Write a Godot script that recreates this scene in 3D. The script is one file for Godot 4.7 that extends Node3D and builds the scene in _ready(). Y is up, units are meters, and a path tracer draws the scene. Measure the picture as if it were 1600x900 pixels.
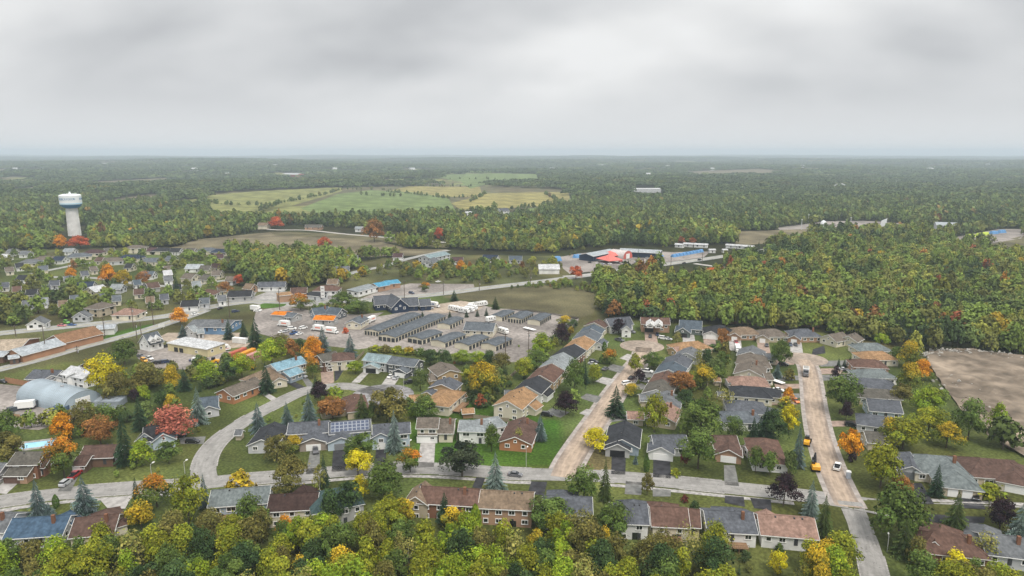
extends Node3D
# A small town and the woods round it, seen from about a hundred metres up on an overcast autumn day. Units are metres, y is up, the town lies towards -z.

const PITCH := 11.238
const FOV := 45.735
const SKY_X := 3.1
const SKY_Y := 7.4
const COLORS := {
	"forest_floor": Color(0.055,0.058,0.022),
	"lawn": Color(0.15,0.18,0.052),
	"green_lawn": Color(0.1,0.2,0.03),
	"dry_lawn": Color(0.23,0.2,0.09),
	"scrub": Color(0.15,0.15,0.06),
	"olive_field": Color(0.2,0.18,0.095),
	"brown_field": Color(0.28,0.24,0.15),
	"pale_field": Color(0.34,0.35,0.12),
	"green_field": Color(0.24,0.32,0.11),
	"straw_field": Color(0.44,0.39,0.14),
	"heath": Color(0.14,0.12,0.07),
	"gravel": Color(0.39,0.35,0.32),
	"dirt": Color(0.52,0.43,0.34),
	"dirt_mud": Color(0.42,0.34,0.26),
	"concrete": Color(0.43,0.41,0.39),
	"asphalt": Color(0.3,0.29,0.28),
	"dirt_road": Color(0.4,0.33,0.27),
	"circle_dirt": Color(0.46,0.38,0.31),
	"circle_grey": Color(0.35,0.34,0.34),
	"black_asphalt": Color(0.055,0.055,0.06),
	"old_asphalt": Color(0.2,0.2,0.19),
	"stone": Color(0.48,0.46,0.42),
	"highway": Color(0.33,0.33,0.32),
	"patio": Color(0.36,0.27,0.22),
	"white": Color(0.8,0.8,0.78),
	"cream": Color(0.68,0.63,0.5),
	"pale_yellow": Color(0.62,0.55,0.33),
	"beige": Color(0.5,0.43,0.32),
	"tan_wall": Color(0.48,0.35,0.2),
	"taupe_wall": Color(0.34,0.29,0.25),
	"grey_wall": Color(0.42,0.42,0.41),
	"light_grey": Color(0.55,0.56,0.57),
	"pale_blue": Color(0.45,0.53,0.6),
	"blue_grey": Color(0.3,0.36,0.42),
	"navy": Color(0.03,0.045,0.08),
	"blue_wall": Color(0.16,0.27,0.42),
	"brick": Color(0.24,0.12,0.075),
	"orange_brick": Color(0.46,0.22,0.11),
	"pale_brick": Color(0.42,0.27,0.18),
	"brown_wall": Color(0.16,0.1,0.07),
	"dark_grey_wall": Color(0.12,0.13,0.14),
	"green_grey_wall": Color(0.15,0.18,0.17),
	"cedar": Color(0.34,0.17,0.08),
	"timber": Color(0.27,0.17,0.1),
	"pole_wood": Color(0.13,0.1,0.08),
	"rust_fence": Color(0.4,0.22,0.13),
	"bark": Color(0.1,0.08,0.06),
	"birch_bark": Color(0.5,0.48,0.43),
	"weathered_fence": Color(0.32,0.27,0.2),
	"charcoal": Color(0.05,0.052,0.057),
	"slate": Color(0.16,0.18,0.2),
	"slate_blue": Color(0.12,0.15,0.18),
	"dark_roof": Color(0.06,0.064,0.072),
	"navy_roof": Color(0.045,0.06,0.095),
	"blue_roof": Color(0.085,0.14,0.21),
	"grey_roof": Color(0.19,0.2,0.21),
	"mid_grey": Color(0.14,0.15,0.17),
	"light_grey_roof": Color(0.33,0.36,0.37),
	"teal_roof": Color(0.3,0.39,0.41),
	"grey_green": Color(0.21,0.24,0.24),
	"dark_teal": Color(0.075,0.12,0.12),
	"sky_roof": Color(0.27,0.44,0.53),
	"brown_roof": Color(0.15,0.096,0.078),
	"dark_brown": Color(0.075,0.048,0.042),
	"red_brown": Color(0.18,0.11,0.086),
	"pink_brown": Color(0.37,0.24,0.19),
	"tan_roof": Color(0.42,0.26,0.14),
	"tan_brown": Color(0.27,0.2,0.14),
	"taupe_roof": Color(0.2,0.17,0.14),
	"grey_brown": Color(0.15,0.14,0.12),
	"rust_roof": Color(0.33,0.19,0.11),
	"pink_roof": Color(0.42,0.27,0.25),
	"white_roof": Color(0.68,0.69,0.7),
	"pale_metal": Color(0.5,0.54,0.57),
	"weathered": Color(0.52,0.43,0.33),
	"orange_roof": Color(0.8,0.25,0.025),
	"aqua_roof": Color(0.12,0.38,0.56),
	"red_roof": Color(0.36,0.1,0.08),
	"maroon_roof": Color(0.11,0.065,0.066),
	"silver": Color(0.45,0.46,0.47),
	"black": Color(0.012,0.012,0.014),
	"red": Color(0.36,0.012,0.02),
	"blue": Color(0.03,0.1,0.28),
	"dark_blue": Color(0.015,0.03,0.08),
	"grey": Color(0.12,0.12,0.13),
	"yellow": Color(0.75,0.36,0.01),
	"orange": Color(0.75,0.2,0.02),
	"pink": Color(0.6,0.18,0.2),
	"green_paint": Color(0.15,0.45,0.05),
	"brown_door": Color(0.11,0.06,0.045),
	"grey_door": Color(0.2,0.21,0.22),
	"orange_stripe": Color(0.72,0.22,0.16),
	"red_stripe": Color(0.5,0.08,0.1),
	"container_blue": Color(0.07,0.12,0.19),
	"container_dark": Color(0.06,0.075,0.09),
	"container_grey": Color(0.3,0.34,0.38),
	"container_red": Color(0.5,0.12,0.07),
	"container_yellow": Color(0.75,0.33,0.02),
	"container_pink": Color(0.55,0.28,0.25),
	"tarp_blue": Color(0.1,0.28,0.55),
	"tarp_lime": Color(0.5,0.62,0.05),
	"cloth_red": Color(0.66,0.16,0.13),
	"cloth_white": Color(0.72,0.7,0.68),
	"arch_steel": Color(0.4,0.48,0.54),
	"arch_white": Color(0.68,0.62,0.6),
	"leaf_rust": Color(0.2,0.1,0.035),
	"leaf_orange": Color(0.36,0.17,0.035),
	"leaf_gold": Color(0.34,0.24,0.025),
	"leaf_red": Color(0.28,0.09,0.04),
	"leaf_yellowgreen": Color(0.23,0.24,0.045),
	"leaf_olive": Color(0.16,0.17,0.045),
	"leaf_lime": Color(0.16,0.22,0.045),
	"leaf_green": Color(0.11,0.15,0.042),
	"leaf_dark": Color(0.065,0.1,0.036),
	"leaf_pine": Color(0.045,0.078,0.035),
}
const PALETTES := {
	"tint": [Color(0.82,0.82,0.82), Color(1,1,1), Color(1.2,1.2,1.2)],
	"green": [Color(0.06,0.1,0.022), Color(0.08,0.12,0.028), Color(0.1,0.14,0.03)],
	"dark": [Color(0.03,0.055,0.02), Color(0.042,0.072,0.024), Color(0.055,0.085,0.028)],
	"lime": [Color(0.13,0.2,0.02), Color(0.17,0.24,0.02), Color(0.22,0.26,0.02)],
	"yellowgreen": [Color(0.13,0.17,0.02), Color(0.18,0.2,0.02), Color(0.23,0.23,0.02)],
	"olive": [Color(0.1,0.1,0.028), Color(0.13,0.12,0.032), Color(0.15,0.13,0.035)],
	"gold": [Color(0.26,0.21,0.02), Color(0.33,0.25,0.02), Color(0.4,0.26,0.02)],
	"orange": [Color(0.42,0.15,0.015), Color(0.52,0.21,0.015), Color(0.58,0.27,0.02)],
	"rust": [Color(0.18,0.085,0.03), Color(0.24,0.11,0.035), Color(0.27,0.13,0.04)],
	"red": [Color(0.32,0.055,0.02), Color(0.42,0.085,0.03), Color(0.46,0.12,0.04)],
	"pinkred": [Color(0.27,0.085,0.06), Color(0.34,0.11,0.075), Color(0.3,0.12,0.07)],
	"maroon": [Color(0.018,0.013,0.018), Color(0.028,0.017,0.022), Color(0.038,0.022,0.024)],
	"darkred": [Color(0.09,0.02,0.02), Color(0.13,0.03,0.025), Color(0.11,0.035,0.03)],
	"blackgreen": [Color(0.022,0.032,0.02), Color(0.034,0.044,0.024), Color(0.04,0.05,0.026)],
	"turning": [Color(0.075,0.11,0.025), Color(0.1,0.12,0.025), Color(0.3,0.16,0.02), Color(0.46,0.17,0.02)],
	"turning_gold": [Color(0.1,0.13,0.025), Color(0.15,0.16,0.025), Color(0.3,0.23,0.02), Color(0.4,0.27,0.02)],
	"thin": [Color(0.16,0.18,0.04), Color(0.2,0.19,0.05), Color(0.24,0.22,0.06)],
	"yellow": [Color(0.36,0.33,0.015), Color(0.46,0.4,0.015), Color(0.4,0.31,0.015)],
	"spruce": [Color(0.028,0.055,0.03), Color(0.038,0.07,0.036), Color(0.048,0.082,0.04)],
	"bluespruce": [Color(0.075,0.12,0.1), Color(0.1,0.14,0.14), Color(0.13,0.17,0.17)],
	"palespruce": [Color(0.12,0.17,0.14), Color(0.15,0.2,0.18), Color(0.19,0.24,0.21)],
	"pine": [Color(0.055,0.088,0.025), Color(0.075,0.1,0.03), Color(0.09,0.12,0.035)],
	"cedar": [Color(0.05,0.095,0.02), Color(0.07,0.12,0.025), Color(0.085,0.14,0.03)],
}
const ZONES := [
	["scrub",[-127,-71.3,-801,-561.1,-559,-655.8,-529,-699.5,-441.6,-719.3,-365.1,-729.5,-297.9,-700.3,-245.8,-596.3,-207.8,-508.3,-171.5,-484.3,-131.2,-529.2,-140.6,-617.6,-124.3,-656.4,-66,-632.6,-63.7,-673.3,50.3,-664.8,49.1,-573.2,63.7,-513.4,63.4,-473.1,52.6,-420.3,55.4,-398.7,77.8,-403.5,129.3,-382,175.3,-373.4,192.7,-360,202.6,-335.6,204.2,-324.6,182.6,-256,167.7,-220.2,174.1,-205.6,273.2,-178.2,127,-71.3]],
	["lawn",[-76.2,-71.3,-253.5,-286.5,-205.8,-324.6,-168.8,-347.4,-133.8,-373.4,-105.5,-458.2,-50.5,-479.7,9.5,-324.6,54.5,-403.5,175.3,-373.4,202.6,-324.6,174,-243,182.8,-201.1,76.2,-71.3]],
	["green_lawn",[-40.6,-256,-26.7,-270.5,0,-256,19.3,-243,16.6,-205.6,-33.2,-205.6]],
	["dry_lawn",[22.6,-225.5,36.1,-225.5,32.2,-198.9,20.1,-198.9]],
	["lawn",[-503.3,-664.5,-298.7,-686.6,-193.4,-458.2,-263.7,-458.2,-351.6,-458.2]],
	["scrub",[-384.7,-503.3,-277.6,-529.2,-206.5,-458.2,-252.9,-403.5,-299.9,-387.9]],
	["forest_floor",[-84.7,-71.3,-161.1,-154.5,-100.5,-164.8,-27.6,-166.9,-16.8,-162.2,32.9,-158.1,62.8,-154.5,78.3,-149.6,98.7,-149.6,145,-154.5,76.2,-71.3]],
	["olive_field",[-774.8,-1728.6,-643.9,-1925.6,-393.2,-2118.5,-99,-2134.1,159.7,-1809.6,116.8,-1317.4,-74.7,-1141.5,-196.3,-1048,-288.3,-1025.5,-467.4,-1062.2]],
]
const FIELDS := [
	["meadow","olive meadow of rough grass between the storage yard and the woods","olive_field",0.03,[-49.6,-470.9,-23.5,-491.2,24.5,-513.4,54.8,-498.4,61.6,-473.1,51.4,-420.3,39.1,-405.1,22.3,-420.3,0,-431,-12.9,-446.1,-26.4,-458.2],"grass",0],
	["hay_field","dry brown hay field below the far country road","brown_field",0.1,[-363.2,-705,-367.2,-795.4,-309.9,-867.2,-186.9,-827.2,-108,-714.6,-67.1,-709.8,-70.1,-673.3,-149.2,-656.4,-274.5,-691.1,-311.2,-700.3],"grass",0],
	["hay_field","straw coloured strip of field beside the far country road","olive_field",0.16,[-312.4,-874.3,-191.3,-847.2,-70.8,-750.4,-68,-719.5,-180,-795.9,-290.2,-833.4],"grass",0],
	["pasture","pale yellow-green pasture on the far rise, the widest of the far fields","pale_field",0.3,[-736,-1640.9,-681.3,-1832.7,-511.6,-2072,-462,-1868.7,-433.1,-1461.5,-405.4,-1156.1,-471.1,-1106.7,-579.2,-1309.2],"grass",30],
	["pasture","bright green pasture with a rounded top between two hedgerows","green_field",0.34,[-381.8,-1238.8,-443.2,-1752,-394.5,-1930.3,-271.1,-1822.6,-144,-1546.3,-97.9,-1190.6,-208.2,-1112.7,-305.3,-1087.3],"grass",30],
	["pasture","yellow strip of pasture above the green one","straw_field",0.3,[-341,-1834.3,-315.1,-2122.2,-95.4,-2054.9,-66.9,-1562.2,-146.1,-1569.8],"grass",30],
	["pasture","yellow field right of the hedgerow in the middle distance","straw_field",0.3,[-121.2,-1368.2,-63.6,-1710.3,141.8,-1733.5,118.4,-1380.4,23.9,-1280.6,-91,-1217.5],"grass",30],
	["pasture","narrow pale strip of pasture below the widest one","pale_field",0.3,[-506,-1306.5,-369.4,-1301.9,-313.2,-1044.8,-402.5,-1022.8],"grass",30],
	["pasture","distant green field under the wooded skyline","green_field",0.4,[-364.7,-2856.8,-113.8,-3077.2,143.1,-3094.8,104.6,-2351,-82,-2211.2,-117.8,-1950.7,-176.6,-2381.2],"grass",60],
	["ploughed_field","grey-brown ploughed strip left of the far pastures","brown_field",0.4,[-1543.3,-2484.8,-1429.9,-2859.9,-1232.6,-2471,-1154.8,-1884.3],"grass",60],
	["ploughed_field","grey-brown ploughed strip behind the water tower","brown_field",0.3,[-864.4,-1404.9,-874.8,-1649.9,-832.2,-1662.9,-755.4,-1501.7,-766.9,-1244.1],"grass",30],
	["pasture","small green pasture behind the trees right of the water tower","pale_field",0.3,[-733.3,-1462.5,-698.9,-1531.4,-596.5,-1309.7,-641.1,-1276.3],"grass",30],
	["pasture","small green paddock beside the white farmhouse","green_field",0.2,[5.7,-1222.9,60.6,-1298,43.2,-1099.7,6,-1075.8],"grass",30],
	["clearing","pale clearing beside the lane in the far woods","brown_field",0.15,[285,-878.8,394,-911.8,341.9,-785.1,244.4,-739.9],"grass",30],
	["clearing","grassy slope at the right edge above the woods","olive_field",0.12,[514,-740.8,628.8,-835.1,795.8,-882,560.2,-589.5,479.8,-632.6,469,-664.9],"grass",30],
	["clearing","far pale clearing under the right skyline","brown_field",0.5,[940.3,-3768.1,1433,-3978.7,1334.1,-3355.9,741.3,-2860.4],"grass",80],
	["clearing","far grey clearing near the left skyline","brown_field",0.4,[-1362.9,-1834.1,-1458.8,-2123.8,-1146.6,-1671.3,-1163.8,-1563.8],"grass",60],
	["yard","pale gravel yard with the white dome far to the right","gravel",0.12,[361.7,-928.2,470.3,-1023.9,532.8,-1033.6,575.4,-981.5,517.2,-880.2,432.3,-850.9,339.9,-850.1],"gravel",40],
	["yard","grey yard of the coloured stock at the right edge","gravel",0.12,[522.9,-810.5,648.3,-908,681.1,-906.2,609.9,-809.4,524.8,-751.6,469.4,-720.2],"gravel",40],
	["yard","grey yard before the metal shed at the far right","gravel",0.12,[564.5,-927.7,619.7,-943,578.8,-864.4,496.2,-810.6],"gravel",40],
	["yard","gravel yard of the market with red canopies","gravel",0.08,[44.8,-656.4,67.8,-682.1,110.7,-709.8,163.4,-691.1,203.9,-695.7,186.5,-656.4,138.5,-621.2,89.1,-586.2,48.3,-563.9,44.8,-589.5],"gravel",40],
	["gravel_yard","wide gravel yard round the self-storage buildings","gravel",0.03,[-99.6,-347.4,-104.2,-384.9,-93.4,-403.5,-65.8,-427.4,-46.7,-442.3,-25.9,-450.1,-10.4,-434.7,12.4,-431,41.5,-410,38.8,-394,21.6,-360,9.3,-318.3,0,-318.3,-19.2,-328.9,-52.6,-337.9,-67.5,-347.4,-79.4,-340.2],"gravel",0],
	["gravel_yard","gravel forecourt of the truck rental with orange roofs","gravel",0.04,[-154.1,-394,-164.4,-427.4,-152.9,-442.3,-127.4,-427.4,-96.3,-416.8,-81.6,-423.8,-89.3,-384.9,-100.5,-370.7,-104,-357.4,-130.1,-362.6,-144.6,-373.4],"gravel",0],
	["gravel_yard","brown dirt yard between the blue shop and the garage row","dirt",0.04,[-195.1,-362.6,-194.5,-373.4,-180.8,-373.4,-151.8,-373.4,-131.7,-347.4,-149.4,-341.4,-160.8,-352.3,-182,-352.3],"gravel",0],
	["gravel_yard","grey yard of the repair garage with parked vehicles","gravel",0.04,[-193.4,-337.9,-181.8,-349.8,-149.6,-337.9,-129.9,-333.4,-125,-318.3,-131.2,-304.4,-149.9,-306.3,-169.4,-309.2,-185.2,-324.6],"gravel",0],
	["gravel_yard","brown gravel yard round the arched steel shed","gravel",0.03,[-234.4,-276.7,-225.3,-286.5,-205,-281.5,-194.3,-286.5,-168.2,-266,-154.7,-258.8,-165.8,-249.3,-169.1,-243,-173.8,-235.7,-189.7,-238.1,-194,-225.5],"gravel",0],
	["parking_lot","pale parking lot of the plaza with blue roofs","gravel",0.05,[-106.4,-462.4,-95.3,-498.4,-79.6,-521.2,-29.7,-518.5,-27.6,-498.4,-51,-484.3,-80.5,-466.6],"gravel",0],
	["parking_lot","wide pale forecourt of the petrol station","concrete",0.05,[-184.6,-458.2,-178.5,-491.2,-148.3,-484.3,-122.9,-475.3,-109.9,-458.2,-127.4,-442.3,-160.1,-438.4],"gravel",0],
	["parking_lot","sandy yard behind the navy restaurant","dirt",0.06,[-62.2,-431,-51.4,-446.1,-35.2,-458.2,-17.1,-446.1,-22.6,-427.4,-44.5,-420.3],"gravel",0],
	["dirt_field","bare brown construction field at the right edge","dirt_mud",0.05,[209.8,-333.4,232.5,-341.4,254.9,-326.7,293.8,-299.8,206.9,-184.8,176.4,-203.3,170.3,-217.6,171.1,-229.9,176.6,-252.6,188.2,-284.8,200.2,-314.2],"mud",3],
	["dirt_field","lower shoulder of the bare field beside the brown house","dirt_mud",0.07,[171.1,-229.9,198.6,-220.2,182.8,-201.1,170.6,-212.2],"mud",0],
	["turning_circle","gravel turning circle at the top of the middle road","circle_dirt",0.07,[79.8,-346.2,79.5,-343.6,78.7,-341.2,77.3,-339,75.5,-337.2,73.3,-335.8,70.9,-335,68.3,-334.7,65.7,-335,63.3,-335.8,61.1,-337.2,59.3,-339,57.9,-341.2,57.1,-343.6,56.8,-346.2,57.1,-348.8,57.9,-351.2,59.3,-353.4,61.1,-355.2,63.3,-356.6,65.7,-357.4,68.3,-357.7,70.9,-357.4,73.3,-356.6,75.5,-355.2,77.3,-353.4,78.7,-351.2,79.5,-348.8],"gravel",0],
	["turning_circle","gravel turning circle at the top of the right road","circle_dirt",0.07,[154.9,-323.5,154.6,-321.1,153.8,-318.7,152.5,-316.6,150.8,-314.9,148.7,-313.6,146.3,-312.8,143.9,-312.5,141.5,-312.8,139.1,-313.6,137,-314.9,135.3,-316.6,134,-318.7,133.2,-321.1,132.9,-323.5,133.2,-325.9,134,-328.3,135.3,-330.4,137,-332.1,139.1,-333.4,141.5,-334.2,143.9,-334.5,146.3,-334.2,148.7,-333.4,150.8,-332.1,152.5,-330.4,153.8,-328.3,154.6,-325.9],"gravel",0],
	["turning_circle","grey asphalt turning circle of the crescent","circle_grey",0.07,[-41.3,-272.8,-41.6,-269.9,-42.6,-267.2,-44.1,-264.7,-46.2,-262.6,-48.7,-261.1,-51.4,-260.1,-54.3,-259.8,-57.2,-260.1,-59.9,-261.1,-62.4,-262.6,-64.5,-264.7,-66,-267.2,-67,-269.9,-67.3,-272.8,-67,-275.7,-66,-278.4,-64.5,-280.9,-62.4,-283,-59.9,-284.5,-57.2,-285.5,-54.3,-285.8,-51.4,-285.5,-48.7,-284.5,-46.2,-283,-44.1,-280.9,-42.6,-278.4,-41.6,-275.7],"grain",0],
	["traffic_island","grass island beside the petrol station","green_lawn",0.09,[-151,-444.2,-151.2,-442.2,-151.9,-440.3,-153,-438.6,-154.4,-437.2,-156.1,-436.1,-158,-435.4,-160,-435.2,-162,-435.4,-163.9,-436.1,-165.6,-437.2,-167,-438.6,-168.1,-440.3,-168.8,-442.2,-169,-444.2,-168.8,-446.2,-168.1,-448.1,-167,-449.8,-165.6,-451.2,-163.9,-452.3,-162,-453,-160,-453.2,-158,-453,-156.1,-452.3,-154.4,-451.2,-153,-449.8,-151.9,-448.1,-151.2,-446.2],"grass",0],
	["verge","long green verge between the two main roads","green_lawn",0.03,[-238,-330,-231.7,-340.2,-226.4,-367.9,-221.4,-384.9,-213,-394,-209.9,-384.9,-216.2,-372,-226.2,-347.4,-234,-328.9],"grass",0],
]
const ROADS := [
	["residential street across the foreground","asphalt",8.2,"kq",[-161.8,-177.7,-149.4,-183.3,-133.9,-188.2,-116.5,-191.4,-98.2,-193.8,-90.3,-195.9,-76.3,-198.5,-64.9,-200.6,-49.3,-203.7,-33.1,-205.1,-16.4,-203.7,0,-201.1,16.2,-200.2,32.2,-198.9,47.6,-195.9,62.5,-192.6,76.9,-189.4,89.1,-186.3,98.8,-182.9],0.06],
	["street going on to the right past the corner","asphalt",8.2,"kp",[98.8,-182.9,110.2,-180,123.9,-178.2,137.6,-176.9,157.9,-175],0.07],
	["crescent curving up on the left","asphalt",7.6,"k",[-93.9,-193.8,-98.9,-203.3,-102.8,-216.1,-103.6,-229.4,-101,-244.8,-95.7,-261.6,-89.7,-275.9,-82,-282.3,-71,-283.2,-54.8,-275.1],0.07],
	["dusty dirt road in the middle","dirt_road",8.2,"s",[16.1,-198.5,19,-209.3,26.1,-228.8,35,-252,44.2,-276.7,54.8,-302.6,64.4,-326.7,68.9,-343.8],0.07],
	["dusty dirt road on the right","dirt_road",7.2,"s",[96.8,-180.3,99.2,-191,104.1,-209.3,111,-231.1,120,-256,131.8,-286.5,140.1,-309.2,143.5,-322.5],0.08],
	["patched asphalt lane leading down to the bottom edge","asphalt",6.6,"k",[98.4,-183.3,97.4,-178.2,96.7,-171.8,93,-159.3,87,-142.4],0.09],
	["main road through the town","highway",12,"y",[-309.7,-358.7,-288.2,-372,-261.4,-386.4,-232.6,-401.9,-215.1,-413.4,-205.6,-427.4,-194.1,-444.2,-175,-456.1,-152.5,-454.1,-131.3,-456.1,-105.5,-458.2,-80.5,-466.6,-46.3,-484.3,-19.2,-503.3,30.6,-534.7,87.7,-576.4,139.8,-613.9,183.2,-644.3,232.3,-682.1,282.1,-719.6],0.12],
	["side road running in from the left","highway",9,"y",[-252.1,-288.2,-240.6,-307.3,-232.9,-322.5,-224.7,-345,-213.9,-367.9,-206.9,-389.4,-201.5,-410,-198.1,-429.2],0.1],
	["lower street of the far subdivision","highway",7,"",[-376.4,-548.9,-348.5,-546,-327,-540.3,-276.9,-513.4,-250,-513.4,-238.7,-521.2,-230.8,-531.9,-219.2,-534.7],0.1],
	["upper street of the far subdivision","highway",7,"",[-402.5,-563.9,-397.6,-596.3,-392.6,-617.6,-369.7,-628.7,-339.8,-628.7],0.1],
	["pale country road past the hay field","concrete",7,"",[-355.8,-943,-315.8,-896.3,-267.5,-889.4,-207.2,-847.1,-153.4,-814.4,-111.7,-789.9,-68.2,-761.2],0.25],
	["street climbing behind the plaza","highway",8,"",[-144.2,-540.3,-131.6,-576.4,-114.6,-603.2,-98.3,-648.3,-66.6,-705],0.15],
	["side street beside the white bungalow","highway",7,"",[-186.6,-475.3,-188.8,-493.6,-167.6,-486.6,-151.6,-479.7],0.12],
	["service lane in front of the market","concrete",5,"",[42,-551.8,75.1,-563.9,111.4,-586.2],0.16],
	["lane beside the mobile homes","concrete",6,"",[167,-617.6,186.9,-596.3,213.8,-576.4],0.14],
	["lane into the far yard","concrete",7,"",[364.7,-773.5,407.2,-785.6,457.8,-817],0.15],
]
const KERB_GAPS := [
	[-94.8,-195.9,9],
	[17,-200.6,10],
	[98.3,-181.1,17],
	[-54.6,-274.3,14],
	[-59.7,-200.2,3.4],
	[-57.5,-201.1,3.4],
	[-42.8,-204.2,3.4],
	[-27.5,-205.1,3.4],
	[33.8,-198.9,3.4],
	[46.5,-196.3,3.4],
	[67.2,-191.4,3.4],
	[8.1,-200.6,3.4],
	[-11.3,-203.3,3.4],
	[37.8,-196.8,3.4],
	[65.5,-191,3.4],
	[74.1,-189.4,3.4],
	[-141,-187.4,3.4],
	[-136.8,-188.2,3.4],
	[-102,-238.1,3.4],
	[-98.7,-252,3.4],
	[-84.9,-279.9,3.4],
	[-82,-282.3,3.4],
	[-67,-284,3.4],
	[-58.2,-281.5,3.4],
	[119.7,-178.9,3.4],
	[133.5,-177.5,3.4],
]
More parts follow.
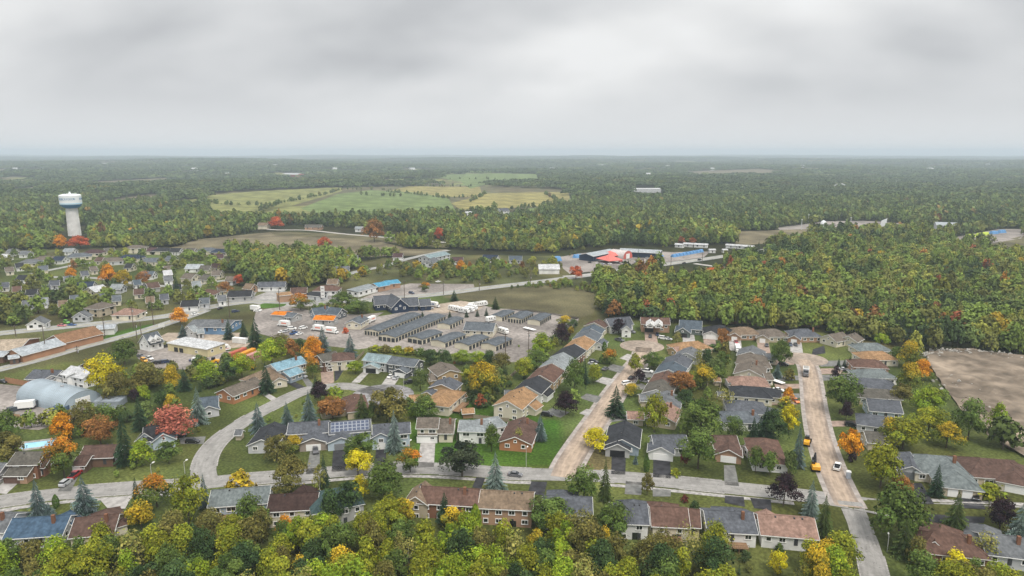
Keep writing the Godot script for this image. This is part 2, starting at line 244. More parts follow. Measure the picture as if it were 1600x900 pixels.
const DRIVES := [
	["asphalt driveway of the grey house with the parked pickup","old_asphalt",0.06,[-69.7,-221.8,-66.6,-221.8,-61.1,-201.1,-65.3,-200.6]],
	["dark driveway of the house with solar panels","black_asphalt",0.06,[-61.7,-220.7,-57.5,-220.7,-52.8,-202.8,-57.5,-202]],
	["dark driveway of the pale blue house","black_asphalt",0.06,[-47.2,-223.4,-44,-223.4,-40.8,-205.6,-44.5,-204.2]],
	["pale driveway with dark patches beside the two-part brown house","concrete",0.06,[-32.1,-224.4,-26.9,-224.4,-25.3,-205.6,-30.6,-205.1]],
	["black driveway before the house with the black garage door","black_asphalt",0.06,[33.9,-216.6,38.7,-216.6,35.8,-200.2,31.4,-200.6]],
	["black driveway before the wide white garage door","black_asphalt",0.06,[47.1,-212.2,52.7,-212.2,49.6,-197.6,44.2,-198.5]],
	["asphalt driveway before the single white garage door","old_asphalt",0.06,[69,-206.9,72.6,-206.9,69.3,-192.6,65.1,-193.4]],
	["black driveway on the south side of the street","black_asphalt",0.06,[6,-195.9,10.9,-195.5,9.5,-187.1,4.6,-187.8]],
	["black driveway right of the brick house with twin windows","black_asphalt",0.06,[-11.2,-198.5,-8.4,-198,-9.3,-191,-12.1,-191.8]],
	["asphalt driveway of the steep slate-roofed house","old_asphalt",0.06,[35.3,-195.9,40.3,-195.1,38.4,-187.1,33.6,-187.8]],
	["asphalt driveway of the red-brown house by the lawn","old_asphalt",0.06,[42.6,-191,47.9,-190.2,47,-186.3,41.7,-186.3]],
	["dark driveway of the white sunroom house","black_asphalt",0.06,[63.2,-186.7,68.5,-185.9,67,-180.3,61.8,-182.5]],
	["dark driveway of the pink-roofed house","black_asphalt",0.06,[70.2,-185.5,75.9,-184.4,74.1,-178.7,69.4,-179.7]],
	["concrete driveway of the brown-roofed house at bottom left","concrete",0.06,[-121.3,-184.8,-112.5,-185.9,-110.7,-179.4,-116,-179.7]],
	["concrete driveway with the red pickup","old_asphalt",0.06,[-140.3,-202,-138.1,-203.7,-132.7,-189.4,-136.6,-189.4]],
	["pale driveway of the split-level brick house","concrete",0.06,[-158.4,-201.1,-153.3,-200.2,-150.8,-187.8,-156,-188.6]],
	["driveway beside the crescent with the dark car","old_asphalt",0.06,[-118.9,-228.8,-109.8,-229.9,-107.8,-223.4,-115.8,-223.4]],
	["black driveway of the grey garage right of the corner","black_asphalt",0.06,[122.7,-194.7,126.2,-194.7,122.3,-181.8,117.2,-181.8]],
	["black driveway with the parked dark car right of the corner","black_asphalt",0.06,[134.4,-192.6,141,-192.6,135.4,-179.2,128.4,-179.7]],
	["dark apron along the right street","black_asphalt",0.06,[116.9,-177.5,133.7,-176.5,130.9,-173.5,116.4,-174.6]],
	["wide tan driveway of the brown two-storey house","patio",0.06,[-89.7,-306.3,-83.9,-307.3,-78.7,-288.2,-83.2,-284.8]],
	["black driveway with patches beside the tan one","black_asphalt",0.06,[-83.6,-307.3,-78.9,-310.2,-78.1,-292.6,-78.9,-289.9]],
	["pale driveway of the teal-roofed house","concrete",0.06,[-69.2,-304.4,-65.8,-305.4,-67.4,-288.2,-71.1,-288.2]],
	["pale driveway of the dark grey split-level","concrete",0.06,[-56.8,-295.2,-50.7,-297,-51.5,-284.8,-57.4,-283.2]],
	["asphalt driveway of the sky-blue roofed house","old_asphalt",0.06,[-95.9,-296.1,-93.8,-297,-86,-284,-87.6,-279.9]],
	["dark driveway of the tan house by the crescent","black_asphalt",0.06,[-100.8,-289.1,-98.8,-291.7,-88.7,-281.5,-90.2,-277.5]],
	["pale path of the orange brick bungalow","concrete",0.06,[-106.8,-275.1,-105,-276.7,-95.1,-266,-95.2,-261.6]],
	["driveway on the west side of the middle road by the cream gabled house","old_asphalt",0.06,[12.5,-252.6,15.8,-257.4,22.6,-253.3,18.7,-247.4]],
	["driveway on the west side of the middle road by the dark maple tree","concrete",0.06,[26.2,-252,29.7,-256.7,36.3,-252.6,32.1,-246.7]],
	["driveway on the west side of the middle road by the light metal roof","old_asphalt",0.06,[27.9,-269,31.6,-274.3,38.6,-269.7,34.1,-263.1]],
	["driveway on the west side of the middle road by the leafy garden by the middle road","concrete",0.06,[37,-289.9,41.2,-296.1,48.5,-290.8,43.5,-283.2]],
	["driveway on the west side of the middle road by the parked black cars","old_asphalt",0.06,[43.7,-308.3,48.4,-315.2,56,-309.2,50.4,-300.7]],
	["driveway on the west side of the middle road by the yellow bush","concrete",0.06,[53.2,-324.6,58.3,-332.2,66.1,-325.7,59.9,-316.2]],
	["driveway on the west side of the middle road by the path of pale stone","old_asphalt",0.06,[58.1,-341.4,63.6,-349.8,71.6,-342.6,65.1,-332.2]],
	["driveway on the east side of the middle road by the white pickup","old_asphalt",0.06,[61.6,-302.6,67.6,-305.4,70.1,-297.9,55.9,-293.4]],
	["driveway on the east side of the middle road by the white van","old_asphalt",0.06,[51.8,-284.8,57.3,-287.4,60,-280.7,46.6,-276.7]],
	["driveway on the east side of the middle road by the tan garage","old_asphalt",0.06,[40.8,-249.3,45.6,-251.3,48.2,-246.1,36.5,-243]],
	["driveway on the west side of the right road by the black pickup","patio",0.06,[124.5,-321.4,137.7,-321.4,135.4,-314.2,122.2,-313.2]],
	["driveway on the west side of the right road by the blue spruce","old_asphalt",0.06,[120.9,-297.9,133.2,-297.9,131.2,-291.7,118.8,-290.8]],
	["driveway on the west side of the right road by the white boat trailer","patio",0.06,[115.5,-286.5,127.3,-286.5,125.4,-280.7,113.5,-279.9]],
	["driveway on the west side of the right road by the white car","old_asphalt",0.06,[110.1,-274.3,121.4,-274.3,119.7,-269,108.3,-268.2]],
	["driveway on the west side of the right road by the two dark cars","patio",0.06,[105.9,-266.7,117,-266.7,115.4,-261.6,104.3,-260.9]],
	["driveway on the east side of the right road by the row of little spruces","old_asphalt",0.06,[150.7,-320.4,166.9,-321.4,163,-312.2,146.7,-311.2]],
	["driveway on the east side of the right road by the maroon shrub","patio",0.06,[145.4,-308.3,160.9,-309.2,157.4,-300.7,141.6,-299.8]],
	["driveway on the east side of the right road by the parked dark car","old_asphalt",0.06,[141.8,-298.8,156.9,-299.8,153.5,-291.7,138.2,-290.8]],
	["driveway on the east side of the right road by the brown-roofed house","patio",0.06,[119.4,-244.2,131.9,-244.8,129.6,-239.3,116.9,-238.7]],
	["driveway at the top of the estate before the brown twin house","patio",0.06,[75.4,-376.2,81.9,-376.2,78,-352.3,71.2,-352.3]],
	["driveway at the top of the estate before the green-grey house","concrete",0.06,[96.2,-373.4,102.7,-373.4,97.5,-349.8,90.7,-349.8]],
	["driveway at the top of the estate before the white garage","patio",0.06,[105.8,-365.2,112.2,-365.2,106.6,-342.6,100,-342.6]],
	["driveway at the top of the estate before the tan house","concrete",0.06,[118.4,-360,124.7,-360,118.4,-337.9,111.8,-337.9]],
	["driveway at the top of the estate before the taupe house","patio",0.06,[131.9,-354.8,138.1,-354.8,131.2,-333.4,124.7,-333.4]],
	["driveway at the top of the estate before the dark-roofed house","concrete",0.06,[149.5,-354.8,155.7,-354.8,147.7,-333.4,141.2,-333.4]],
	["dark driveway curving to the double-gabled house","black_asphalt",0.06,[155.6,-340.2,164.7,-347.4,159.1,-333.4,150,-328.9]],
]
const HOUSES := [
	["grey-roofed white house cut by the left edge, lowest on the left","house","grey_roof","white",[[-146.7,-172,-136.3,-171.8,10,3.2,5.6,"g","C"]],"f"],
	["pale grey bungalow with a deep blue shingle roof, bottom left","house","blue_roof","light_grey",[[-134.8,-169.1,-121,-170.9,10,3.2,5.9,"g",""],[-124.1,-171.8,-123.5,-174.9,8,3,5,"g",""]],"f"],
	["white house with reddish brown roof and a dark deck, beside the blue-roofed one","house","dark_brown","cream",[[-117.9,-169.3,-107.9,-171.3,10,3.3,6,"g","K","brown_roof"],[-111,-171.6,-113.8,-175.2,8,3,5.2,"h","","brown_roof"]],"f"],
	["long bungalow with grey-green roof and orange timber deck behind the round yellow shrub","house","grey_green","pale_blue",[[-85.1,-179.4,-69.9,-181.8,9.5,3.2,5.6,"g","K"]],"f"],
	["low cream bungalow with very dark brown roof among the bottom trees","house","dark_brown","cream",[[-67.9,-177.6,-55.3,-179,9,3.1,5.5,"g","D"],[-57.9,-179.1,-60.8,-184.1,8,2.9,5,"g",""]],"f"],
	["dark teal hip-roofed house half hidden by two dark trees","house","dark_teal","grey_wall",[[-52.3,-178.8,-48.9,-180.3,12,3,5.6,"h",""]],"f"],
	["narrow tan-roofed house with gable end beside the long red-brown roof","house","tan_brown","beige",[[-27,-176.6,-25.5,-184.9,6.5,3.2,5.4,"g",""]],"f"],
	["two-level brick house with red-brown roof and four rear windows","house","brown_roof","brick",[[-25.8,-181.4,-9.5,-179.6,9.5,3.4,5.8,"g","DC","red_brown"]],"f"],
	["two-level pale brick house with faded brown roof, right of the red-brown one","house","grey_brown","pale_brick",[[-8.7,-179.4,5.8,-178.1,10,3.4,5.8,"g","D","tan_brown"]],"f"],
	["blue-grey roofed house with hipped garage behind the black driveway","house","slate_blue","light_grey",[[9,-177.4,22.1,-176.6,9.5,3.2,5.8,"g","D","mid_grey"],[14.3,-177.9,14.6,-181.8,8.5,2.9,5.2,"h","","mid_grey"]],"f"],
	["tall white house with slate grey roof and hipped garage, left of the brown-roofed one","house","mid_grey","white",[[27.9,-174.6,37.1,-174,11,3.6,6.4,"g","D"],[34,-175.4,34.2,-178.1,8,3,5.4,"h",""]],"f"],
	["cream house with weathered red-brown roof and railed balcony above its cellar door","house","brown_roof","cream",[[38.6,-173.7,48,-172.8,10.5,3.6,6.2,"g","KD","red_brown"],[48.2,-173,51.3,-172.5,9,3.4,5.9,"g","D","red_brown","pale_yellow"],[41.7,-173.9,42.4,-177.4,9,3,5.4,"h","","red_brown"]],"f"],
	["white house with charcoal roof and a glazed sunroom on its rear terrace","house","mid_grey","white",[[53.2,-172.4,65.5,-171.3,12,3.6,6.2,"g","KD"],[60.8,-172.5,61.3,-175.4,9,3,5.4,"h",""]],"f"],
	["white two-level house with salmon pink roof at the corner lane","house","pink_brown","white",[[67.5,-171,81.2,-168.7,11,3.6,6.2,"g","D"],[70.1,-171.8,70.9,-174.7,9.5,3,5.4,"g",""]],"f"],
	["brown hip-roofed house with a small front gable, bottom right","house","red_brown","brick",[[110.6,-163.4,117.2,-162.1,11,3,5.8,"h",""],[112.6,-163.7,115.9,-168.2,9,2.9,5.2,"h",""],[111.4,-163.5,109.7,-160.9,5,3,5,"g",""]],"f"],
	["grey-roofed bungalow in the bottom right corner beside the pale spruce","house","grey_roof","light_grey",[[123.3,-163.7,133.2,-161.1,11,3,5.6,"g","C"],[124.7,-163.7,127.3,-168.2,8,2.9,5.2,"h",""]],"f"],
	["grey bungalow with dark roof whose gable faces the street, left of the parked pickup","house","dark_roof","light_grey",[[-84.4,-215.9,-85,-230.3,9.5,3.1,5.2,"g",""]],"f"],
	["grey house with slate roof, white garage door and a blue-trimmed window","house","mid_grey","beige",[[-78.3,-226.8,-65.2,-228.6,8.5,4.2,6.4,"g","x"],[-68.6,-223.3,-67.7,-217.8,9.2,3,4.8,"g","Gx","mid_grey","taupe_wall"]],"f"],
	["blue-grey house whose whole front roof carries solar panels","house","mid_grey","pale_blue",[[-64.1,-226.9,-50.9,-229.9,9,4.2,6.6,"g","Sx"],[-59.1,-223.8,-58.2,-218.4,9.2,3,4.8,"g","Gex","mid_grey","pale_blue"]],"f"],
	["pale blue split-level with grey roof half behind a silvery spruce","house","mid_grey","pale_blue",[[-48.1,-223.7,-36.2,-225.9,8.5,5,7,"g","x"],[-45.4,-223.3,-44.8,-218.9,6,4.6,6.2,"g","Gx"]],"f"],
	["brown-roofed two-part house with cream upper storey and wide white garage","house","taupe_roof","cream",[[-33.2,-229.1,-26.2,-229.1,8.5,5.4,7.4,"g","x"],[-32.7,-226.5,-26.2,-226.5,4.6,2.8,3.9,"s","gn","taupe_roof","white"],[-25.7,-231.3,-20.9,-231.3,13,3.5,6,"g","C"]],"f"],
	["white house with pale blue-grey roof and red front steps behind the dark round maple","house","light_grey_roof","white",[[-18.2,-228.7,-8.4,-228.1,9,4.6,6.6,"g",""],[-11.1,-233.3,-7,-235.1,9,3,5.2,"h",""]],"f"],
	["orange brick bungalow with brown roof on the corner lawn of the middle road","house","brown_roof","orange_brick",[[1.1,-217.5,4.4,-234.6,11,3.1,5.4,"g","","brown_roof"]],"f"],
	["grey house with near-black roof and black garage door at the corner of the middle road","house","dark_roof","blue_grey",[[37,-215,40.6,-230.5,11,3.1,5.6,"g","x"],[35.2,-212.9,36.4,-219.7,8,2.9,4.9,"g","Gkx","dark_roof","grey_wall"]],"f"],
	["grey-roofed house with wide white garage door under a low white gable","house","mid_grey","light_grey",[[47.9,-218.1,58.8,-218.1,9,3.2,5.6,"g","x"],[49.1,-210.4,50.6,-216.5,8,2.9,4.9,"g","Gx","mid_grey","white"]],"f"],
	["brown-roofed brick house with narrow white garage door right of the big green maple","house","brown_roof","pale_brick",[[67.8,-217.6,75.8,-217.6,9,3.2,5.6,"g","x"],[70.9,-208.6,72.9,-215.7,8,2.8,4.8,"g","Gx"]],"f"],
	["reddish brown hip-roofed house with white porch among small trees","house","red_brown","white",[[83,-206.4,84.8,-215.9,10.5,3,5.4,"h",""],[78.4,-213.8,81.1,-214.3,5,2.6,3.6,"g",""]],"f"],
	["small slate-roofed house with grey garage door behind the spreading lime tree","house","mid_grey","light_grey",[[123.4,-204.9,127.8,-205.4,9,3.1,5.2,"g","x"],[124.1,-197,126.9,-203.3,7,2.8,4.6,"g","Ge"]],"f"],
	["large blue-grey hip-roofed house with two white garage doors right of the corner","house","slate_blue","cream",[[131.4,-201.3,136.1,-200.4,13,3,6.2,"h","x","grey_green"],[133.3,-190.2,135.7,-198.9,11.5,2.9,5.8,"h","G2x","grey_green","beige"]],"f"],
	["brown hip-roofed brick house at the right edge beside the bare field","house","brown_roof","beige",[[146.5,-199,153.5,-197.7,14,3,6.2,"h","x"],[151.9,-191.5,155.8,-198.4,9,2.9,5.2,"h","G","brown_roof","cream"]],"f"],
	["brick split-level with brown roof and tan garage door at the left edge","house","grey_brown","brick",[[-156.3,-201.5,-147.9,-201.9,9,5,7,"g","x"],[-155.5,-197.8,-149.1,-197.8,7,2.8,4.4,"g","gbn","grey_brown","pale_brick"],[-148.4,-203,-146.8,-203,8,3.2,5.2,"g","","brown_roof"]],"f"],
	["brown brick bungalow with white garage door behind the red pickup","house","brown_roof","brown_wall",[[-139.7,-209.4,-129.7,-210.3,8.5,3.4,5.6,"g",""],[-139.3,-205.1,-135.6,-205.1,7,2.6,4.2,"g","gn"]],"f"],
	["grey-blue house with three front gables behind the pinkish maple","house","slate_blue","pale_blue",[[-127.1,-222.4,-121.2,-224.6,9,3.4,6.6,"g","n","charcoal"],[-125.6,-219.4,-126.9,-226.1,6,3.4,6,"g","","charcoal"],[-119.5,-219.7,-122.9,-227,7,3.2,5.6,"g","","slate_blue"]],"f"],
	["grey roof corner at the left edge below the trees","house","grey_roof","grey_wall",[[-162.7,-197.5,-157.5,-197.5,9,3,5.2,"g",""]],"f"],
	["white-trimmed house with dark blue-grey roof behind the silvery blue spruce","house","navy_roof","light_grey",[[-122.3,-253.9,-116.2,-256,9,3.2,5.6,"g","","slate_blue"],[-116.2,-247.7,-120.2,-254.6,7,2.9,4.8,"g","","slate_blue"]],"f"],
	["long orange brick bungalow with brown roof below the crescent bend","house","taupe_roof","orange_brick",[[-116.8,-263.7,-109.7,-278.1,9.5,3.6,5.8,"g",""]],"f"],
	["tan-roofed bungalow with cream garage gable beside the tall dark spruce","house","tan_brown","cream",[[-111.8,-285.3,-108.3,-294.4,10,3.1,5.4,"h","","tan_brown"],[-100.6,-281.6,-107.3,-293.2,6.5,2.9,4.6,"g",""]],"f"],
	["white house with sky-blue metal roof in two steps","house","sky_roof","white",[[-107.7,-293.1,-98.4,-304.9,9.5,5,7,"g","C"],[-100.7,-288.9,-97.1,-295.3,7,3.2,4.8,"g","x","sky_roof","blue_grey"]],"f"],
	["brown two-storey house with wide tan driveway beside the orange maple","house","brown_roof","cream",[[-90.2,-305.6,-84.1,-311.8,9,5.2,7.4,"g","x","grey_brown","brown_wall"],[-83.9,-310,-79.7,-311.1,11,4.6,7,"h","","brown_roof"],[-89.3,-304.5,-83.8,-306.5,4,2.7,3.4,"s","gbn","grey_brown","brown_wall"]],"f"],
	["pale house with light teal metal roof and a garage gable on the crescent","house","light_grey_roof","light_grey",[[-68.2,-311.4,-56.6,-307.2,9,4.6,6.6,"g","x","teal_roof"],[-65.1,-301.3,-63.8,-308.3,7.5,2.8,4.4,"g","Gk","teal_roof","white"]],"f"],
	["dark charcoal split-level with white garage door on the crescent","house","mid_grey","dark_grey_wall",[[-55.8,-306.2,-42.9,-301.2,9,4.6,6.6,"g","x","slate"],[-50.8,-294.7,-48.7,-300.4,7,2.8,4.4,"g","G","slate","dark_grey_wall"]],"f"],
	["taupe-roofed house with tan gable near the storage yard hedge","house","taupe_roof","tan_wall",[[-27.2,-286.1,-32.5,-297.3,11,4.6,6.6,"g","","taupe_roof"],[-36.5,-286.6,-31.6,-288.3,8,2.9,4.4,"g",""]],"f"],
	["grey-roofed tan house between two brown-roofed neighbours","house","mid_grey","tan_wall",[[-28.9,-267.6,-26.5,-275.7,11,4.6,6.6,"g",""],[-34.5,-265.1,-32.8,-268.9,6,2.8,4.2,"g",""]],"f"],
	["tan hip-roofed house with white rear wall and porch deck","house","tan_roof","cream",[[-28.2,-255,-25.8,-262.3,11,3.8,6,"h","K"],[-41.1,-260.6,-35,-261.3,6,2.8,4.2,"g","x","tan_roof"]],"f"],
	["low house with reddish brown roof behind trees inside the crescent","house","red_brown","beige",[[-74.2,-250.1,-62.4,-255,9,3,5.2,"g",""],[-59.8,-250.1,-62.9,-259.3,8,3,5.2,"h",""]],"f"],
	["little white shed with tan roof in the back garden","shed","tan_roof","white",[[-21.7,-265,-19.7,-266.5,3.4,2.2,3.4,"g","n"]],"f","garden_shed"],
	["small brown garden shed with tan roof by the pale fence","shed","tan_roof","timber",[[-19,-248.5,-15.1,-249.2,4,2.2,3.2,"g","n"]],"f","garden_shed"],
	["cream gabled house with tan roof, nearest of the row west of the middle road","house","tan_roof","cream",[[-1.7,-246.8,4.6,-262,11.5,4.6,7.2,"g",""],[6.9,-250.5,9.6,-255.3,5,2.6,4,"g","n"]],"f"],
	["white house with charcoal roof directly behind the cream gabled one","house","dark_roof","white",[[6.2,-264.1,10.8,-276.2,11.5,4.4,7,"g",""],[12,-265.1,15,-271.3,5,2.6,3.9,"g","n","charcoal"]],"f"],
	["tan brick house with mottled brown roof, third along the west side of the middle road","house","brown_roof","tan_wall",[[12,-277.9,17.5,-293.1,11.5,4.4,7,"g","","red_brown"]],"f"],
	["house with pale grey metal roof, west side of the middle road","house","light_grey_roof","beige",[[18.2,-295,24.2,-311.1,11.5,4.4,7,"g",""]],"f"],
	["house with deep charcoal blue roof behind the pale metal one","house","navy_roof","brick",[[24.6,-312.1,30.7,-325.3,11.5,4.4,7,"g","","dark_roof"]],"f"],
	["tan-roofed house with cream front gables, sixth along the west side","house","tan_roof","cream",[[31.4,-326.5,37.3,-340.9,11.5,4.4,7,"g",""]],"f"],
	["dark slate-roofed white house with white porch wing, west side","house","slate","white",[[37.8,-342.2,41.9,-355.2,12.5,4.4,7,"g",""],[44.7,-338.7,47.7,-346.1,5,2.8,4.2,"g",""]],"f"],
	["small blue-grey roof between the slate and brown roofs at the far end","house","slate_blue","cream",[[42.6,-358.1,45.3,-366.5,11.5,4.2,6.6,"g",""]],"f"],
	["brown-roofed cream house with lit orange awning at the far west end","house","brown_roof","cream",[[46.2,-370.9,49.6,-378.3,11.5,4.2,6.6,"g",""]],"f"],
	["white house with grey roof and a gabled dormer at the head of the middle road","house","mid_grey","white",[[53.6,-375.8,67.1,-380.4,9.5,4.4,7.6,"g",""],[62.9,-363.7,65.3,-378.3,5,4.6,6.6,"g",""]],"f"],
	["brown-roofed pair of houses with two white arched dormers and dark garage doors","house","brown_roof","pale_brick",[[73.9,-379.7,89.3,-378.1,9,4.8,7.4,"g","gkx","red_brown"],[76.5,-367.1,78.3,-375.9,3.6,5.9,7.2,"g","o","white","white"],[81.1,-367.1,83,-375.9,3.6,5.9,7.2,"g","o","white","white"]],"f"],
	["dark green-grey house with steep slate roof and black garage door","house","slate","green_grey_wall",[[95.4,-376,106.5,-373,11,3.4,6.8,"g","","slate_blue"],[93.8,-363.4,97.7,-376.3,8,3,5.6,"g","Gk","slate_blue","green_grey_wall"]],"f"],
	["white-garaged house with charcoal hip roof behind the rusty maple","house","charcoal","white",[[111.3,-366.8,116.7,-368.2,12,3,5.8,"h","x"],[108.2,-359.5,111.7,-369.3,8,2.8,4.8,"g","G"]],"f"],
	["tan-brown hip-roofed house with white garage door, left of three alike at the wood edge","house","tan_brown","pale_brick",[[125.6,-364,129.5,-364,12.5,3,5.8,"h","x"],[120,-356.3,123.8,-365.8,6,2.8,4.6,"g","G"]],"f"],
	["taupe hip-roofed house with small white garage, middle of three alike at the wood edge","house","taupe_roof","beige",[[139.2,-359.8,143,-359.8,12.5,3,5.8,"h","x"],[133.8,-352.3,137.9,-361.7,6,2.8,4.6,"g","G"]],"f"],
	["slate grey hip-roofed house with white garage, right of three alike at the wood edge","house","slate","pale_brick",[[156.6,-359.8,160.8,-359.8,12.5,3,5.8,"h","x","mid_grey"],[150,-351,154.8,-360.3,6,2.8,4.6,"g","G","mid_grey"]],"f"],
	["light taupe house with two gables at the top of the right road","house","taupe_roof","cream",[[166.8,-347.9,176.4,-353.1,10,3.2,5.8,"g",""],[176.4,-346.1,182.9,-352.5,9,3.2,5.6,"g",""]],"f"],
	["tan-roofed tan house with long garage wing, nearest on the east side of the middle road","house","tan_brown","beige",[[54.9,-237.7,59.9,-249.5,10.5,3.1,5.4,"g","","pink_brown"],[43.7,-243.3,49.1,-242.7,7,2.7,4.2,"g","x","pink_brown","beige"]],"f"],
	["grey-roofed house behind the yellow-green tree, east side of the middle road","house","mid_grey","beige",[[59.1,-250.2,62.8,-262.5,11,3.1,5.4,"g","","grey_roof"],[51.7,-262.1,56.8,-262.1,7,2.7,4.2,"g","x","grey_roof"]],"f"],
	["dark taupe-roofed house with white gable and porch, east side of the middle road","house","grey_brown","white",[[58.9,-264.8,63.6,-276.8,11,3.1,5.4,"g",""]],"f"],
	["maroon-brown roofed house between two grey roofs, east side of the middle road","house","maroon_roof","beige",[[64,-277.6,68.5,-288,11,3.1,5.4,"g","","red_brown"]],"f"],
	["steel grey roofed house with pale gable beside the rusty tree","house","slate_blue","white",[[69.6,-290.1,74.7,-302.4,12,3.1,5.6,"g",""]],"f"],
	["grey-roofed house with two roof vents behind the steel grey one","house","mid_grey","white",[[75,-302.4,80.1,-313.6,12,3.1,5.6,"g",""]],"f"],
	["pale grey roofed house next to the broad tan hip roof","house","grey_roof","light_grey",[[84.1,-316.4,88.8,-326.3,11,3.1,5.4,"g",""]],"f"],
	["broad tan hip-roofed house at the north end of the middle block","house","tan_roof","tan_wall",[[86,-333.1,94.4,-335.5,12,3.1,5.8,"h",""],[80.5,-328.7,85.6,-330.9,8,2.8,4.4,"g","","pink_brown"]],"f"],
	["grey-green gabled house, farthest on the west side of the right road","house","grey_green","cream",[[115.4,-317.9,119.8,-327.9,12,3.1,5.6,"g","","grey_roof"],[122.2,-318.3,126.5,-318.3,8,2.7,4.2,"g","x","grey_roof"]],"f"],
	["tan-brown hip roof behind the taupe gable, west side of the right road","house","tan_brown","beige",[[113,-309.1,115.1,-314.3,13,3.1,5.4,"h","","taupe_roof"],[116.1,-304.9,119.1,-304.9,8,2.7,4.2,"g","x","taupe_roof"]],"f"],
	["taupe gabled house with pale end wall, west side of the right road","house","taupe_roof","cream",[[105.1,-289.5,110.5,-301.8,12.5,3.1,5.8,"g",""],[111.2,-288.1,114,-288.1,7,2.7,4.2,"g","x"]],"f"],
	["tan hip-roofed house with white rear porch, west side of the right road","house","tan_roof","white",[[99,-280.4,104.7,-279.5,11,3.1,5.6,"h","","pink_brown"],[93.5,-283.5,97.4,-283.5,5,2.6,3.4,"g","n","pink_brown"]],"f"],
	["charcoal hip-roofed house with pale eaves, west side of the right road","house","dark_roof","cream",[[94.7,-267.5,101,-266,11,3.1,5.8,"h",""],[104.4,-268,106.3,-267.2,9,2.8,4.8,"h","x"]],"f"],
	["dark grey house with criss-cross hip ridges and a white vent","house","slate","light_grey",[[88.6,-250.6,92.3,-249.9,12.5,3.1,5.8,"h","","mid_grey"],[94.8,-248.2,96.8,-246.9,8,2.8,4.6,"h","x","mid_grey"]],"f"],
	["slate-roofed house with white end wall behind the dark conifers","house","dark_roof","white",[[82.4,-240.3,87.6,-240.3,11,3.1,5.4,"h","","slate"]],"f"],
	["grey-teal hip-roofed house, farthest on the east side of the right road","house","grey_green","cream",[[178,-332.6,184.1,-332.6,12,3,5.6,"h",""]],"f"],
	["bright tan hip-roofed house, second on the east side of the right road","house","tan_roof","cream",[[172.7,-317.9,178.9,-317.9,12,3,5.6,"h",""]],"f"],
	["reddish brown hip-roofed house beside three tiny spruces","house","red_brown","pale_brick",[[163,-306,168.5,-305,11,3,5.4,"h",""]],"f"],
	["grey hip-roofed house with white end wall, fourth on the east side","house","slate_blue","white",[[156.8,-290.7,163.9,-290.7,11,3,5.4,"h","","grey_green"]],"f"],
	["grey hip-roofed cream house with a white roof pipe, fifth on the east side","house","mid_grey","cream",[[150.8,-278.4,157.6,-276.8,11,3,5.4,"h",""]],"f"],
	["mottled grey-brown roof behind the big green maple, east side of the right road","house","grey_brown","beige",[[144.6,-266.1,152.7,-264.6,10,3,5.2,"h",""]],"f"],
	["pale blue-white house with slate gabled roof, east side of the right road","house","slate","pale_blue",[[138.2,-252.1,148.8,-249.3,11.5,3.4,6,"g","","mid_grey"]],"f"],
	["grey hip-roofed house in front of the pale blue one","house","mid_grey","light_grey",[[132.2,-237.1,137.9,-234.6,11,3,5.4,"h",""]],"f"],
	["low brown-roofed house nearest on the east side of the right road","house","grey_brown","beige",[[122.6,-222.8,128.3,-221.7,9,3,5,"g","x"]],"f"],
	["taupe hip-roofed house half behind the lime tree at the far left","house","taupe_roof","cream",[[-434.5,-623.6,-425,-623.6,13,3.3,6.2,"h",""]],"t"],
	["grey cottage left of the taupe hip roof in the far subdivision","house","grey_roof","cream",[[-434.1,-604.3,-426.1,-604.3,11,3.3,6.2,"h",""]],"t"],
	["navy-roofed house right of the taupe hip roof in the far subdivision","house","navy_roof","white",[[-418.9,-619.6,-409.5,-619.6,12,3.3,6.2,"g",""]],"t"],
	["pale grey house at the back of the subdivision below the red maple","house","light_grey_roof","white",[[-444.9,-674.8,-436,-674.9,11,3.3,6.2,"g",""]],"t"],
	["slate-roofed house under the water tower side of the subdivision","house","slate","cream",[[-414.6,-639.8,-406.9,-644,13,3.3,6.2,"h",""]],"t"],
	["plum brown roofed house directly right of the slate roof under the tower","house","maroon_roof","cream",[[-414,-665.8,-407.1,-665.8,12,3.3,6.2,"h",""]],"t"],
	["brown house with two cream gables fifth from the left in the upper row","house","grey_brown","cream",[[-406.1,-674.9,-399.2,-679.6,12,3.3,6.2,"g",""]],"t"],
	["tall taupe hip-roofed house alone behind the navy roofs of the lower row","house","taupe_roof","cream",[[-385.3,-688.4,-378.1,-688.4,13,5,7.6,"h",""]],"t"],
	["brown cream-gabled house right of the tall taupe one","house","maroon_roof","cream",[[-363.9,-679.6,-356.2,-679.6,12,3.3,6.2,"g",""]],"t"],
	["charcoal house in the middle of the upper row","house","charcoal","cream",[[-354.3,-679.6,-345.3,-679.6,12,3.3,6.2,"h",""]],"t"],
	["dark charcoal gabled house beyond the green trees in the upper row","house","charcoal","white",[[-339.2,-674.9,-329.6,-674.9,12,3.3,6.2,"g",""]],"t"],
	["brown-roofed house with a tiny white vent in the upper row","house","grey_brown","cream",[[-323.9,-674.9,-315.6,-674.9,11,3.3,6.2,"g",""]],"t"],
	["grey hip-roofed house near the right end of the upper row","house","slate","cream",[[-309.4,-679.6,-301,-679.6,12,3.3,6.2,"h",""]],"t"],
	["navy house last at the right end of the upper row","house","navy_roof","cream",[[-292,-670.3,-285,-670.3,12,3.3,6.2,"h",""]],"t"],
	["long maroon-roofed house below the navy house at the right end","house","maroon_roof","cream",[[-283.3,-631.6,-271.3,-635.7,11,3.3,6.2,"g",""]],"t"],
	["taupe house at the left of the lower row","house","taupe_roof","light_grey",[[-366.3,-611.9,-359.2,-615.7,12,3.3,6.2,"h",""]],"t"],
	["navy-roofed long house second in the lower row behind the little spruce","house","navy_roof","cream",[[-361,-631.6,-350.3,-631.6,12,3.3,6.2,"h",""]],"t"],
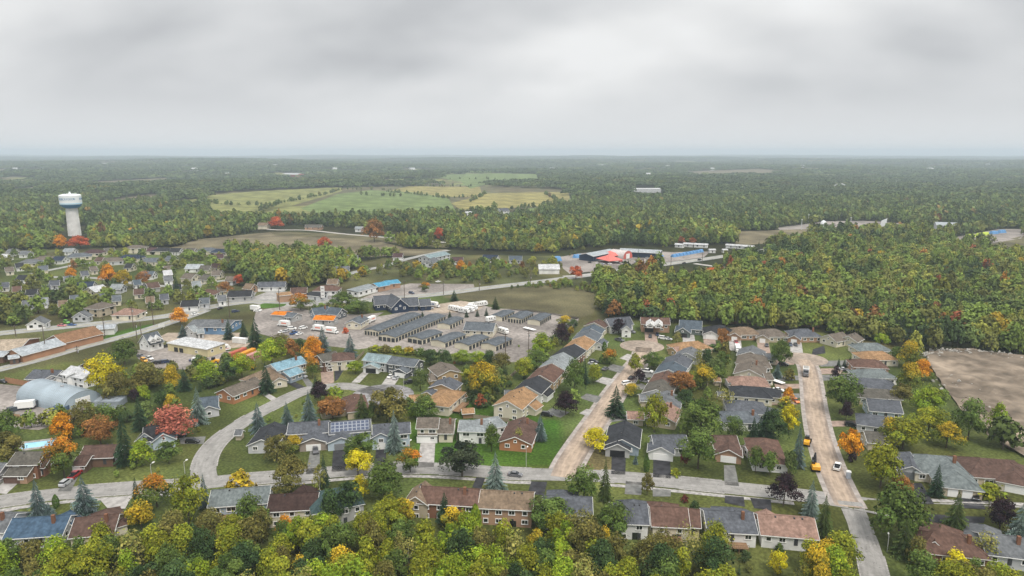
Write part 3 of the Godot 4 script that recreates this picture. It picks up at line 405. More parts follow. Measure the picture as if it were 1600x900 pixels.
	["dark navy house third in the lower row with a pale hip edge","house","slate","cream",[[-331,-611.9,-318.2,-611.9,12,3.3,6.2,"h",""]],"t"],
	["long shed with pale blue metal roof behind the cream bungalows","house","pale_metal","white",[[-277.1,-575.9,-263.9,-575.9,11,3.3,6.2,"g",""]],"t"],
	["brown-roofed cream bungalow beside the pale blue shed","house","grey_brown","cream",[[-262.6,-569.1,-254.5,-569.1,9,3.3,6.2,"g",""]],"t"],
	["dark brown cream bungalow beside the white arched shelter","house","dark_brown","cream",[[-257.2,-579.3,-247.3,-579.3,9,3.3,6.2,"g",""]],"t"],
	["taupe bungalow with cream gable on the lawn above the lower street","house","taupe_roof","cream",[[-258.1,-531.8,-248.6,-528.9,11,3.3,6.2,"g",""]],"t"],
	["grey-brown bungalow facing the lower street beside its dark shrub","house","grey_brown","cream",[[-241.3,-526.1,-234.1,-523.2,10,3.3,6.2,"g",""]],"t"],
	["cream low house between the brown bungalow and the lawn","house","taupe_roof","cream",[[-241.4,-543.7,-234.7,-543.7,9,3.3,6.2,"g",""]],"t"],
	["grey-pink bungalow left of the crimson tree","house","taupe_roof","light_grey",[[-219.4,-517.6,-213.5,-517.6,9,3.3,6.2,"g",""]],"t"],
	["maroon and tan roofed house below the street with the tan trees","house","red_brown","white",[[-215.8,-467.5,-210.5,-467.5,10,3.3,6.2,"h",""]],"t"],
	["big charcoal-roofed house with a gabled garage beside the main road","house","charcoal","grey_wall",[[-194.8,-460.8,-179.8,-463,12,3.3,6.2,"g",""]],"t"],
	["pink-walled house left of the long white bungalow","house","tan_brown","pale_brick",[[-193.6,-488.9,-187.1,-486.4,8,3.3,6.2,"g",""]],"t"],
	["long white bungalow below the woods beside the side street","house","mid_grey","white",[[-186.6,-493.9,-167.6,-496.4,9,3.3,6.2,"g",""]],"t"],
	["cream bungalow with brown roof behind the petrol station","house","brown_roof","cream",[[-155.6,-472.1,-145.5,-474.4,11,3.3,6.2,"g",""]],"t"],
	["white house with patchy brown roof behind the tall sign","house","red_brown","white",[[-136.6,-481.5,-129.2,-481.5,12,3.3,6.2,"h",""]],"t"],
	["grey gabled house in a gap of the woods by the climbing street","house","grey_roof","light_grey",[[-148.5,-562.6,-137,-565.8,10,3.3,6.2,"g",""]],"t"],
	["white house with dark roof topmost in the gap of the woods","house","slate_blue","white",[[-152.1,-627.5,-143.7,-627.5,10,3.3,6.2,"g",""]],"t"],
	["low tan roof just above the patchy brown roof","house","tan_brown","beige",[[-138.6,-506.8,-131.4,-506.8,8,3.3,6.2,"g",""]],"t"],
	["maroon-roofed house behind the grey street in the middle","house","maroon_roof","white",[[-112,-639.8,-103.5,-639.8,9,3.3,6.2,"g",""]],"t"],
	["grey house with a round window in front of the long teal roof","house","grey_roof","light_grey",[[-75.3,-597,-71.1,-615.7,11,3.3,6.2,"g",""]],"t"],
	["maroon-roofed white house above the small orange maple","house","maroon_roof","white",[[-54.8,-615.7,-44.9,-615.7,10,3.3,6.2,"g",""]],"t"],
	["long navy-roofed white house in the middle distance left of the grey roof","house","navy_roof","white",[[-26.3,-631.6,-13.1,-627.5,11,3.3,6.2,"g",""]],"t"],
	["grey-roofed house right of the long navy roof","house","slate_blue","light_grey",[[-2.4,-623.6,8.9,-623.6,11,3.3,6.2,"g",""]],"t"],
	["white-walled house cut by the left edge in the far town","house","mid_grey","white",[[-375,-491.3,-370.8,-493.9,9,3.3,6.2,"g",""]],"t"],
	["charcoal bungalow under the yellow crowns at the far left","house","charcoal","white",[[-383.5,-523.2,-374.1,-523.2,9,3.3,6.2,"g",""]],"t"],
	["grey cottage with pale gable beside the tall dark spruce in the far town","house","mid_grey","light_grey",[[-343.5,-499,-338.5,-501.5,9,3.3,6.2,"g",""]],"t"],
	["dark grey house above the yellow maples at the left","house","charcoal","grey_wall",[[-337.2,-465.2,-331.6,-467.5,9,3.3,6.2,"g",""]],"t"],
	["navy and white house with two white gables beside the street","house","navy_roof","white",[[-319.9,-493.9,-309.2,-496.4,11,3.3,6.2,"g",""]],"t"],
	["white-roofed low building in front of the navy and white house","house","white_roof","cream",[[-299.6,-474.4,-295.7,-484,12,3.3,6.2,"g",""]],"t"],
	["teal-grey house behind the rusty tree on the open lawn","house","slate_blue","white",[[-297.2,-540.7,-287.4,-540.7,9,3.3,6.2,"g",""]],"t"],
	["pale house between the two yellow-orange trees","house","light_grey_roof","light_grey",[[-289.7,-486.4,-282.3,-486.4,9,3.3,6.2,"g",""]],"t"],
	["brown house with a blue dormer right of the two yellow-orange trees","house","brown_roof","grey_wall",[[-266.4,-488.9,-261,-493.9,10,3.3,6.2,"g",""]],"t"],
	["white-walled cottage at the very back left under dark trees","house","grey_roof","white",[[-475.6,-656.8,-467.5,-656.8,9,3.3,6.2,"g",""]],"t"],
	["white house with a white front gable beyond the orange maple","house","charcoal","white",[[-212.3,-429.8,-202.4,-431.7,10,3.3,6.2,"g",""]],"t"],
	["pinkish brown hip-roofed cottage across the main road from the white dormer house","house","pink_brown","cream",[[-237.1,-407.7,-232.8,-407.7,12,3.3,6.2,"h",""]],"t"],
	["tall taupe two-storey house beside the main road left of the pinkish cottage","house","taupe_roof","beige",[[-258.7,-415.9,-257.7,-419.6,11,5,7.6,"h",""]],"t"],
	["white house among green trees by the main road at the left","house","grey_roof","white",[[-273.3,-380,-275.3,-387.8,9,3.3,6.2,"g",""]],"t"],
	["little pale grey gabled house beside the small colourful vehicles","house","grey_roof","light_grey",[[-258.6,-397.5,-258.6,-402.6,9,3.3,6.2,"g",""]],"t"],
	["grey cottage at the far left edge behind the others","house","grey_roof","white",[[-497.6,-670,-490,-670.1,10,3.3,6.2,"g",""]],"t"],
	["small white house cut by the left edge in the upper rows","house","white_roof","white",[[-478.7,-635.6,-472.7,-635.6,10,3.3,6.2,"g",""]],"t"],
	["dark-roofed house left of the yellow shrubs in the far town","house","charcoal","white",[[-426.5,-579.3,-422.3,-582.7,10,3.3,6.2,"g",""]],"t"],
	["slate-roofed house beside the upper street at the left","house","slate","cream",[[-397.6,-565.8,-392.3,-569.1,10,3.3,6.2,"g",""]],"t"],
	["white-gabled house by the little orange tree","house","grey_roof","white",[[-345.1,-517.6,-340.9,-520.4,10,3.3,6.2,"g",""]],"t"],
	["taupe house at the left edge above the white bungalow","house","taupe_roof","cream",[[-420.8,-559.3,-416.7,-562.6,10,3.3,6.2,"g",""]],"t"],
	["dark-roofed cottage left of the white-roofed low building","house","charcoal","light_grey",[[-317.6,-472.1,-313.6,-474.4,10,3.3,6.2,"g",""]],"t"],
	["white house above the colourful vehicles","house","slate","white",[[-294.6,-445.8,-290.8,-447.9,10,3.3,6.2,"g",""]],"t"],
	["pale cottage among the yellow crowns at the left","house","light_grey_roof","white",[[-309.6,-437.7,-305.9,-439.7,10,3.3,6.2,"g",""]],"t"],
	["brown-roofed house below the pale house between the trees","house","brown_roof","cream",[[-263.7,-467.5,-258.6,-469.8,10,3.3,6.2,"g",""]],"t"],
	["grey-roofed house beside the tall spruce in the far town","house","grey_roof","white",[[-268.2,-517.6,-263.6,-520.4,10,3.3,6.2,"g",""]],"t"],
	["cream house above the open lawn","house","taupe_roof","cream",[[-292.3,-565.8,-287.4,-569.1,10,3.3,6.2,"g",""]],"t"],
	["slate house between the two rows of the subdivision","house","slate","white",[[-317.6,-623.6,-310.5,-623.6,10,3.3,6.2,"g",""]],"t"],
	["brown house at the left end of the lower row","house","brown_roof","cream",[[-377.9,-615.7,-372,-615.7,10,3.3,6.2,"g",""]],"t"],
	["white trailer home on the open lawn","house","white_roof","white",[[-281.7,-543.7,-277,-546.8,10,3.3,6.2,"g",""]],"t"],
	["dark-roofed white house south of the lower street","house","charcoal","white",[[-244.9,-484,-240.5,-486.4,10,3.3,6.2,"g",""]],"t"],
	["grey house beside the white house beyond the orange maple","house","mid_grey","light_grey",[[-236.9,-450,-232.8,-452.1,10,3.3,6.2,"g",""]],"t"],
	["tan-roofed house above the main road fork","house","tan_brown","cream",[[-242,-441.7,-238,-443.7,10,3.3,6.2,"g",""]],"t"],
	["white cottage left of the big charcoal roof","house","grey_roof","white",[[-196.4,-445.8,-192.1,-447.9,10,3.3,6.2,"g",""]],"t"],
	["dark house behind the pinkish cottage","house","slate","cream",[[-266.4,-445.8,-262.5,-447.9,10,3.3,6.2,"g",""]],"t"],
	["red-roofed cottage among yellow crowns at the far left","house","red_brown","white",[[-355.2,-476.8,-351.4,-479.1,9,3.3,6.2,"g",""]],"t"],
	["grey-roofed cottage left of the navy and white house","house","mid_grey","white",[[-337.5,-481.5,-333.6,-484,9,3.3,6.2,"g",""]],"t"],
	["tan-roofed house behind the bright green van","house","tan_brown","cream",[[-291.8,-429.8,-288.1,-431.7,9,3.3,6.2,"g",""]],"t"],
	["slate cottage above the tall taupe house","house","slate","white",[[-280,-450,-276.1,-452.1,9,3.3,6.2,"g",""]],"t"],
	["white-walled brown house by the lower street left of the lawn","house","brown_roof","white",[[-312.3,-534.7,-307.9,-537.7,9,3.3,6.2,"g",""]],"t"],
	["charcoal cottage right below the lower row","house","charcoal","cream",[[-330.9,-579.3,-325.4,-579.3,9,3.3,6.2,"g",""]],"t"],
	["pale bungalow south of the grey-brown bungalow","house","light_grey_roof","white",[[-236.7,-496.4,-232.2,-499,9,3.3,6.2,"g",""]],"t"],
	["slate bungalow right of the white house beyond the orange maple","house","slate","light_grey",[[-204.7,-437.7,-199.7,-439.7,9,3.3,6.2,"g",""]],"t"],
	["brown bungalow under the brown tree in the far town","house","grey_brown","cream",[[-209.5,-476.8,-205,-479.1,9,3.3,6.2,"g",""]],"t"],
	["blue-grey cottage between the yellow tree and the brown house","house","slate_blue","white",[[-283.1,-501.5,-279.7,-504.2,9,3.3,6.2,"g",""]],"t"],
	["white gabled cottage between the two streets of the subdivision","house","mid_grey","white",[[-346.5,-540.7,-343.2,-543.7,9,3.3,6.2,"g",""]],"t"],
	["taupe cottage by the bend of the upper street","house","taupe_roof","cream",[[-352.6,-562.6,-349.2,-565.8,9,3.3,6.2,"g",""]],"t"],
	["grey bungalow above the white house by the main road","house","grey_roof","white",[[-314.9,-429.8,-310.5,-431.7,9,3.3,6.2,"g",""]],"t"],
	["dark cottage at the left edge above the main road","house","charcoal","white",[[-341.5,-445.8,-337.9,-447.9,9,3.3,6.2,"g",""]],"t"],
	["navy blue restaurant with grey gabled roofs beside the main road","restaurant","mid_grey","navy",[[-89.6,-432.9,-78.6,-436.9,11,4,8.5,"g","x"],[-70.9,-422.7,-79.3,-438.6,11,4,9,"g",""],[-71.1,-431.1,-61.4,-433.1,10,3.6,7.6,"g",""],[-60,-431.8,-53.6,-433.8,9,3.4,6.6,"g",""]],"f","restaurant"],
	["grey cottage with two gables behind the orange-roofed rental office","house","slate_blue","blue_grey",[[-122.3,-407.7,-114.3,-413,9,3.2,6.2,"g",""],[-112.2,-411.3,-104.3,-407.7,9,3.2,6.2,"g","","slate_blue","dark_grey_wall"]],"f"],
	["rental office with bright orange roof and grey walls","shop","orange_roof","grey_wall",[[-116.4,-394.7,-104.5,-393.1,8,3.4,4.9,"g",""]],"f","rental_office"],
	["orange-roofed drive-through canopy joined to a small grey office","shop","orange_roof","grey_wall",[[-144.8,-406.8,-136.5,-405.1,9,3.6,4.4,"g","n"],[-136.2,-404.3,-129.7,-400.9,8,3,4.6,"g","","slate"]],"f","rental_canopy"],
	["cream shed with slate roof and a small red tree beside it","shed","slate","cream",[[-91.5,-381,-89.1,-393.5,8.5,3.6,5.2,"g","x"]],"f","storage_shed"],
	["long blue shop with low grey roof beside the orange maple","shop","grey_roof","blue_wall",[[-181.8,-379.3,-158.2,-377.7,17,4.2,6,"g",""]],"f","long_shop"],
	["little white clapboard house behind the blue shop beside the spruce","house","light_grey_roof","light_grey",[[-177.5,-363.1,-176,-365.9,9,3.8,6.4,"g",""],[-173,-363.7,-170.5,-365,7,3,4.8,"g",""]],"f"],
	["cream repair garage with flat white roof and open bays","garage","white_roof","pale_yellow",[[-174.5,-343.2,-148.8,-331.3,11,4,4.3,"s","gk2"]],"f","repair_garage"],
	["white farmhouse with dark steep roof and two white dormers by the side road","house","charcoal","white",[[-188.7,-338.3,-185.1,-344.6,9,3.8,8.4,"g","","slate"],[-186.9,-340.8,-182.7,-335.9,2.6,6.1,7.2,"g","o","white","white"],[-185.9,-344,-181.7,-338.9,2.6,6.1,7.2,"g","o","white","white"]],"f"],
	["long brick barn with rusty brown roof between the two main roads","barn","rust_roof","orange_brick",[[-237,-342.2,-228,-360.7,15,3.8,7,"g","n","rust_roof","rust_fence"]],"t","long_barn"],
	["long low barn with pale metal roof joined to the rusty one","barn","pale_metal","orange_brick",[[-242.7,-319.8,-235.1,-339.6,13,3.6,6,"g","n","pale_metal","rust_fence"]],"t","long_barn"],
	["weathered tan roofed barn at the left edge behind the pale roofs","barn","weathered","brick",[[-270.2,-331.4,-246.5,-336.2,22,4.2,6.6,"g","n"]],"t","long_barn"],
	["low white-roofed building at the left edge before the barns","barn","pale_metal","brown_wall",[[-256.5,-321.3,-245.8,-321.3,9,3.4,4.6,"g",""],[-242.4,-316.4,-239.6,-318.5,6,3,3.8,"g",""]],"t","low_barn"],
	["small white block building with pale roof at the end of the rusty barn","shop","pale_metal","white",[[-232.2,-371.5,-224.2,-374.4,10,3.6,4.6,"g","n"]],"t","block_building"],
	["white bungalow with grey roof and a gable over its windows by the board fence","house","mid_grey","white",[[-211.6,-289.8,-199.1,-288.9,11,3.2,5.4,"g",""],[-200.4,-283.9,-205.1,-290.1,7,3.2,5,"g",""]],"f"],
	["white two-storey house with white metal roof beside the yellow tree","house","white_roof","white",[[-194.9,-289.7,-182.3,-284.3,9.5,5,7.2,"g",""],[-189.7,-283.2,-193.1,-291.3,6,5,6.4,"g",""]],"f"],
	["low dark-roofed house half hidden by the yellow tree","house","dark_roof","brown_wall",[[-195.7,-300.8,-193.3,-305.7,9,3.2,5.2,"g",""]],"f"],
	["cream workshop with long slate roof among the storage rows","workshop","slate","cream",[[-25.5,-372.4,-9.6,-369.4,12,3.6,6.6,"g",""]],"f","workshop"],
	["long low shop row of the plaza with pale front","shop","light_grey_roof","white",[[-112.4,-471.9,-101.7,-493.2,10,3.6,4.4,"s",""]],"t","shop_row"],
	["plaza building with bright aqua roof","shop","aqua_roof","pale_brick",[[-101.4,-492,-94.8,-499.6,11,3.8,5.6,"g",""]],"t","shop_row"],
	["plaza building with blue roof and brick front at the right end","shop","aqua_roof","pale_brick",[[-95.5,-503.2,-86.8,-508.5,11,3.8,5.4,"g",""]],"t","shop_row"],
	["long teal-roofed hall behind the yellow trees","hall","teal_roof","light_grey",[[-80.5,-620.9,-64.7,-645.6,14,5,7.2,"g",""]],"t","hall"],
	["petrol station shop with grey canopy roof","shop","charcoal","light_grey",[[-142.1,-463.9,-129.8,-459.6,10,3.6,4.2,"s",""]],"t","station_shop"],
	["petrol station canopy on the pale forecourt","canopy","tan_roof","pale_brick",[[-159.7,-455.7,-151.9,-460.1,9,4.6,5,"s","n"]],"t","station_canopy"],
	["big white-roofed shed beside the main road in the middle","shed","white_roof","white",[[22.8,-570.9,39.6,-570.9,16,4.2,7,"g","n"]],"t","white_shed"],
	["long dark shed with pale roof, left of the two behind the market","shed","pale_metal","navy",[[69.6,-634.4,96.1,-664.6,16,5,7,"g","n"]],"t","market_shed"],
	["long dark shed with pale roof, right of the two behind the market","shed","pale_metal","navy",[[107.5,-669.2,144.4,-655.7,16,5,7,"g","n"]],"t","market_shed"],
	["low brown house with white trim half sunk in the woods before the main road","house","brown_roof","white",[[134.1,-538.2,158.3,-544.2,11,3.2,5.6,"g",""],[145.3,-535.5,155.3,-538.4,6,3,4,"g","","pale_metal"]],"t"],
	["leftmost of the white mobile homes","mobile home","white_roof","white",[[176.1,-729.2,183.1,-724,5,3.2,4.2,"g",""]],"t","mobile_home"],
	["second white mobile home from the left","mobile home","white_roof","white",[[186.3,-734.5,194.7,-729.2,5,3.2,4.2,"g",""]],"t","mobile_home"],
	["third and longest of the left white mobile homes","mobile home","white_roof","white",[[196,-729.2,209,-724,5,3.2,4.2,"g",""]],"t","mobile_home"],
	["left one of the right pair of long white mobile homes","mobile home","white_roof","white",[[228.8,-724,238.1,-718.8,5,3.2,4.2,"g",""]],"t","mobile_home"],
	["right one of the right pair of long white mobile homes","mobile home","white_roof","white",[[239.4,-718.8,252.9,-708.7,5,3.2,4.2,"g",""]],"t","mobile_home"],
	["small white cabin before the mobile homes, left one","cabin","white_roof","white",[[200.1,-687.5,205.9,-687.5,5,3,3.8,"g",""]],"t","cabin"],
	["small white cabin before the mobile homes, right one","cabin","white_roof","white",[[213.7,-687.5,218.2,-687.5,5,3,3.8,"g",""]],"t","cabin"],
	["grey metal shed with pale roof in the far right woods","shed","pale_metal","light_grey",[[568.1,-915.4,591.1,-905.7,24,6,9,"g","n"]],"t","metal_shed"],
	["long white-roofed hall far off in the woods","hall","white_roof","light_grey",[[299.9,-1727.4,370.4,-1734.2,30,8,10,"g","n"]],"t","far_hall"],
	["far white barn with a red end beyond the pastures","barn","white_roof","red_roof",[[-1025.7,-3134.1,-936.3,-3068.2,40,9,14,"g","n"]],"t","far_barn"],
	["white farmhouse with dark windows beside the far yellow field","house","mid_grey","white",[[-22.3,-1138.1,-8.6,-1152.2,12,5,9,"g",""]],"t"],
	["far white cabin in the woods below the pastures","cabin","white_roof","white",[[-76.7,-1108.5,-68.1,-1121.1,10,4,6,"g","n"]],"t","far_cabin"],
	["cream barn at the end of the far country road","barn","tan_brown","cream",[[-336.5,-908.4,-324.6,-908.6,14,5,8,"g","n"]],"t","far_barn"],
	["long brown bungalow behind the far country road","house","grey_brown","pale_brick",[[-271.7,-899.3,-250.7,-899.5,12,4,6.5,"g",""]],"t"],
	["pale house right of the country road junction","house","light_grey_roof","white",[[-200.7,-876.2,-191.7,-876.2,10,4,6.5,"g",""]],"t"],
	["white barn on the left skyline","barn","white_roof","white",[[-1525.8,-6901.3,-1468.5,-6930.6,22,9,13,"g","n"]],"t","skyline_barn"],
	["white shed near the left skyline","barn","white_roof","white",[[-1352,-4128.8,-1313.6,-4104.1,22,9,13,"g","n"]],"t","skyline_barn"],
	["smaller white shed near the left skyline","barn","white_roof","white",[[-1436.6,-4175.5,-1404.3,-4159.9,22,9,13,"g","n"]],"t","skyline_barn"],
	["white farm sheds on the middle skyline","barn","white_roof","white",[[619.8,-4977.2,658.4,-4923,22,9,13,"g","n"]],"t","skyline_barn"],
	["white silo shed on the right skyline","barn","white_roof","white",[[2481.5,-7071.3,2494,-6978.8,22,9,13,"g","n"]],"t","skyline_barn"],
	["pale barn on the right skyline","barn","white_roof","white",[[3636.6,-9802.6,3660.1,-9721.3,22,9,13,"g","n"]],"t","skyline_barn"],
	["pale gravel works shed in the right woods","barn","white_roof","white",[[957,-2031.4,977.2,-2038.1,22,9,13,"g","n"]],"t","skyline_barn"],
	["pale roof in the far right woods","barn","white_roof","white",[[1273.5,-2321.4,1295.7,-2326.4,22,9,13,"g","n"]],"t","skyline_barn"],
	["dark wooded barn on the skyline right of the pastures","barn","white_roof","white",[[-595.2,-6461.2,-520.4,-6419.2,22,9,13,"g","n"]],"t","skyline_barn"],
	["tiny white barn at the far left under the skyline","barn","white_roof","white",[[-2488.9,-3456.3,-2473.1,-3465.5,24,10,15,"g","n"]],"t","skyline_barn"],
	["tiny pale barn left of centre under the skyline","barn","white_roof","white",[[-2706.9,-4587.1,-2680.8,-4585.8,24,10,15,"g","n"]],"t","skyline_barn"],
	["tiny white farmhouse beyond the ploughed strips","barn","white_roof","white",[[-1607.4,-3482.3,-1581.4,-3474.5,24,10,15,"g","n"]],"t","skyline_barn"],
	["tiny grey barn left of the red-ended white barn","barn","white_roof","white",[[-1263.4,-3050.3,-1248.8,-3055.9,24,10,15,"g","n"]],"t","skyline_barn"],
	["tiny white shed between the skyline barns","barn","white_roof","white",[[-936.6,-3623.1,-918.7,-3631.9,24,10,15,"g","n"]],"t","skyline_barn"],
	["tiny pale barn above the distant green field","barn","white_roof","white",[[-569.4,-3854.8,-547.1,-3873.3,24,10,15,"g","n"]],"t","skyline_barn"],
	["tiny white barn right of the distant green field","barn","white_roof","white",[[224.1,-4045.4,242.8,-3985.2,24,10,15,"g","n"]],"t","skyline_barn"],
	["tiny white house above the long far hall","barn","white_roof","white",[[569.7,-2934.2,585.7,-2933,24,10,15,"g","n"]],"t","skyline_barn"],
	["tiny pale barn left of the far pale clearing","barn","white_roof","white",[[958.6,-4329.6,982.4,-4328.7,24,10,15,"g","n"]],"t","skyline_barn"],
	["tiny white barn beside the far pale clearing","barn","white_roof","white",[[1116,-3899.4,1135.1,-3890.9,24,10,15,"g","n"]],"t","skyline_barn"],
	["tiny white barn on the right under the skyline","barn","white_roof","white",[[1712.3,-4124.6,1729.9,-4112.2,24,10,15,"g","n"]],"t","skyline_barn"],
	["tiny grey barn at the far right under the skyline","barn","white_roof","white",[[2332.1,-3886.4,2373.1,-3918.4,24,10,15,"g","n"]],"t","skyline_barn"],
	["tiny pale barn at the right edge of the skyline","barn","white_roof","white",[[3306.3,-4844.9,3319.8,-4819,24,10,15,"g","n"]],"t","skyline_barn"],
	["tan shed behind the wide rust coloured tree","shed","tan_roof","beige",[[88.6,-285.8,90.8,-285.8,3,2.2,3.2,"g","n"]],"t","garden_shed"],
	["grey shed in the middle block","shed","grey_roof","beige",[[85,-267.8,87.1,-267.8,3,2.2,3.2,"g","n"]],"t","garden_shed"],
	["brown shed behind the pale grey roof","shed","brown_roof","beige",[[91.3,-314.2,93.8,-314.2,3,2.2,3.2,"g","n"]],"t","garden_shed"],
	["grey shed behind the cream gabled house","shed","grey_roof","beige",[[-2.7,-269.4,-0.5,-269.4,3,2.2,3.2,"g","n"]],"t","garden_shed"],
	["white shed behind the dark roofs by the storage yard","shed","white_roof","beige",[[11.6,-312.1,14,-312.1,3,2.2,3.2,"g","n"]],"t","garden_shed"],
	["brown shed at the edge of the bare field","shed","brown_roof","beige",[[162.9,-274.1,165,-274.1,3,2.2,3.2,"g","n"]],"t","garden_shed"],
	["little shed west of the charcoal hip roof","shed","tan_brown","beige",[[92.7,-275.7,94.9,-275.7,3,2.2,3.2,"g","n"]],"t","garden_shed"],
	["grey shed near the crescent bend","shed","grey_roof","beige",[[-97.8,-228.1,-96,-228.1,3,2.2,3.2,"g","n"]],"t","garden_shed"],
]
const STORAGE := [
	["longest slate-roofed storage row, at the back left of the yard",[-78.2,-367.6,-59.8,-408.5],9.5,3,5],
	["long slate-roofed storage row beside the longest one with four wide front doors",[-67.5,-355.4,-45.2,-405.1],11,4,4],
	["shorter storage row with three front doors behind the shrub hedge",[-51.8,-351.5,-42.6,-366.9],10,3,3],
	["storage row with blank cream end wall, second from the right of the front four",[-38.9,-345.2,-29.1,-362.1],9,3,0],
	["short storage row at the back right with blank end wall",[-39.5,-382.1,-32.6,-398.5],8,2,0],
	["storage row with cream end wall in the middle of the front four",[-26.1,-340.3,-16.2,-356.7],9,3,0],
	["storage row at the right end of the front four",[-12.2,-339.1,-3.8,-352.8],9,3,0],
	["small storage row beside the white campers, left of the far three",[-9.7,-401,-2,-416.3],8,2,0],
	["small storage row with five end doors, middle of the far three",[1.5,-396.1,9.1,-412.8],9,2,5],
	["small storage row with cream end wall, right of the far three",[12.8,-391.3,20.4,-407.7],8,2,0],
]
const CONTAINERS := [
	["dark blue container beside the arched shed door",[-179.1,-252.8,-173.8,-253.4],"container_blue",2.5,2.6],
	["charcoal container against the left end of the arched shed",[-194.5,-258.4,-189.9,-259.8],"container_dark",2.5,2.6],
	["leftmost grey container in the row of four by the arched shed",[-165.5,-257.6,-166.3,-264.2],"container_grey",2.5,2.6],
	["second grey container in the row of four by the arched shed",[-162.7,-257.6,-163.4,-264.2],"container_grey",2.5,2.6],
	["third grey container in the row of four by the arched shed",[-160.2,-257.6,-160.8,-264.2],"container_grey",2.5,2.6],
	["rightmost grey container in the row of four by the arched shed",[-157.6,-257.6,-158.2,-264.2],"container_grey",2.5,2.6],
	["rusty red container, left of the bright three in the garage yard",[-139.7,-322.9,-135.8,-334.2],"container_red",2.6,2.8],
	["bright yellow container between the red and pink ones",[-134.6,-319.7,-130.8,-333],"container_yellow",2.6,2.8],
	["faded pink container, right of the bright three in the garage yard",[-129.9,-318.6,-126.3,-328.5],"container_pink",2.6,2.8],
	["long white trailer box before the spruces by the blue shop",[-149.2,-353.7,-141.3,-351.2],"white",2.5,2.8],
	["black skip at the left edge of the arched shed yard",[-197.2,-252.8,-194.6,-256.9],"container_dark",2.4,1.8],
]
const FENCES := [
	["tall rust-coloured board fence behind the arched shed","rust_fence",2.6,[-224,-288.2,-200.6,-279.1,-172.6,-269]],
	["pale weathered fence behind the white split-level garden","weathered_fence",1.7,[-14.7,-246.7,-1,-243]],
	["low weathered fence beside the teal-roofed house garden","weathered_fence",1.6,[-75,-333.4,-76.2,-314.2]],
	["dark board fence behind the hip-roofed houses by the bare field","timber",1.7,[168.4,-291.7,173,-291.7,165.7,-276.7]],
	["weathered back fence in the middle of the middle block","weathered_fence",1.6,[97,-318.3,86.2,-286.5,75.6,-256]],
	["weathered back fence behind the row west of the middle road","weathered_fence",1.6,[-9.6,-269,0,-297,15.1,-337.9]],
	["weathered fence before the row west of the right road","weathered_fence",1.6,[105.1,-324.6,95,-295.2,84.8,-266.7]],
	["pale fence beside the garden of the two-part brown house","weathered_fence",1.5,[-19.4,-225.5,-20.3,-243]],
	["timber fence between the white garage house and the green maple","timber",1.6,[60.1,-217.1,64.7,-233.4]],
	["timber fence behind the three alike houses at the wood edge","timber",1.7,[128.6,-394,144,-392.4,161,-389.4,178.6,-384.9]],
]
const TARPS := [
	["first blue tarpaulin heap from the left in the row right of the market",[155.4,-656.4,159.1,-659.7],4.5,2.6,"tarp_blue"],
	["second blue tarpaulin heap from the left in the row right of the market",[159.6,-660.4,163.3,-663.7],4.5,2.6,"tarp_blue"],
	["third blue tarpaulin heap from the left in the row right of the market",[163.9,-664.4,167.6,-667.7],4.5,2.6,"tarp_blue"],
	["fourth blue tarpaulin heap from the left in the row right of the market",[168.2,-668.4,172,-671.8],4.5,2.6,"tarp_blue"],
	["fifth blue tarpaulin heap from the left in the row right of the market",[172.6,-672.5,176.4,-675.9],4.5,2.6,"tarp_blue"],
	["sixth blue tarpaulin heap from the left in the row right of the market",[177,-676.6,180.9,-680.1],4.5,2.6,"tarp_blue"],
	["seventh blue tarpaulin heap from the left in the row right of the market",[181.5,-680.8,185.4,-684.3],4.5,2.6,"tarp_blue"],
	["eighth blue tarpaulin heap from the left in the row right of the market",[186,-685,190,-688.6],4.5,2.6,"tarp_blue"],
	["ninth blue tarpaulin heap from the left in the row right of the market",[190.6,-689.3,194.6,-692.9],4.5,2.6,"tarp_blue"],
	["blue tarpaulin heap left of the market sheds",[59.3,-652.3,68.4,-656.4],6,3,"tarp_blue"],
	["blue tarpaulin roof behind the big white shed",[38.4,-632.6,45.8,-636.4],6,4,"tarp_blue"],
	["blue tarpaulin stack near the right shed of the market",[138,-656.4,147.3,-664.8],6,2,"tarp_blue"],
	["lime yellow covered stack in the yard at the far right",[547.6,-816.8,558.8,-823.2],6,3.5,"tarp_lime"],
	["second lime yellow covered stack in the yard at the far right",[566.9,-829.4,578.3,-836],6,3.5,"tarp_lime"],
	["third lime yellow covered stack in the yard at the far right",[578.1,-836.8,589.7,-843.5],6,3.5,"tarp_lime"],
	["bright blue covered stack in the yard at the far right",[598.1,-850,610,-856.7],6,3.5,"tarp_blue"],
	["second bright blue covered stack in the yard at the far right",[615.7,-861.4,627.9,-868.3],6,3.5,"tarp_blue"],
]
const CANOPIES := [
	["large coral red market canopy on posts",[83.1,-621.2,97.2,-628.7],20,3.2,7.5,"cloth_red"],
	["second coral red market canopy joined behind the large one",[88.4,-648.3,100.7,-656.4],16,3.2,7,"cloth_red"],
]
const RUBBLE := [
	["pale broken stones along the top of the bare field",[206.8,-328.9,223.6,-337.9,241,-334.5,253.3,-324.6,268.6,-312.2],2.2,380],
	["loose stones scattered over the middle of the bare field",[197,-295.2,194.5,-282.3,192.3,-266.7,184.4,-249.3,193.3,-243],6,70],
]
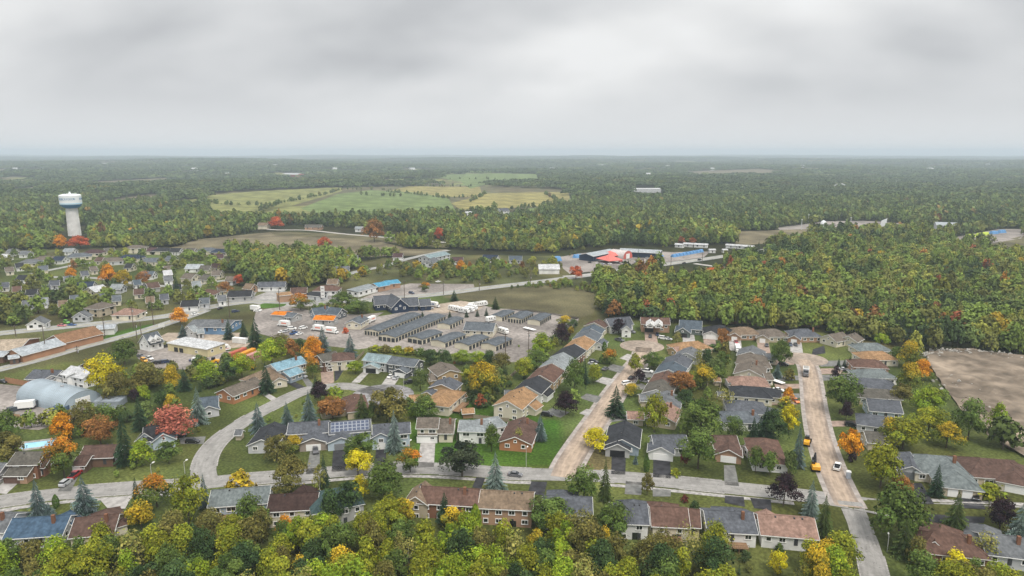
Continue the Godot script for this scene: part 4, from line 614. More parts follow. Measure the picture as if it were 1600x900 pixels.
const VEHICLES := [
	["pickup","red",-137.2,-198.9,1.64,"red pickup on the driveway at the left"],
	["suv","silver",-136.9,-193.9,1.55,"silver hatchback behind the red pickup"],
	["suv","black",-112,-224.4,0,"black car on the driveway beside the crescent"],
	["car","black",-118.9,-229.4,0.46,"dark car half hidden beside the grey gabled house"],
	["pickup","grey",-66.9,-217.2,-1.25,"dark grey pickup before the white garage door"],
	["car","grey",1,-199.4,-0.22,"grey saloon driving along the foreground street"],
	["suv","black",136.4,-185.2,-2.07,"black car on the dark driveway right of the corner"],
	["pickup","white",104.9,-204.7,1.03,"white pickup parked on the right dirt road"],
	["digger","yellow",97.2,-203.4,1.31,"yellow excavator with raised boom on the right dirt road"],
	["loader","yellow",103.1,-223.4,1.06,"yellow loader farther up the right dirt road"],
	["dump","grey",134.5,-299,-1.97,"white dump truck on the right dirt road"],
	["suv","black",129.9,-313.2,-0.6,"black pickup-like car beside the right road trees"],
	["lot","white",116.7,-288.2,-1.02,"white flat trailer beside the taupe gabled house"],
	["car","white",113.7,-277.5,-0.46,"white car before the charcoal hip-roofed house"],
	["car","dark_blue",108.8,-268.2,-0.86,"dark blue car in front of the white one, west of the right road"],
	["suv","grey",107.2,-266,-0.86,"grey car nearest in the pair by the dark spruces"],
	["car","orange",115.8,-264.5,-1.5,"small orange vehicle at the kerb of the right road"],
	["suv","black",155.2,-301.6,-0.52,"black car under the east trees of the right road"],
	["car","silver",154.8,-305.4,-0.61,"silver car behind the black one east of the right road"],
	["suv","black",126.2,-239.3,-0.35,"dark car near the brown house east of the right road"],
	["van","white",50.6,-285.6,0.38,"white van parked east of the middle road"],
	["pickup","white",62.5,-302.6,-0.46,"white pickup east of the middle road"],
	["car","silver",59,-289,-0.6,"silver car behind the white van"],
	["car","black",53.8,-293.4,0.88,"dark car between the white van and the maroon tree"],
	["suv","black",40.3,-247.3,0.3,"black car beside the tan garage wing"],
	["suv","black",13.6,-249.3,-0.32,"dark blue-black car before the cream gabled house"],
	["car","silver",6.1,-235.8,-1.27,"silver car beside the blue spruce by the orange brick bungalow"],
	["suv","black",39.6,-317.2,-0.42,"black car before the pale metal roofed house"],
	["car","silver",38.7,-314.2,-0.53,"silver car beside the black one west of the middle road"],
	["car","grey",43.8,-306.4,0.93,"grey car standing on the west verge of the middle road"],
	["pickup","grey",58,-356.1,-0.83,"grey pickup before the slate-roofed white house"],
	["suv","grey",67.9,-373.4,-1.03,"grey car before the white dormer house"],
	["car","silver",64.1,-372,-0.7,"silver car left of the grey one by the white dormer house"],
	["car","black",76.2,-364,-1.76,"black car at the left garage of the brown twin house"],
	["car","dark_blue",81,-368.1,-1.78,"dark car at the right garage of the brown twin house"],
	["van","white",82.4,-360,-0.63,"white van at the head of the middle road"],
	["car","silver",84.9,-358.7,-0.63,"pale car beside the white van at the head of the road"],
	["rv","grey",115.5,-336.9,-1.79,"white motorhome beside the grey-green gabled house"],
	["car","white",108,-313.2,-1.59,"white car behind the taupe gabled house"],
	["car","red",119.8,-352.4,-1.72,"dark red car before the tan-brown hip roof"],
	["car","black",133.9,-346.2,-1.86,"black car before the taupe hip roof"],
	["car","dark_blue",146.8,-347.5,-1.82,"dark blue car, left of two before the slate hip roof"],
	["car","black",149.6,-347.5,-1.83,"black car, right of two before the slate hip roof"],
	["suv","silver",-94.7,-295.2,-0.42,"silver estate car beside the sky-blue roofed house"],
	["car","white",-54.8,-295.2,1.23,"white car on the pale driveway of the dark split-level"],
	["car","silver",-52.1,-293.5,1.21,"silver car beside the white one on the pale driveway"],
	["pickup","black",-45.1,-287.4,0.43,"black pickup under the pine on the crescent"],
	["boxtruck","orange_stripe",-133.8,-387.9,2.77,"white rental truck with red stripe, left in the forecourt"],
	["boxtruck","orange_stripe",-111.1,-377.6,2.73,"white rental truck with red stripe behind the spruce"],
	["boxtruck","orange_stripe",-101.2,-372,-0.36,"white rental truck with red stripe right of the spruce"],
	["boxtruck","orange_stripe",-84.7,-397.2,-1.91,"white rental truck with red stripe beside the cream shed"],
	["van","white",-126.6,-380.5,0,"white van in front of the left rental truck"],
	["car","white",-130.2,-373.4,1.27,"white car, leftmost in the forecourt row"],
	["car","silver",-128.1,-374.9,1.26,"silver car, second in the forecourt row"],
	["pickup","blue",-122.4,-370.6,1.25,"blue pickup in the forecourt row"],
	["car","white",-118.8,-369.3,1.11,"white car beside the blue pickup"],
	["van","white",-120.5,-381.9,0.94,"white van behind the forecourt row"],
	["rv","red_stripe",-148.2,-336.8,0.77,"white motorhome with red stripe beside the cream garage"],
	["trailer","grey",-150.3,-315.2,-0.3,"white camper in front of the repair garage"],
	["car","dark_blue",-155.4,-320.4,0.55,"dark blue car behind the white camper"],
	["loader","yellow",-144.2,-316.2,-3.14,"yellow loader behind the white camper"],
	["pickup","black",-180.1,-345,0.71,"black pickup beside the cream garage"],
	["pickup","white",-178.4,-322.5,-0.61,"white pickup in the repair yard"],
	["car","black",-172.1,-316.2,0.57,"black car, left of the dark row in the repair yard"],
	["suv","black",-169.3,-316.2,0.57,"black car, middle of the dark row in the repair yard"],
	["suv","dark_blue",-167.3,-317.2,0.57,"dark car, right of the dark row in the repair yard"],
	["van","yellow",-179.2,-319.4,-0.72,"yellow van under the yellow tree in the repair yard"],
	["car","grey",-184.8,-326.8,-0.45,"grey car at the left of the repair yard"],
	["boxtruck","white",-193.8,-256,-2.85,"white box truck beside the charcoal container"],
	["flatbed","grey",-187.8,-246.1,-0.33,"grey flatbed truck in the arched shed yard"],
	["car","black",-225.1,-288.2,-0.39,"black car at the end of the board fence"],
	["suv","dark_blue",-176.2,-423.8,0.7,"dark pickup-like car on the main road by the blue shop"],
	["car","black",-189.8,-432.9,1.32,"dark car on the main road before the blue shop"],
	["car","white",-198.7,-416.8,0.7,"white car beside the orange maple"],
	["boxtruck","white",-164.1,-427.4,-0.39,"white box truck beside the main road"],
	["car","white",-162.9,-425.6,0,"white car near the left forecourt"],
	["car","white",-232.2,-420.2,-0.68,"white car beside the small shed across the main road"],
	["car","pink",-263.5,-387.9,0,"pinkish red car by the main road at the left"],
	["van","green_paint",-265.8,-395.6,-0.62,"bright green van under a white roof at the left"],
	["car","blue",-258.5,-389.4,0,"blue car by the main road at the left"],
	["trailer","grey",-37.5,-429.2,-0.53,"first white camper from the left in the front camper row"],
	["trailer","grey",-34,-425.6,-0.54,"second white camper from the left in the front camper row"],
	["trailer","grey",-30.4,-422.1,-0.54,"third white camper from the left in the front camper row"],
	["trailer","grey",-27.4,-425.6,-0.55,"fourth white camper from the left in the front camper row"],
	["trailer","grey",-25.7,-431,-0.54,"fifth white camper from the left in the front camper row"],
	["trailer","grey",-25.2,-438.5,0.65,"left white camper of the three behind the camper row"],
	["trailer","grey",-22.4,-440.4,0.67,"middle white camper of the three behind the camper row"],
	["trailer","grey",-19.6,-442.2,0.67,"right white camper of the three behind the camper row"],
	["trailer","grey",-5,-372,-0.85,"white boat-like camper behind the cream workshop"],
	["trailer","grey",-12.3,-400.3,0.71,"white camper roof behind the cream workshop ridge"],
	["lot","silver",10.2,-379.1,-0.79,"pale flat trailer alone in the storage yard"],
	["boxtruck","blue",-51,-438.5,-0.52,"white and blue truck beside the navy restaurant"],
	["pickup","silver",-53.7,-432.8,0,"silver pickup beside the navy restaurant"],
	["car","white",-57.8,-526.5,0.88,"white car in the plaza parking lot"],
	["suv","dark_blue",-72.4,-482,-0.64,"dark blue car alone in the plaza parking lot"],
	["car","red",-101.4,-486.6,0.89,"dark red car before the long shop row"],
	["car","black",157.7,-617.5,0.76,"black car on the main road right of the market"],
	["suv","black",176.8,-636.5,0.76,"dark truck-like car on the main road by the pole"],
	["car","black",71.9,-621.2,-0.82,"black car number one from the left in the market yard"],
	["car","white",78.5,-617.6,0.7,"white car number two from the left in the market yard"],
	["car","silver",82.2,-613.9,-0.82,"silver car number three from the left in the market yard"],
	["car","white",89.2,-613.9,0.69,"white car number four from the left in the market yard"],
	["car","black",97.3,-617.6,-0.83,"black car number five from the left in the market yard"],
	["car","red",101.3,-628.8,0.69,"red car number six from the left in the market yard"],
	["car","black",103.1,-621.2,-0.84,"black car number seven from the left in the market yard"],
	["car","silver",115,-625,0.68,"silver car number eight from the left in the market yard"],
	["car","grey",119.8,-628.8,-0.86,"grey car number nine from the left in the market yard"],
	["car","white",124.8,-632.6,0.68,"white car number ten from the left in the market yard"],
	["car","silver",130.2,-648.3,-0.88,"silver car number eleven from the left in the market yard"],
	["car","white",120.1,-660.6,0.71,"white car number twelve from the left in the market yard"],
	["car","white",125.3,-669,-0.89,"white car number thirteen from the left in the market yard"],
	["car","red",129.2,-669,0.7,"red car number fourteen from the left in the market yard"],
	["car","black",132.8,-664.8,-0.91,"black car number fifteen from the left in the market yard"],
	["car","white",115.2,-606.8,0.67,"white car number sixteen from the left in the market yard"],
	["car","silver",121.6,-610.4,-0.85,"silver car number seventeen from the left in the market yard"],
	["car","black",128.9,-617.6,0.67,"black car number eighteen from the left in the market yard"],
]
const POLES := [
	["wooden utility pole before the pale metal barn",-235.6,-332.2,15,"u",0.3],
	["wooden utility pole at the end of the rusty barn",-224.4,-363.9,11.2,"u",0.3],
	["wooden utility pole across from the pinkish cottage",-216.7,-379.1,14.3,"u",0.3],
	["wooden utility pole at the fork of the two main roads",-211.5,-390.9,17,"u",0.3],
	["wooden utility pole left of the white farmhouse",-204.6,-360,10.1,"u",0.3],
	["wooden utility pole beside the white farmhouse gable",-205.7,-366.6,8.4,"u",0.3],
	["wooden utility pole before the blue shop",-174.3,-410,13.7,"u",0.3],
	["wooden utility pole beside the orange canopy",-150.4,-431,14.4,"u",0.3],
	["wooden utility pole at the front of the plaza lot",-75.1,-466.6,12.7,"u",0.3],
	["wooden utility pole right of the orange-brown plaza tree",-48.9,-477.5,10.7,"u",0.3],
	["wooden utility pole by the meadow beside the main road",-24.1,-493.6,7.7,"u",0.3],
	["wooden utility pole farther along the main road by the meadow",14.2,-513.4,9,"u",0.3],
	["wooden utility pole in front of the arched market tent",96.5,-576.4,11.1,"u",0.3],
	["wooden utility pole beside the dark car on the main road",140.5,-596.3,10.3,"u",0.3],
	["wooden utility pole at the lane to the mobile homes",173,-613.9,11.2,"u",0.3],
	["wooden utility pole at the far left of the main road",-274.4,-365.2,6.6,"u",0.3],
	["wooden utility pole at the lower end of the storage yard",-3.1,-312.2,16.4,"u",0.3],
	["wooden utility pole beside the lime tree by the storage yard",8.2,-322.5,15.3,"u",0.3],
	["wooden utility pole short one on the side road verge",-220.5,-333.4,4,"u",0.3],
	["pale concrete lamp pole beside the main road",-195.2,-431,10.2,"l",1.5],
	["thin pale street lamp on the lawn left of the crescent corner",-113,-198.5,4.3,"l",1.2],
	["thin pale street lamp at the crescent corner",-103.8,-201.1,3.9,"l",1.2],
	["thin pale street lamp left of the pale double driveway",-33.7,-209.3,7,"l",1.2],
	["thin pale street lamp on the corner lawn of the middle road",4.6,-206,6.2,"l",1.2],
	["thin pale street lamp beside the crescent turning circle",-46.7,-280.7,5.5,"l",1.2],
	["thin pale street lamp at the head of the middle road",59,-345,5.9,"l",1.2],
	["thin pale street lamp beside the lane at bottom right",99.3,-163.7,4.5,"l",1.2],
	["tall white pylon sign of the petrol station",-129.1,-456.1,10.7,"s",0],
	["small white roadside board at the fork",-202.1,-382,2.7,"b",0.2],
	["grey portable toilet on the corner verge",105.2,-198,2.2,"p",-0.4],
	["white domed tank in the far gravel yard",423.9,-928.8,10.5,"d",0],
	["white tilted screen in the far gravel yard",515.1,-946.1,11.5,"w",0],
	["slender mast in the far gravel yard, leftmost",383.7,-903.5,13.6,"t",0],
	["slender mast in the far gravel yard, back left",439.9,-1013.5,11.4,"t",0],
	["slender mast in the far gravel yard, left one of the middle pair",468.1,-955.4,9,"t",0],
	["slender mast in the far gravel yard, right one of the middle pair",483.4,-973.9,10,"t",0],
]
const TREES := [
	["c","bluespruce",-133.5,-176.5,12.1,5.4,"tall blue spruce between the street and the blue-roofed bungalow"],
	["c","bluespruce",-130.9,-176.9,4.3,3.6,"small blue spruce at the foot of the tall one"],
	["k","cedar",-130.8,-180,4,1.8,"little pointed cedar behind the blue-roofed bungalow"],
	["c","bluespruce",-120.8,-177.3,12.3,7.6,"broad blue spruce behind the reddish brown roof at bottom left"],
	["c","spruce",-108.8,-182.2,8.6,3.1,"slim dark spruce left of the half-turned maple"],
	["b","turning",-102,-180.3,10.3,9.5,"round maple with orange top and green skirt beside the street"],
	["b","gold",-102.6,-172.6,8.5,7.1,"golden tree below the half-turned maple"],
	["b","yellowgreen",-89.8,-173.5,16.5,9.2,"tall yellow-green tree at the crescent corner"],
	["c","bluespruce",-87.9,-179.7,11.1,3.6,"slim blue-green spruce right of the tall yellow-green tree"],
	["s","gold",-82.1,-190.2,6.9,7.3,"round golden shrub at the edge of the foreground street"],
	["b","olive",-82.3,-169.1,8.9,8,"olive tree left of the grey-green roofed bungalow"],
	["b","green",-72.1,-171.8,11.5,7,"leafy green tree before the orange timber deck"],
	["b","orange",-157.9,-225.5,11,8.5,"vivid red-orange maple by the arched shed yard"],
	["b","turning",-139.7,-197.6,14.5,10.7,"large orange and green maple between the two brown houses"],
	["c","spruce",-126,-207.4,19,6.6,"tall green spruce right of the brown brick bungalow"],
	["b","lime",-120.3,-206.5,9.3,7.9,"lime green tree before the grey three-gabled house"],
	["b","green",-112.4,-208.3,8.1,7.9,"green tree beside the crescent lawn"],
	["b","olive",-161.8,-204.6,13.2,11.1,"big olive tree above the split-level at the left edge"],
	["b","green",-177.3,-225.5,11.9,10.8,"green tree at the left edge below the yard"],
	["b","rust",-142.9,-222.3,10.4,11.5,"brownish tree behind the brown brick bungalow"],
	["b","pinkred",-120.6,-227.7,12.5,15.9,"wide pinkish red maple above the three-gabled house"],
	["c","palespruce",-117.6,-241.7,14.9,7.2,"silvery blue spruce before the dark blue-grey roof"],
	["b","gold",-134.3,-254.7,6.9,6.5,"small golden tree above the pinkish maple"],
	["b","green",-185.8,-314.2,13,13.5,"dark green tree beside the side road"],
	["b","yellow",-168.6,-269,18.2,14.2,"bright yellow tree beside the white metal-roofed house"],
	["b","olive",-162.4,-266,12.1,13.1,"olive tree under the bright yellow one"],
	["b","olive",-154.6,-275.1,13.6,14.6,"broad olive tree below the repair yard"],
	["b","maroon",-154.2,-264.5,5.5,5.2,"small purple tree by the grey containers"],
	["b","lime",-150.8,-266,7.2,5.8,"small lime tree by the grey containers"],
	["b","gold",-146,-279.9,10.9,8.2,"golden orange tree below the repair yard"],
	["c","spruce",-140.1,-278.3,10.6,6,"dark spruce right of the golden orange tree"],
	["b","lime",-133,-284.8,11.1,11.7,"lime tree below the white camper"],
	["b","dark",-126.4,-289.9,9.2,10.2,"dark green tree above the orange brick bungalow"],
	["b","lime",-121.3,-293.4,11.7,10.3,"yellow-lime tree before the bright containers"],
	["b","olive",-154.8,-232.2,12.2,11.1,"olive tree right of the red-orange maple"],
	["b","green",-147.8,-234.5,10.4,9.8,"green tree right of the arched shed yard"],
	["c","spruce",-136.3,-235.7,13.6,6.1,"dark spruce left of the pinkish maple"],
	["b","dark",-138.5,-256,7.7,6.1,"dark tree above the pinkish maple"],
	["b","orange",-196.3,-392.4,10.5,10.6,"round orange maple beside the main road"],
	["c","bluespruce",-181.3,-363.9,8,5.6,"blue-green spruce before the little white house"],
	["c","spruce",-154.3,-360,12.2,6.3,"spruce at the corner of the blue shop"],
	["c","spruce",-147.3,-362.6,10.1,5.6,"dark spruce beside the white trailer box"],
	["c","spruce",-134.2,-345,16.5,8.7,"tall dark spruce right of the white trailer box"],
	["c","bluespruce",-95.8,-333.4,14.7,8.1,"dark blue spruce behind the brown two-storey house"],
	["c","bluespruce",-80.3,-326.7,12.8,7.6,"full blue spruce alone beside the storage yard"],
	["b","orange",-97,-320.4,12.9,10.6,"brilliant orange maple behind the brown two-storey house"],
	["b","turning",-90.1,-294.3,10.5,7.5,"small orange and green maple beside the tan driveway"],
	["b","lime",-114.5,-312.2,14.2,14.6,"large lime tree above the sky-blue roof"],
	["b","rust",-108.2,-322.5,10.4,6.9,"rust coloured tree left of the brilliant orange maple"],
	["b","dark",-106.1,-328.9,9.3,5.8,"dark slim tree left of the brilliant orange maple"],
	["b","olive",-115.5,-331.1,10.7,11.6,"olive tree below the forecourt cars"],
	["c","spruce",-103.9,-275.1,13.8,7.6,"dense dark spruce before the tan-roofed bungalow"],
	["b","lime",-72.2,-300.7,6.4,7.1,"little lime tree on the lawn of the teal-roofed house"],
	["b","maroon",-78.2,-264.5,9,6.8,"black-purple tree inside the crescent"],
	["c","spruce",-83,-275.1,7.9,4.9,"small spruce beside the black-purple tree"],
	["c","bluespruce",-76,-241.7,13.4,6.7,"tall blue spruce behind the slate-roofed house with white garage"],
	["c","bluespruce",-83.8,-239.9,9.8,5.2,"blue spruce behind the gabled dark-roofed bungalow"],
	["c","bluespruce",-92.6,-234.5,11.6,6.5,"wide blue spruce at the bend of the crescent"],
	["s","lime",-73.4,-267.5,5.8,7.4,"lime shrub on the crescent lawn"],
	["b","rust",-68.5,-246.1,8.5,11.7,"brownish trees before the low reddish roof"],
	["c","pine",-56.9,-244.8,11.5,7.3,"green pine right of the low reddish roof"],
	["b","green",-52.8,-244.8,7.7,5.3,"small green tree behind the solar panel house"],
	["b","olive",-45.7,-241.7,14.9,14.8,"big olive tree behind the pale blue split-level"],
	["b","green",-33.3,-246.7,9.8,11.2,"green tree behind the two-part brown house"],
	["b","lime",-37.2,-248,5.7,5.9,"lime bush-like tree left of the two-part house garden"],
	["c","palespruce",-40,-217.6,15.5,6.5,"silvery spruce on the front lawn of the pale blue split-level"],
	["b","pine",-39.2,-278.3,9.7,8.7,"dark pine before the dark charcoal split-level"],
	["b","turning_gold",-11.3,-266,16.7,13.6,"big golden green tree left of the tan-roofed row"],
	["b","yellowgreen",-18.3,-286.5,8.2,7.9,"yellow-green tree behind the taupe house"],
	["b","dark",-39.3,-314.2,8,9.2,"dark tree behind the dark charcoal split-level"],
	["b","dark",-32.4,-312.2,8.2,9.1,"second dark tree behind the storage hedge"],
	["b","lime",-24.1,-316.2,6.4,9.9,"lime tree by the storage rows, left"],
	["b","lime",-16.1,-316.2,6.1,9.3,"lime tree by the storage rows, right"],
	["b","dark",-10.9,-310.2,8.5,8.5,"dark tree at the corner of the storage yard"],
	["b","olive",-4.8,-306.3,8.7,9.6,"olive tree at the lower end of the storage yard"],
	["b","thin",-7.8,-284.8,10.5,6.1,"bare pale tree beside the big golden green one"],
	["s","yellowgreen",-69.9,-335.6,4.1,6.5,"yellowish shrub, first in the hedge below the storage rows"],
	["s","olive",-64.2,-334.5,4.4,6.5,"olive shrub, second in the hedge below the storage rows"],
	["s","yellowgreen",-58.1,-333.4,4.4,7.1,"yellowish shrub, third in the hedge below the storage rows"],
	["s","turning_gold",-51.6,-331.1,4.4,7.1,"golden shrub, fourth in the hedge below the storage rows"],
	["s","green",-45.8,-328.9,4.3,6.4,"green shrub, last in the hedge below the storage rows"],
	["b","maroon",26.5,-349.8,11.6,10.2,"dark purple tree behind the slate-roofed white house"],
	["b","lime",14.5,-322.5,14,11.3,"bright lime tree at the gate of the storage yard"],
	["b","turning_gold",30.7,-387.9,6.2,10.5,"golden tree above the dark purple one"],
	["b","green",11.4,-306.3,9.4,12.6,"green tree below the bright lime one"],
	["b","yellowgreen",5.2,-293.4,9.6,10.3,"yellow-green tree behind the brown roofed row house"],
	["b","maroon",59.4,-369.3,9.9,6.8,"purple tree before the white dormer house"],
	["b","green",26.3,-275.1,15,9.2,"fresh green tree on the west side of the middle road"],
	["c","spruce",31.8,-286.5,12.3,4.8,"slim dark spruce on the west side of the middle road"],
	["b","yellowgreen",36.3,-288.2,8.9,6.8,"yellow-green tree beside the slim dark spruce"],
	["b","turning",47.1,-315.2,7.4,7.1,"golden bush-like tree on a lawn by the middle road"],
	["s","green",44.2,-316.2,5.8,4.9,"green shrub beside the golden bush-like tree"],
	["k","cedar",47.4,-337.9,4.8,2.6,"small cedar before the slate-roofed white house"],
	["b","maroon",20.9,-250.6,9.7,9.9,"large round purple-black tree at the middle road"],
	["c","spruce",40.1,-249.3,13,8.4,"dark bushy spruce on the east side of the middle road"],
	["c","bluespruce",10,-226.6,10.3,5.2,"blue spruce beside the orange brick bungalow"],
	["b","thin",2.4,-220.2,7.5,4.8,"pale-barked birch before the orange brick bungalow"],
	["b","green",65.8,-308.3,7.8,10.2,"leafy green tree east of the middle road"],
	["b","yellowgreen",56.6,-300.7,9.8,5.9,"slim yellow-green tree east of the middle road"],
	["b","maroon",56,-286.5,7.1,5.6,"purple tree beside the white pickup"],
	["b","turning_gold",49.8,-271.2,5.6,8,"golden bush beside the white van"],
	["b","rust",72.1,-275.1,9.9,12.4,"wide rust coloured tree east of the steel grey roof"],
	["b","turning_gold",82.1,-279.9,10.6,10.4,"golden tree in the middle block gardens"],
	["b","dark",69.2,-258.8,7.8,7.7,"dark tree behind the grey-roofed house"],
	["b","yellowgreen",51.7,-233.4,14.9,9.3,"tall yellow-green tree before the tan house"],
	["b","green",67.4,-228.8,15.2,15,"huge round green maple in the middle block"],
	["b","green",78.7,-227.7,8.2,8.2,"green tree beside the slate-roofed white end wall"],
	["b","thin",83.3,-254.7,10.1,8,"bare silvery tree in the middle block"],
	["b","dark",91.7,-308.3,10,6.6,"dark tree behind the pale grey roof"],
	["b","green",98.9,-308.3,9.1,7.2,"green tree near the white motorhome"],
	["b","rust",110.3,-345,10.7,8,"rusty maple before the charcoal hip roof"],
	["b","thin",86.8,-346.2,8.3,6,"leaning pale tree before the green-grey house"],
	["b","thin",87.3,-306.3,10.6,5.4,"yellowing thin tree behind the broad tan roof"],
	["s","olive",107.4,-331.1,7.4,5.8,"olive shrub before the tan hip roof"],
	["s","dark",102.6,-337.9,3.8,6.6,"clipped dark shrub beside the broad tan roof"],
	["b","green",90.6,-288.2,8.3,7.3,"green garden tree behind the tan hip roof with white porch"],
	["b","green",127.5,-311.2,13.5,9.4,"green tree before the taupe hip roof"],
	["c","bluespruce",119.9,-295.2,7.3,4.6,"little blue spruce west of the right road"],
	["s","olive",124,-291.7,5.7,5.1,"olive shrub on a lawn by the right road"],
	["b","orange",112.7,-264.5,6.6,4.2,"little orange tree by the right road"],
	["s","turning_gold",109.4,-258.1,5.1,6.1,"golden shrub below the little orange tree"],
	["b","yellow",100.6,-233.4,10.5,6.5,"bright yellow tree beside the right road"],
	["b","dark",92.9,-227.7,11.5,9.1,"dark leafy tree beside the bright yellow one"],
	["c","spruce",90.5,-228.8,12.3,7.7,"tall dark spruce behind the reddish hip-roofed house"],
	["c","spruce",86.2,-228.8,8.2,4.1,"slim spruce by the white end wall"],
	["b","green",129.4,-252,15.7,13.9,"large green maple on the east side of the right road"],
	["b","maroon",126.5,-244.2,8.4,5.3,"purple tree at the foot of the large green maple"],
	["b","maroon",144.6,-291.7,6.6,4.3,"purple shrub-like tree east of the right road"],
	["c","spruce",155.2,-311.2,4.8,2.1,"tiny pointed spruce, left of three"],
	["c","spruce",158,-311.2,4.4,2.1,"tiny pointed spruce, middle of three"],
	["c","spruce",159.9,-310.2,6,2.4,"tiny pointed spruce, right of three"],
	["b","lime",193.2,-345,7.6,7.4,"round lime tree behind the grey-teal roof"],
	["b","green",186.5,-318.3,8.4,7.4,"green tree behind the bright tan roof"],
	["b","turning_gold",186.4,-308.3,13.7,10.8,"golden green tree at the corner of the bare field"],
	["b","orange",183.3,-291.7,9.8,8,"orange tree at the edge of the bare field"],
	["b","turning_gold",167.2,-273.5,14.3,10.2,"golden tree below the orange one"],
	["b","lime",160.1,-249.3,12,10.8,"lime tree on the bank of the bare field"],
	["b","green",161.3,-226.6,15.3,12.2,"large green tree on the bank of the bare field"],
	["b","yellowgreen",149.9,-231.1,11.2,12.4,"broad yellow-green tree above the blue-grey hip roof"],
	["b","olive",157.3,-261.6,9.2,8.3,"olive tree behind the pale blue-white house"],
	["b","yellowgreen",134,-219.2,11.6,13.6,"spreading yellow-green tree above the grey garage"],
	["b","turning_gold",149.6,-220.2,9.4,9.7,"golden tree behind the blue-grey hip roof"],
	["b","turning_gold",130.9,-222.3,10.4,8,"golden tree beside the low brown house"],
	["b","lime",174.6,-231.1,12.6,6,"slim lime tree alone in the bare field"],
	["b","orange",111.5,-210.2,11.7,7.6,"glowing orange maple on the corner of the right road"],
	["s","maroon",111.6,-209.3,5,2.9,"purple shrub under the glowing orange maple"],
	["b","yellowgreen",111.9,-191.8,14.9,12.8,"spreading lime tree behind the corner verge"],
	["b","green",104,-167.4,17.2,14.7,"massive dark green maple beside the corner lane"],
	["c","pine",102.7,-162.2,11.4,7,"bushy pine in front of the massive maple"],
	["c","spruce",125.7,-186.7,10.4,4.9,"dark pointed spruce before the blue-grey hip roof"],
	["c","pine",122.1,-171.8,13,7,"tall pine behind the brown hip roof at bottom right"],
	["b","maroon",134.8,-172.2,10.4,8.1,"large purple-black tree at the right edge"],
	["c","palespruce",136.8,-167.4,12.8,7.6,"pale blue spruce at the right edge"],
	["b","rust",116.1,-187.8,5.8,6.1,"rusty tree beside the black driveway"],
	["s","yellowgreen",140.7,-185.5,5.3,7.9,"yellow-green shrub before the brown hip roof at the right edge"],
	["b","maroon",78.3,-181.1,10.3,8.1,"round purple-black maple beside the corner"],
	["c","palespruce",84.2,-176.5,11.7,5.4,"silvery spruce beside the purple-black maple"],
	["c","pine",85.2,-170.3,12.9,5.6,"yellowish pine beside the corner lane"],
	["c","bluespruce",92.4,-205.6,14.7,4.9,"tall blue spruce beside the excavator"],
	["b","green",77.5,-202,9.1,5.3,"green tree before the reddish hip-roofed house, left"],
	["b","green",81.3,-200.2,8.2,5.6,"green tree before the reddish hip-roofed house, right"],
	["b","pine",87.8,-200.2,8.7,5.2,"loose green pine beside the tall blue spruce"],
	["s","green",70.8,-163.7,2.6,2.5,"green shrub against the pink-roofed house"],
	["b","yellow",67,-155.2,6.1,4.8,"yellow tree below the pink-roofed house"],
	["b","yellowgreen",83.3,-156.2,10.9,10,"big yellow-green tree beside the corner lane bottom"],
	["b","yellowgreen",75.3,-155.7,9.1,6.5,"yellow-green tree under the pink-roofed house"],
	["b","olive",104,-158.3,8.3,5.2,"olive pine-like tree beside the brown hip roof"],
	["b","yellow",111.8,-155,6.4,6.8,"yellow tree at the bottom right"],
	["b","thin",122.4,-160.3,8,7,"pale willow-like tree before the grey-roofed bungalow"],
	["b","olive",-66.1,-188.6,12.3,11,"olive maple beside the foreground street"],
	["c","spruce",-57.2,-192.6,11.1,3.5,"narrow dark spruce beside the foreground street"],
	["b","thin",-57.1,-187.1,10.6,4.5,"white birch beside the narrow dark spruce"],
	["b","yellow",-48.5,-199.8,8.8,8.4,"bright yellow-lime tree on the kerb of the street"],
	["b","green",-49.9,-208.3,10.7,10.9,"green tree behind the bright yellow-lime one"],
	["b","olive",-77.6,-210.2,9.5,8.8,"olive tree before the gabled dark-roofed bungalow"],
	["b","turning_gold",-73.8,-216.1,6.5,6.5,"golden tree before the slate roof with white garage"],
	["b","turning",-32.4,-202,8,7.3,"tree with an orange tip left of the double driveway"],
	["b","green",-37.6,-184.8,12.1,12.7,"large green tree at the south kerb of the street"],
	["b","blackgreen",-15.7,-199.3,11.8,14,"very dark round maple on the street"],
	["c","palespruce",-5,-189.8,13,6.7,"pale silvery spruce on the street"],
	["b","green",-7,-217.1,10.2,6.5,"bright green tree beside the white house with pale roof"],
	["b","dark",-50.4,-173.5,11.5,7.4,"dark tree beside the teal hip roof"],
	["b","dark",-46,-176.9,11.2,7.2,"second dark tree beside the teal hip roof"],
	["b","yellow",-44.2,-184,8.1,4.9,"yellow tree behind the teal hip roof"],
	["b","gold",-30,-173.8,8.6,7.5,"golden tree left of the red-brown brick house"],
	["c","spruce",-18.9,-175.4,9.3,4.8,"green spruce before the red-brown brick house"],
	["k","lime",-10,-170.3,9.4,3.5,"tall lime green cedar between the two brick houses"],
	["b","turning_gold",-16.6,-171.8,7.5,7,"golden tree below the red-brown brick house"],
	["b","green",-69.1,-171.3,8.5,7,"green tree below the dark brown roof"],
	["b","orange",-61.9,-169.7,6.9,4.5,"small orange tree below the dark brown roof"],
	["b","green",10.2,-171.8,10.7,12,"big green tree before the blue-grey roofed house"],
	["b","green",27.4,-168,11.7,10.7,"broad green tree left of the tall white house"],
	["b","green",20.8,-182.2,11.4,9.6,"dark green maple beside the middle crossing"],
	["c","pine",27.2,-184,13.7,4.5,"tall cedar-like pine beside the middle crossing"],
	["b","yellow",28.5,-220.7,7.3,10.1,"bright yellow tree at the corner of the middle road"],
	["b","olive",40.2,-187.4,7.2,3.8,"slim olive tree on the south kerb"],
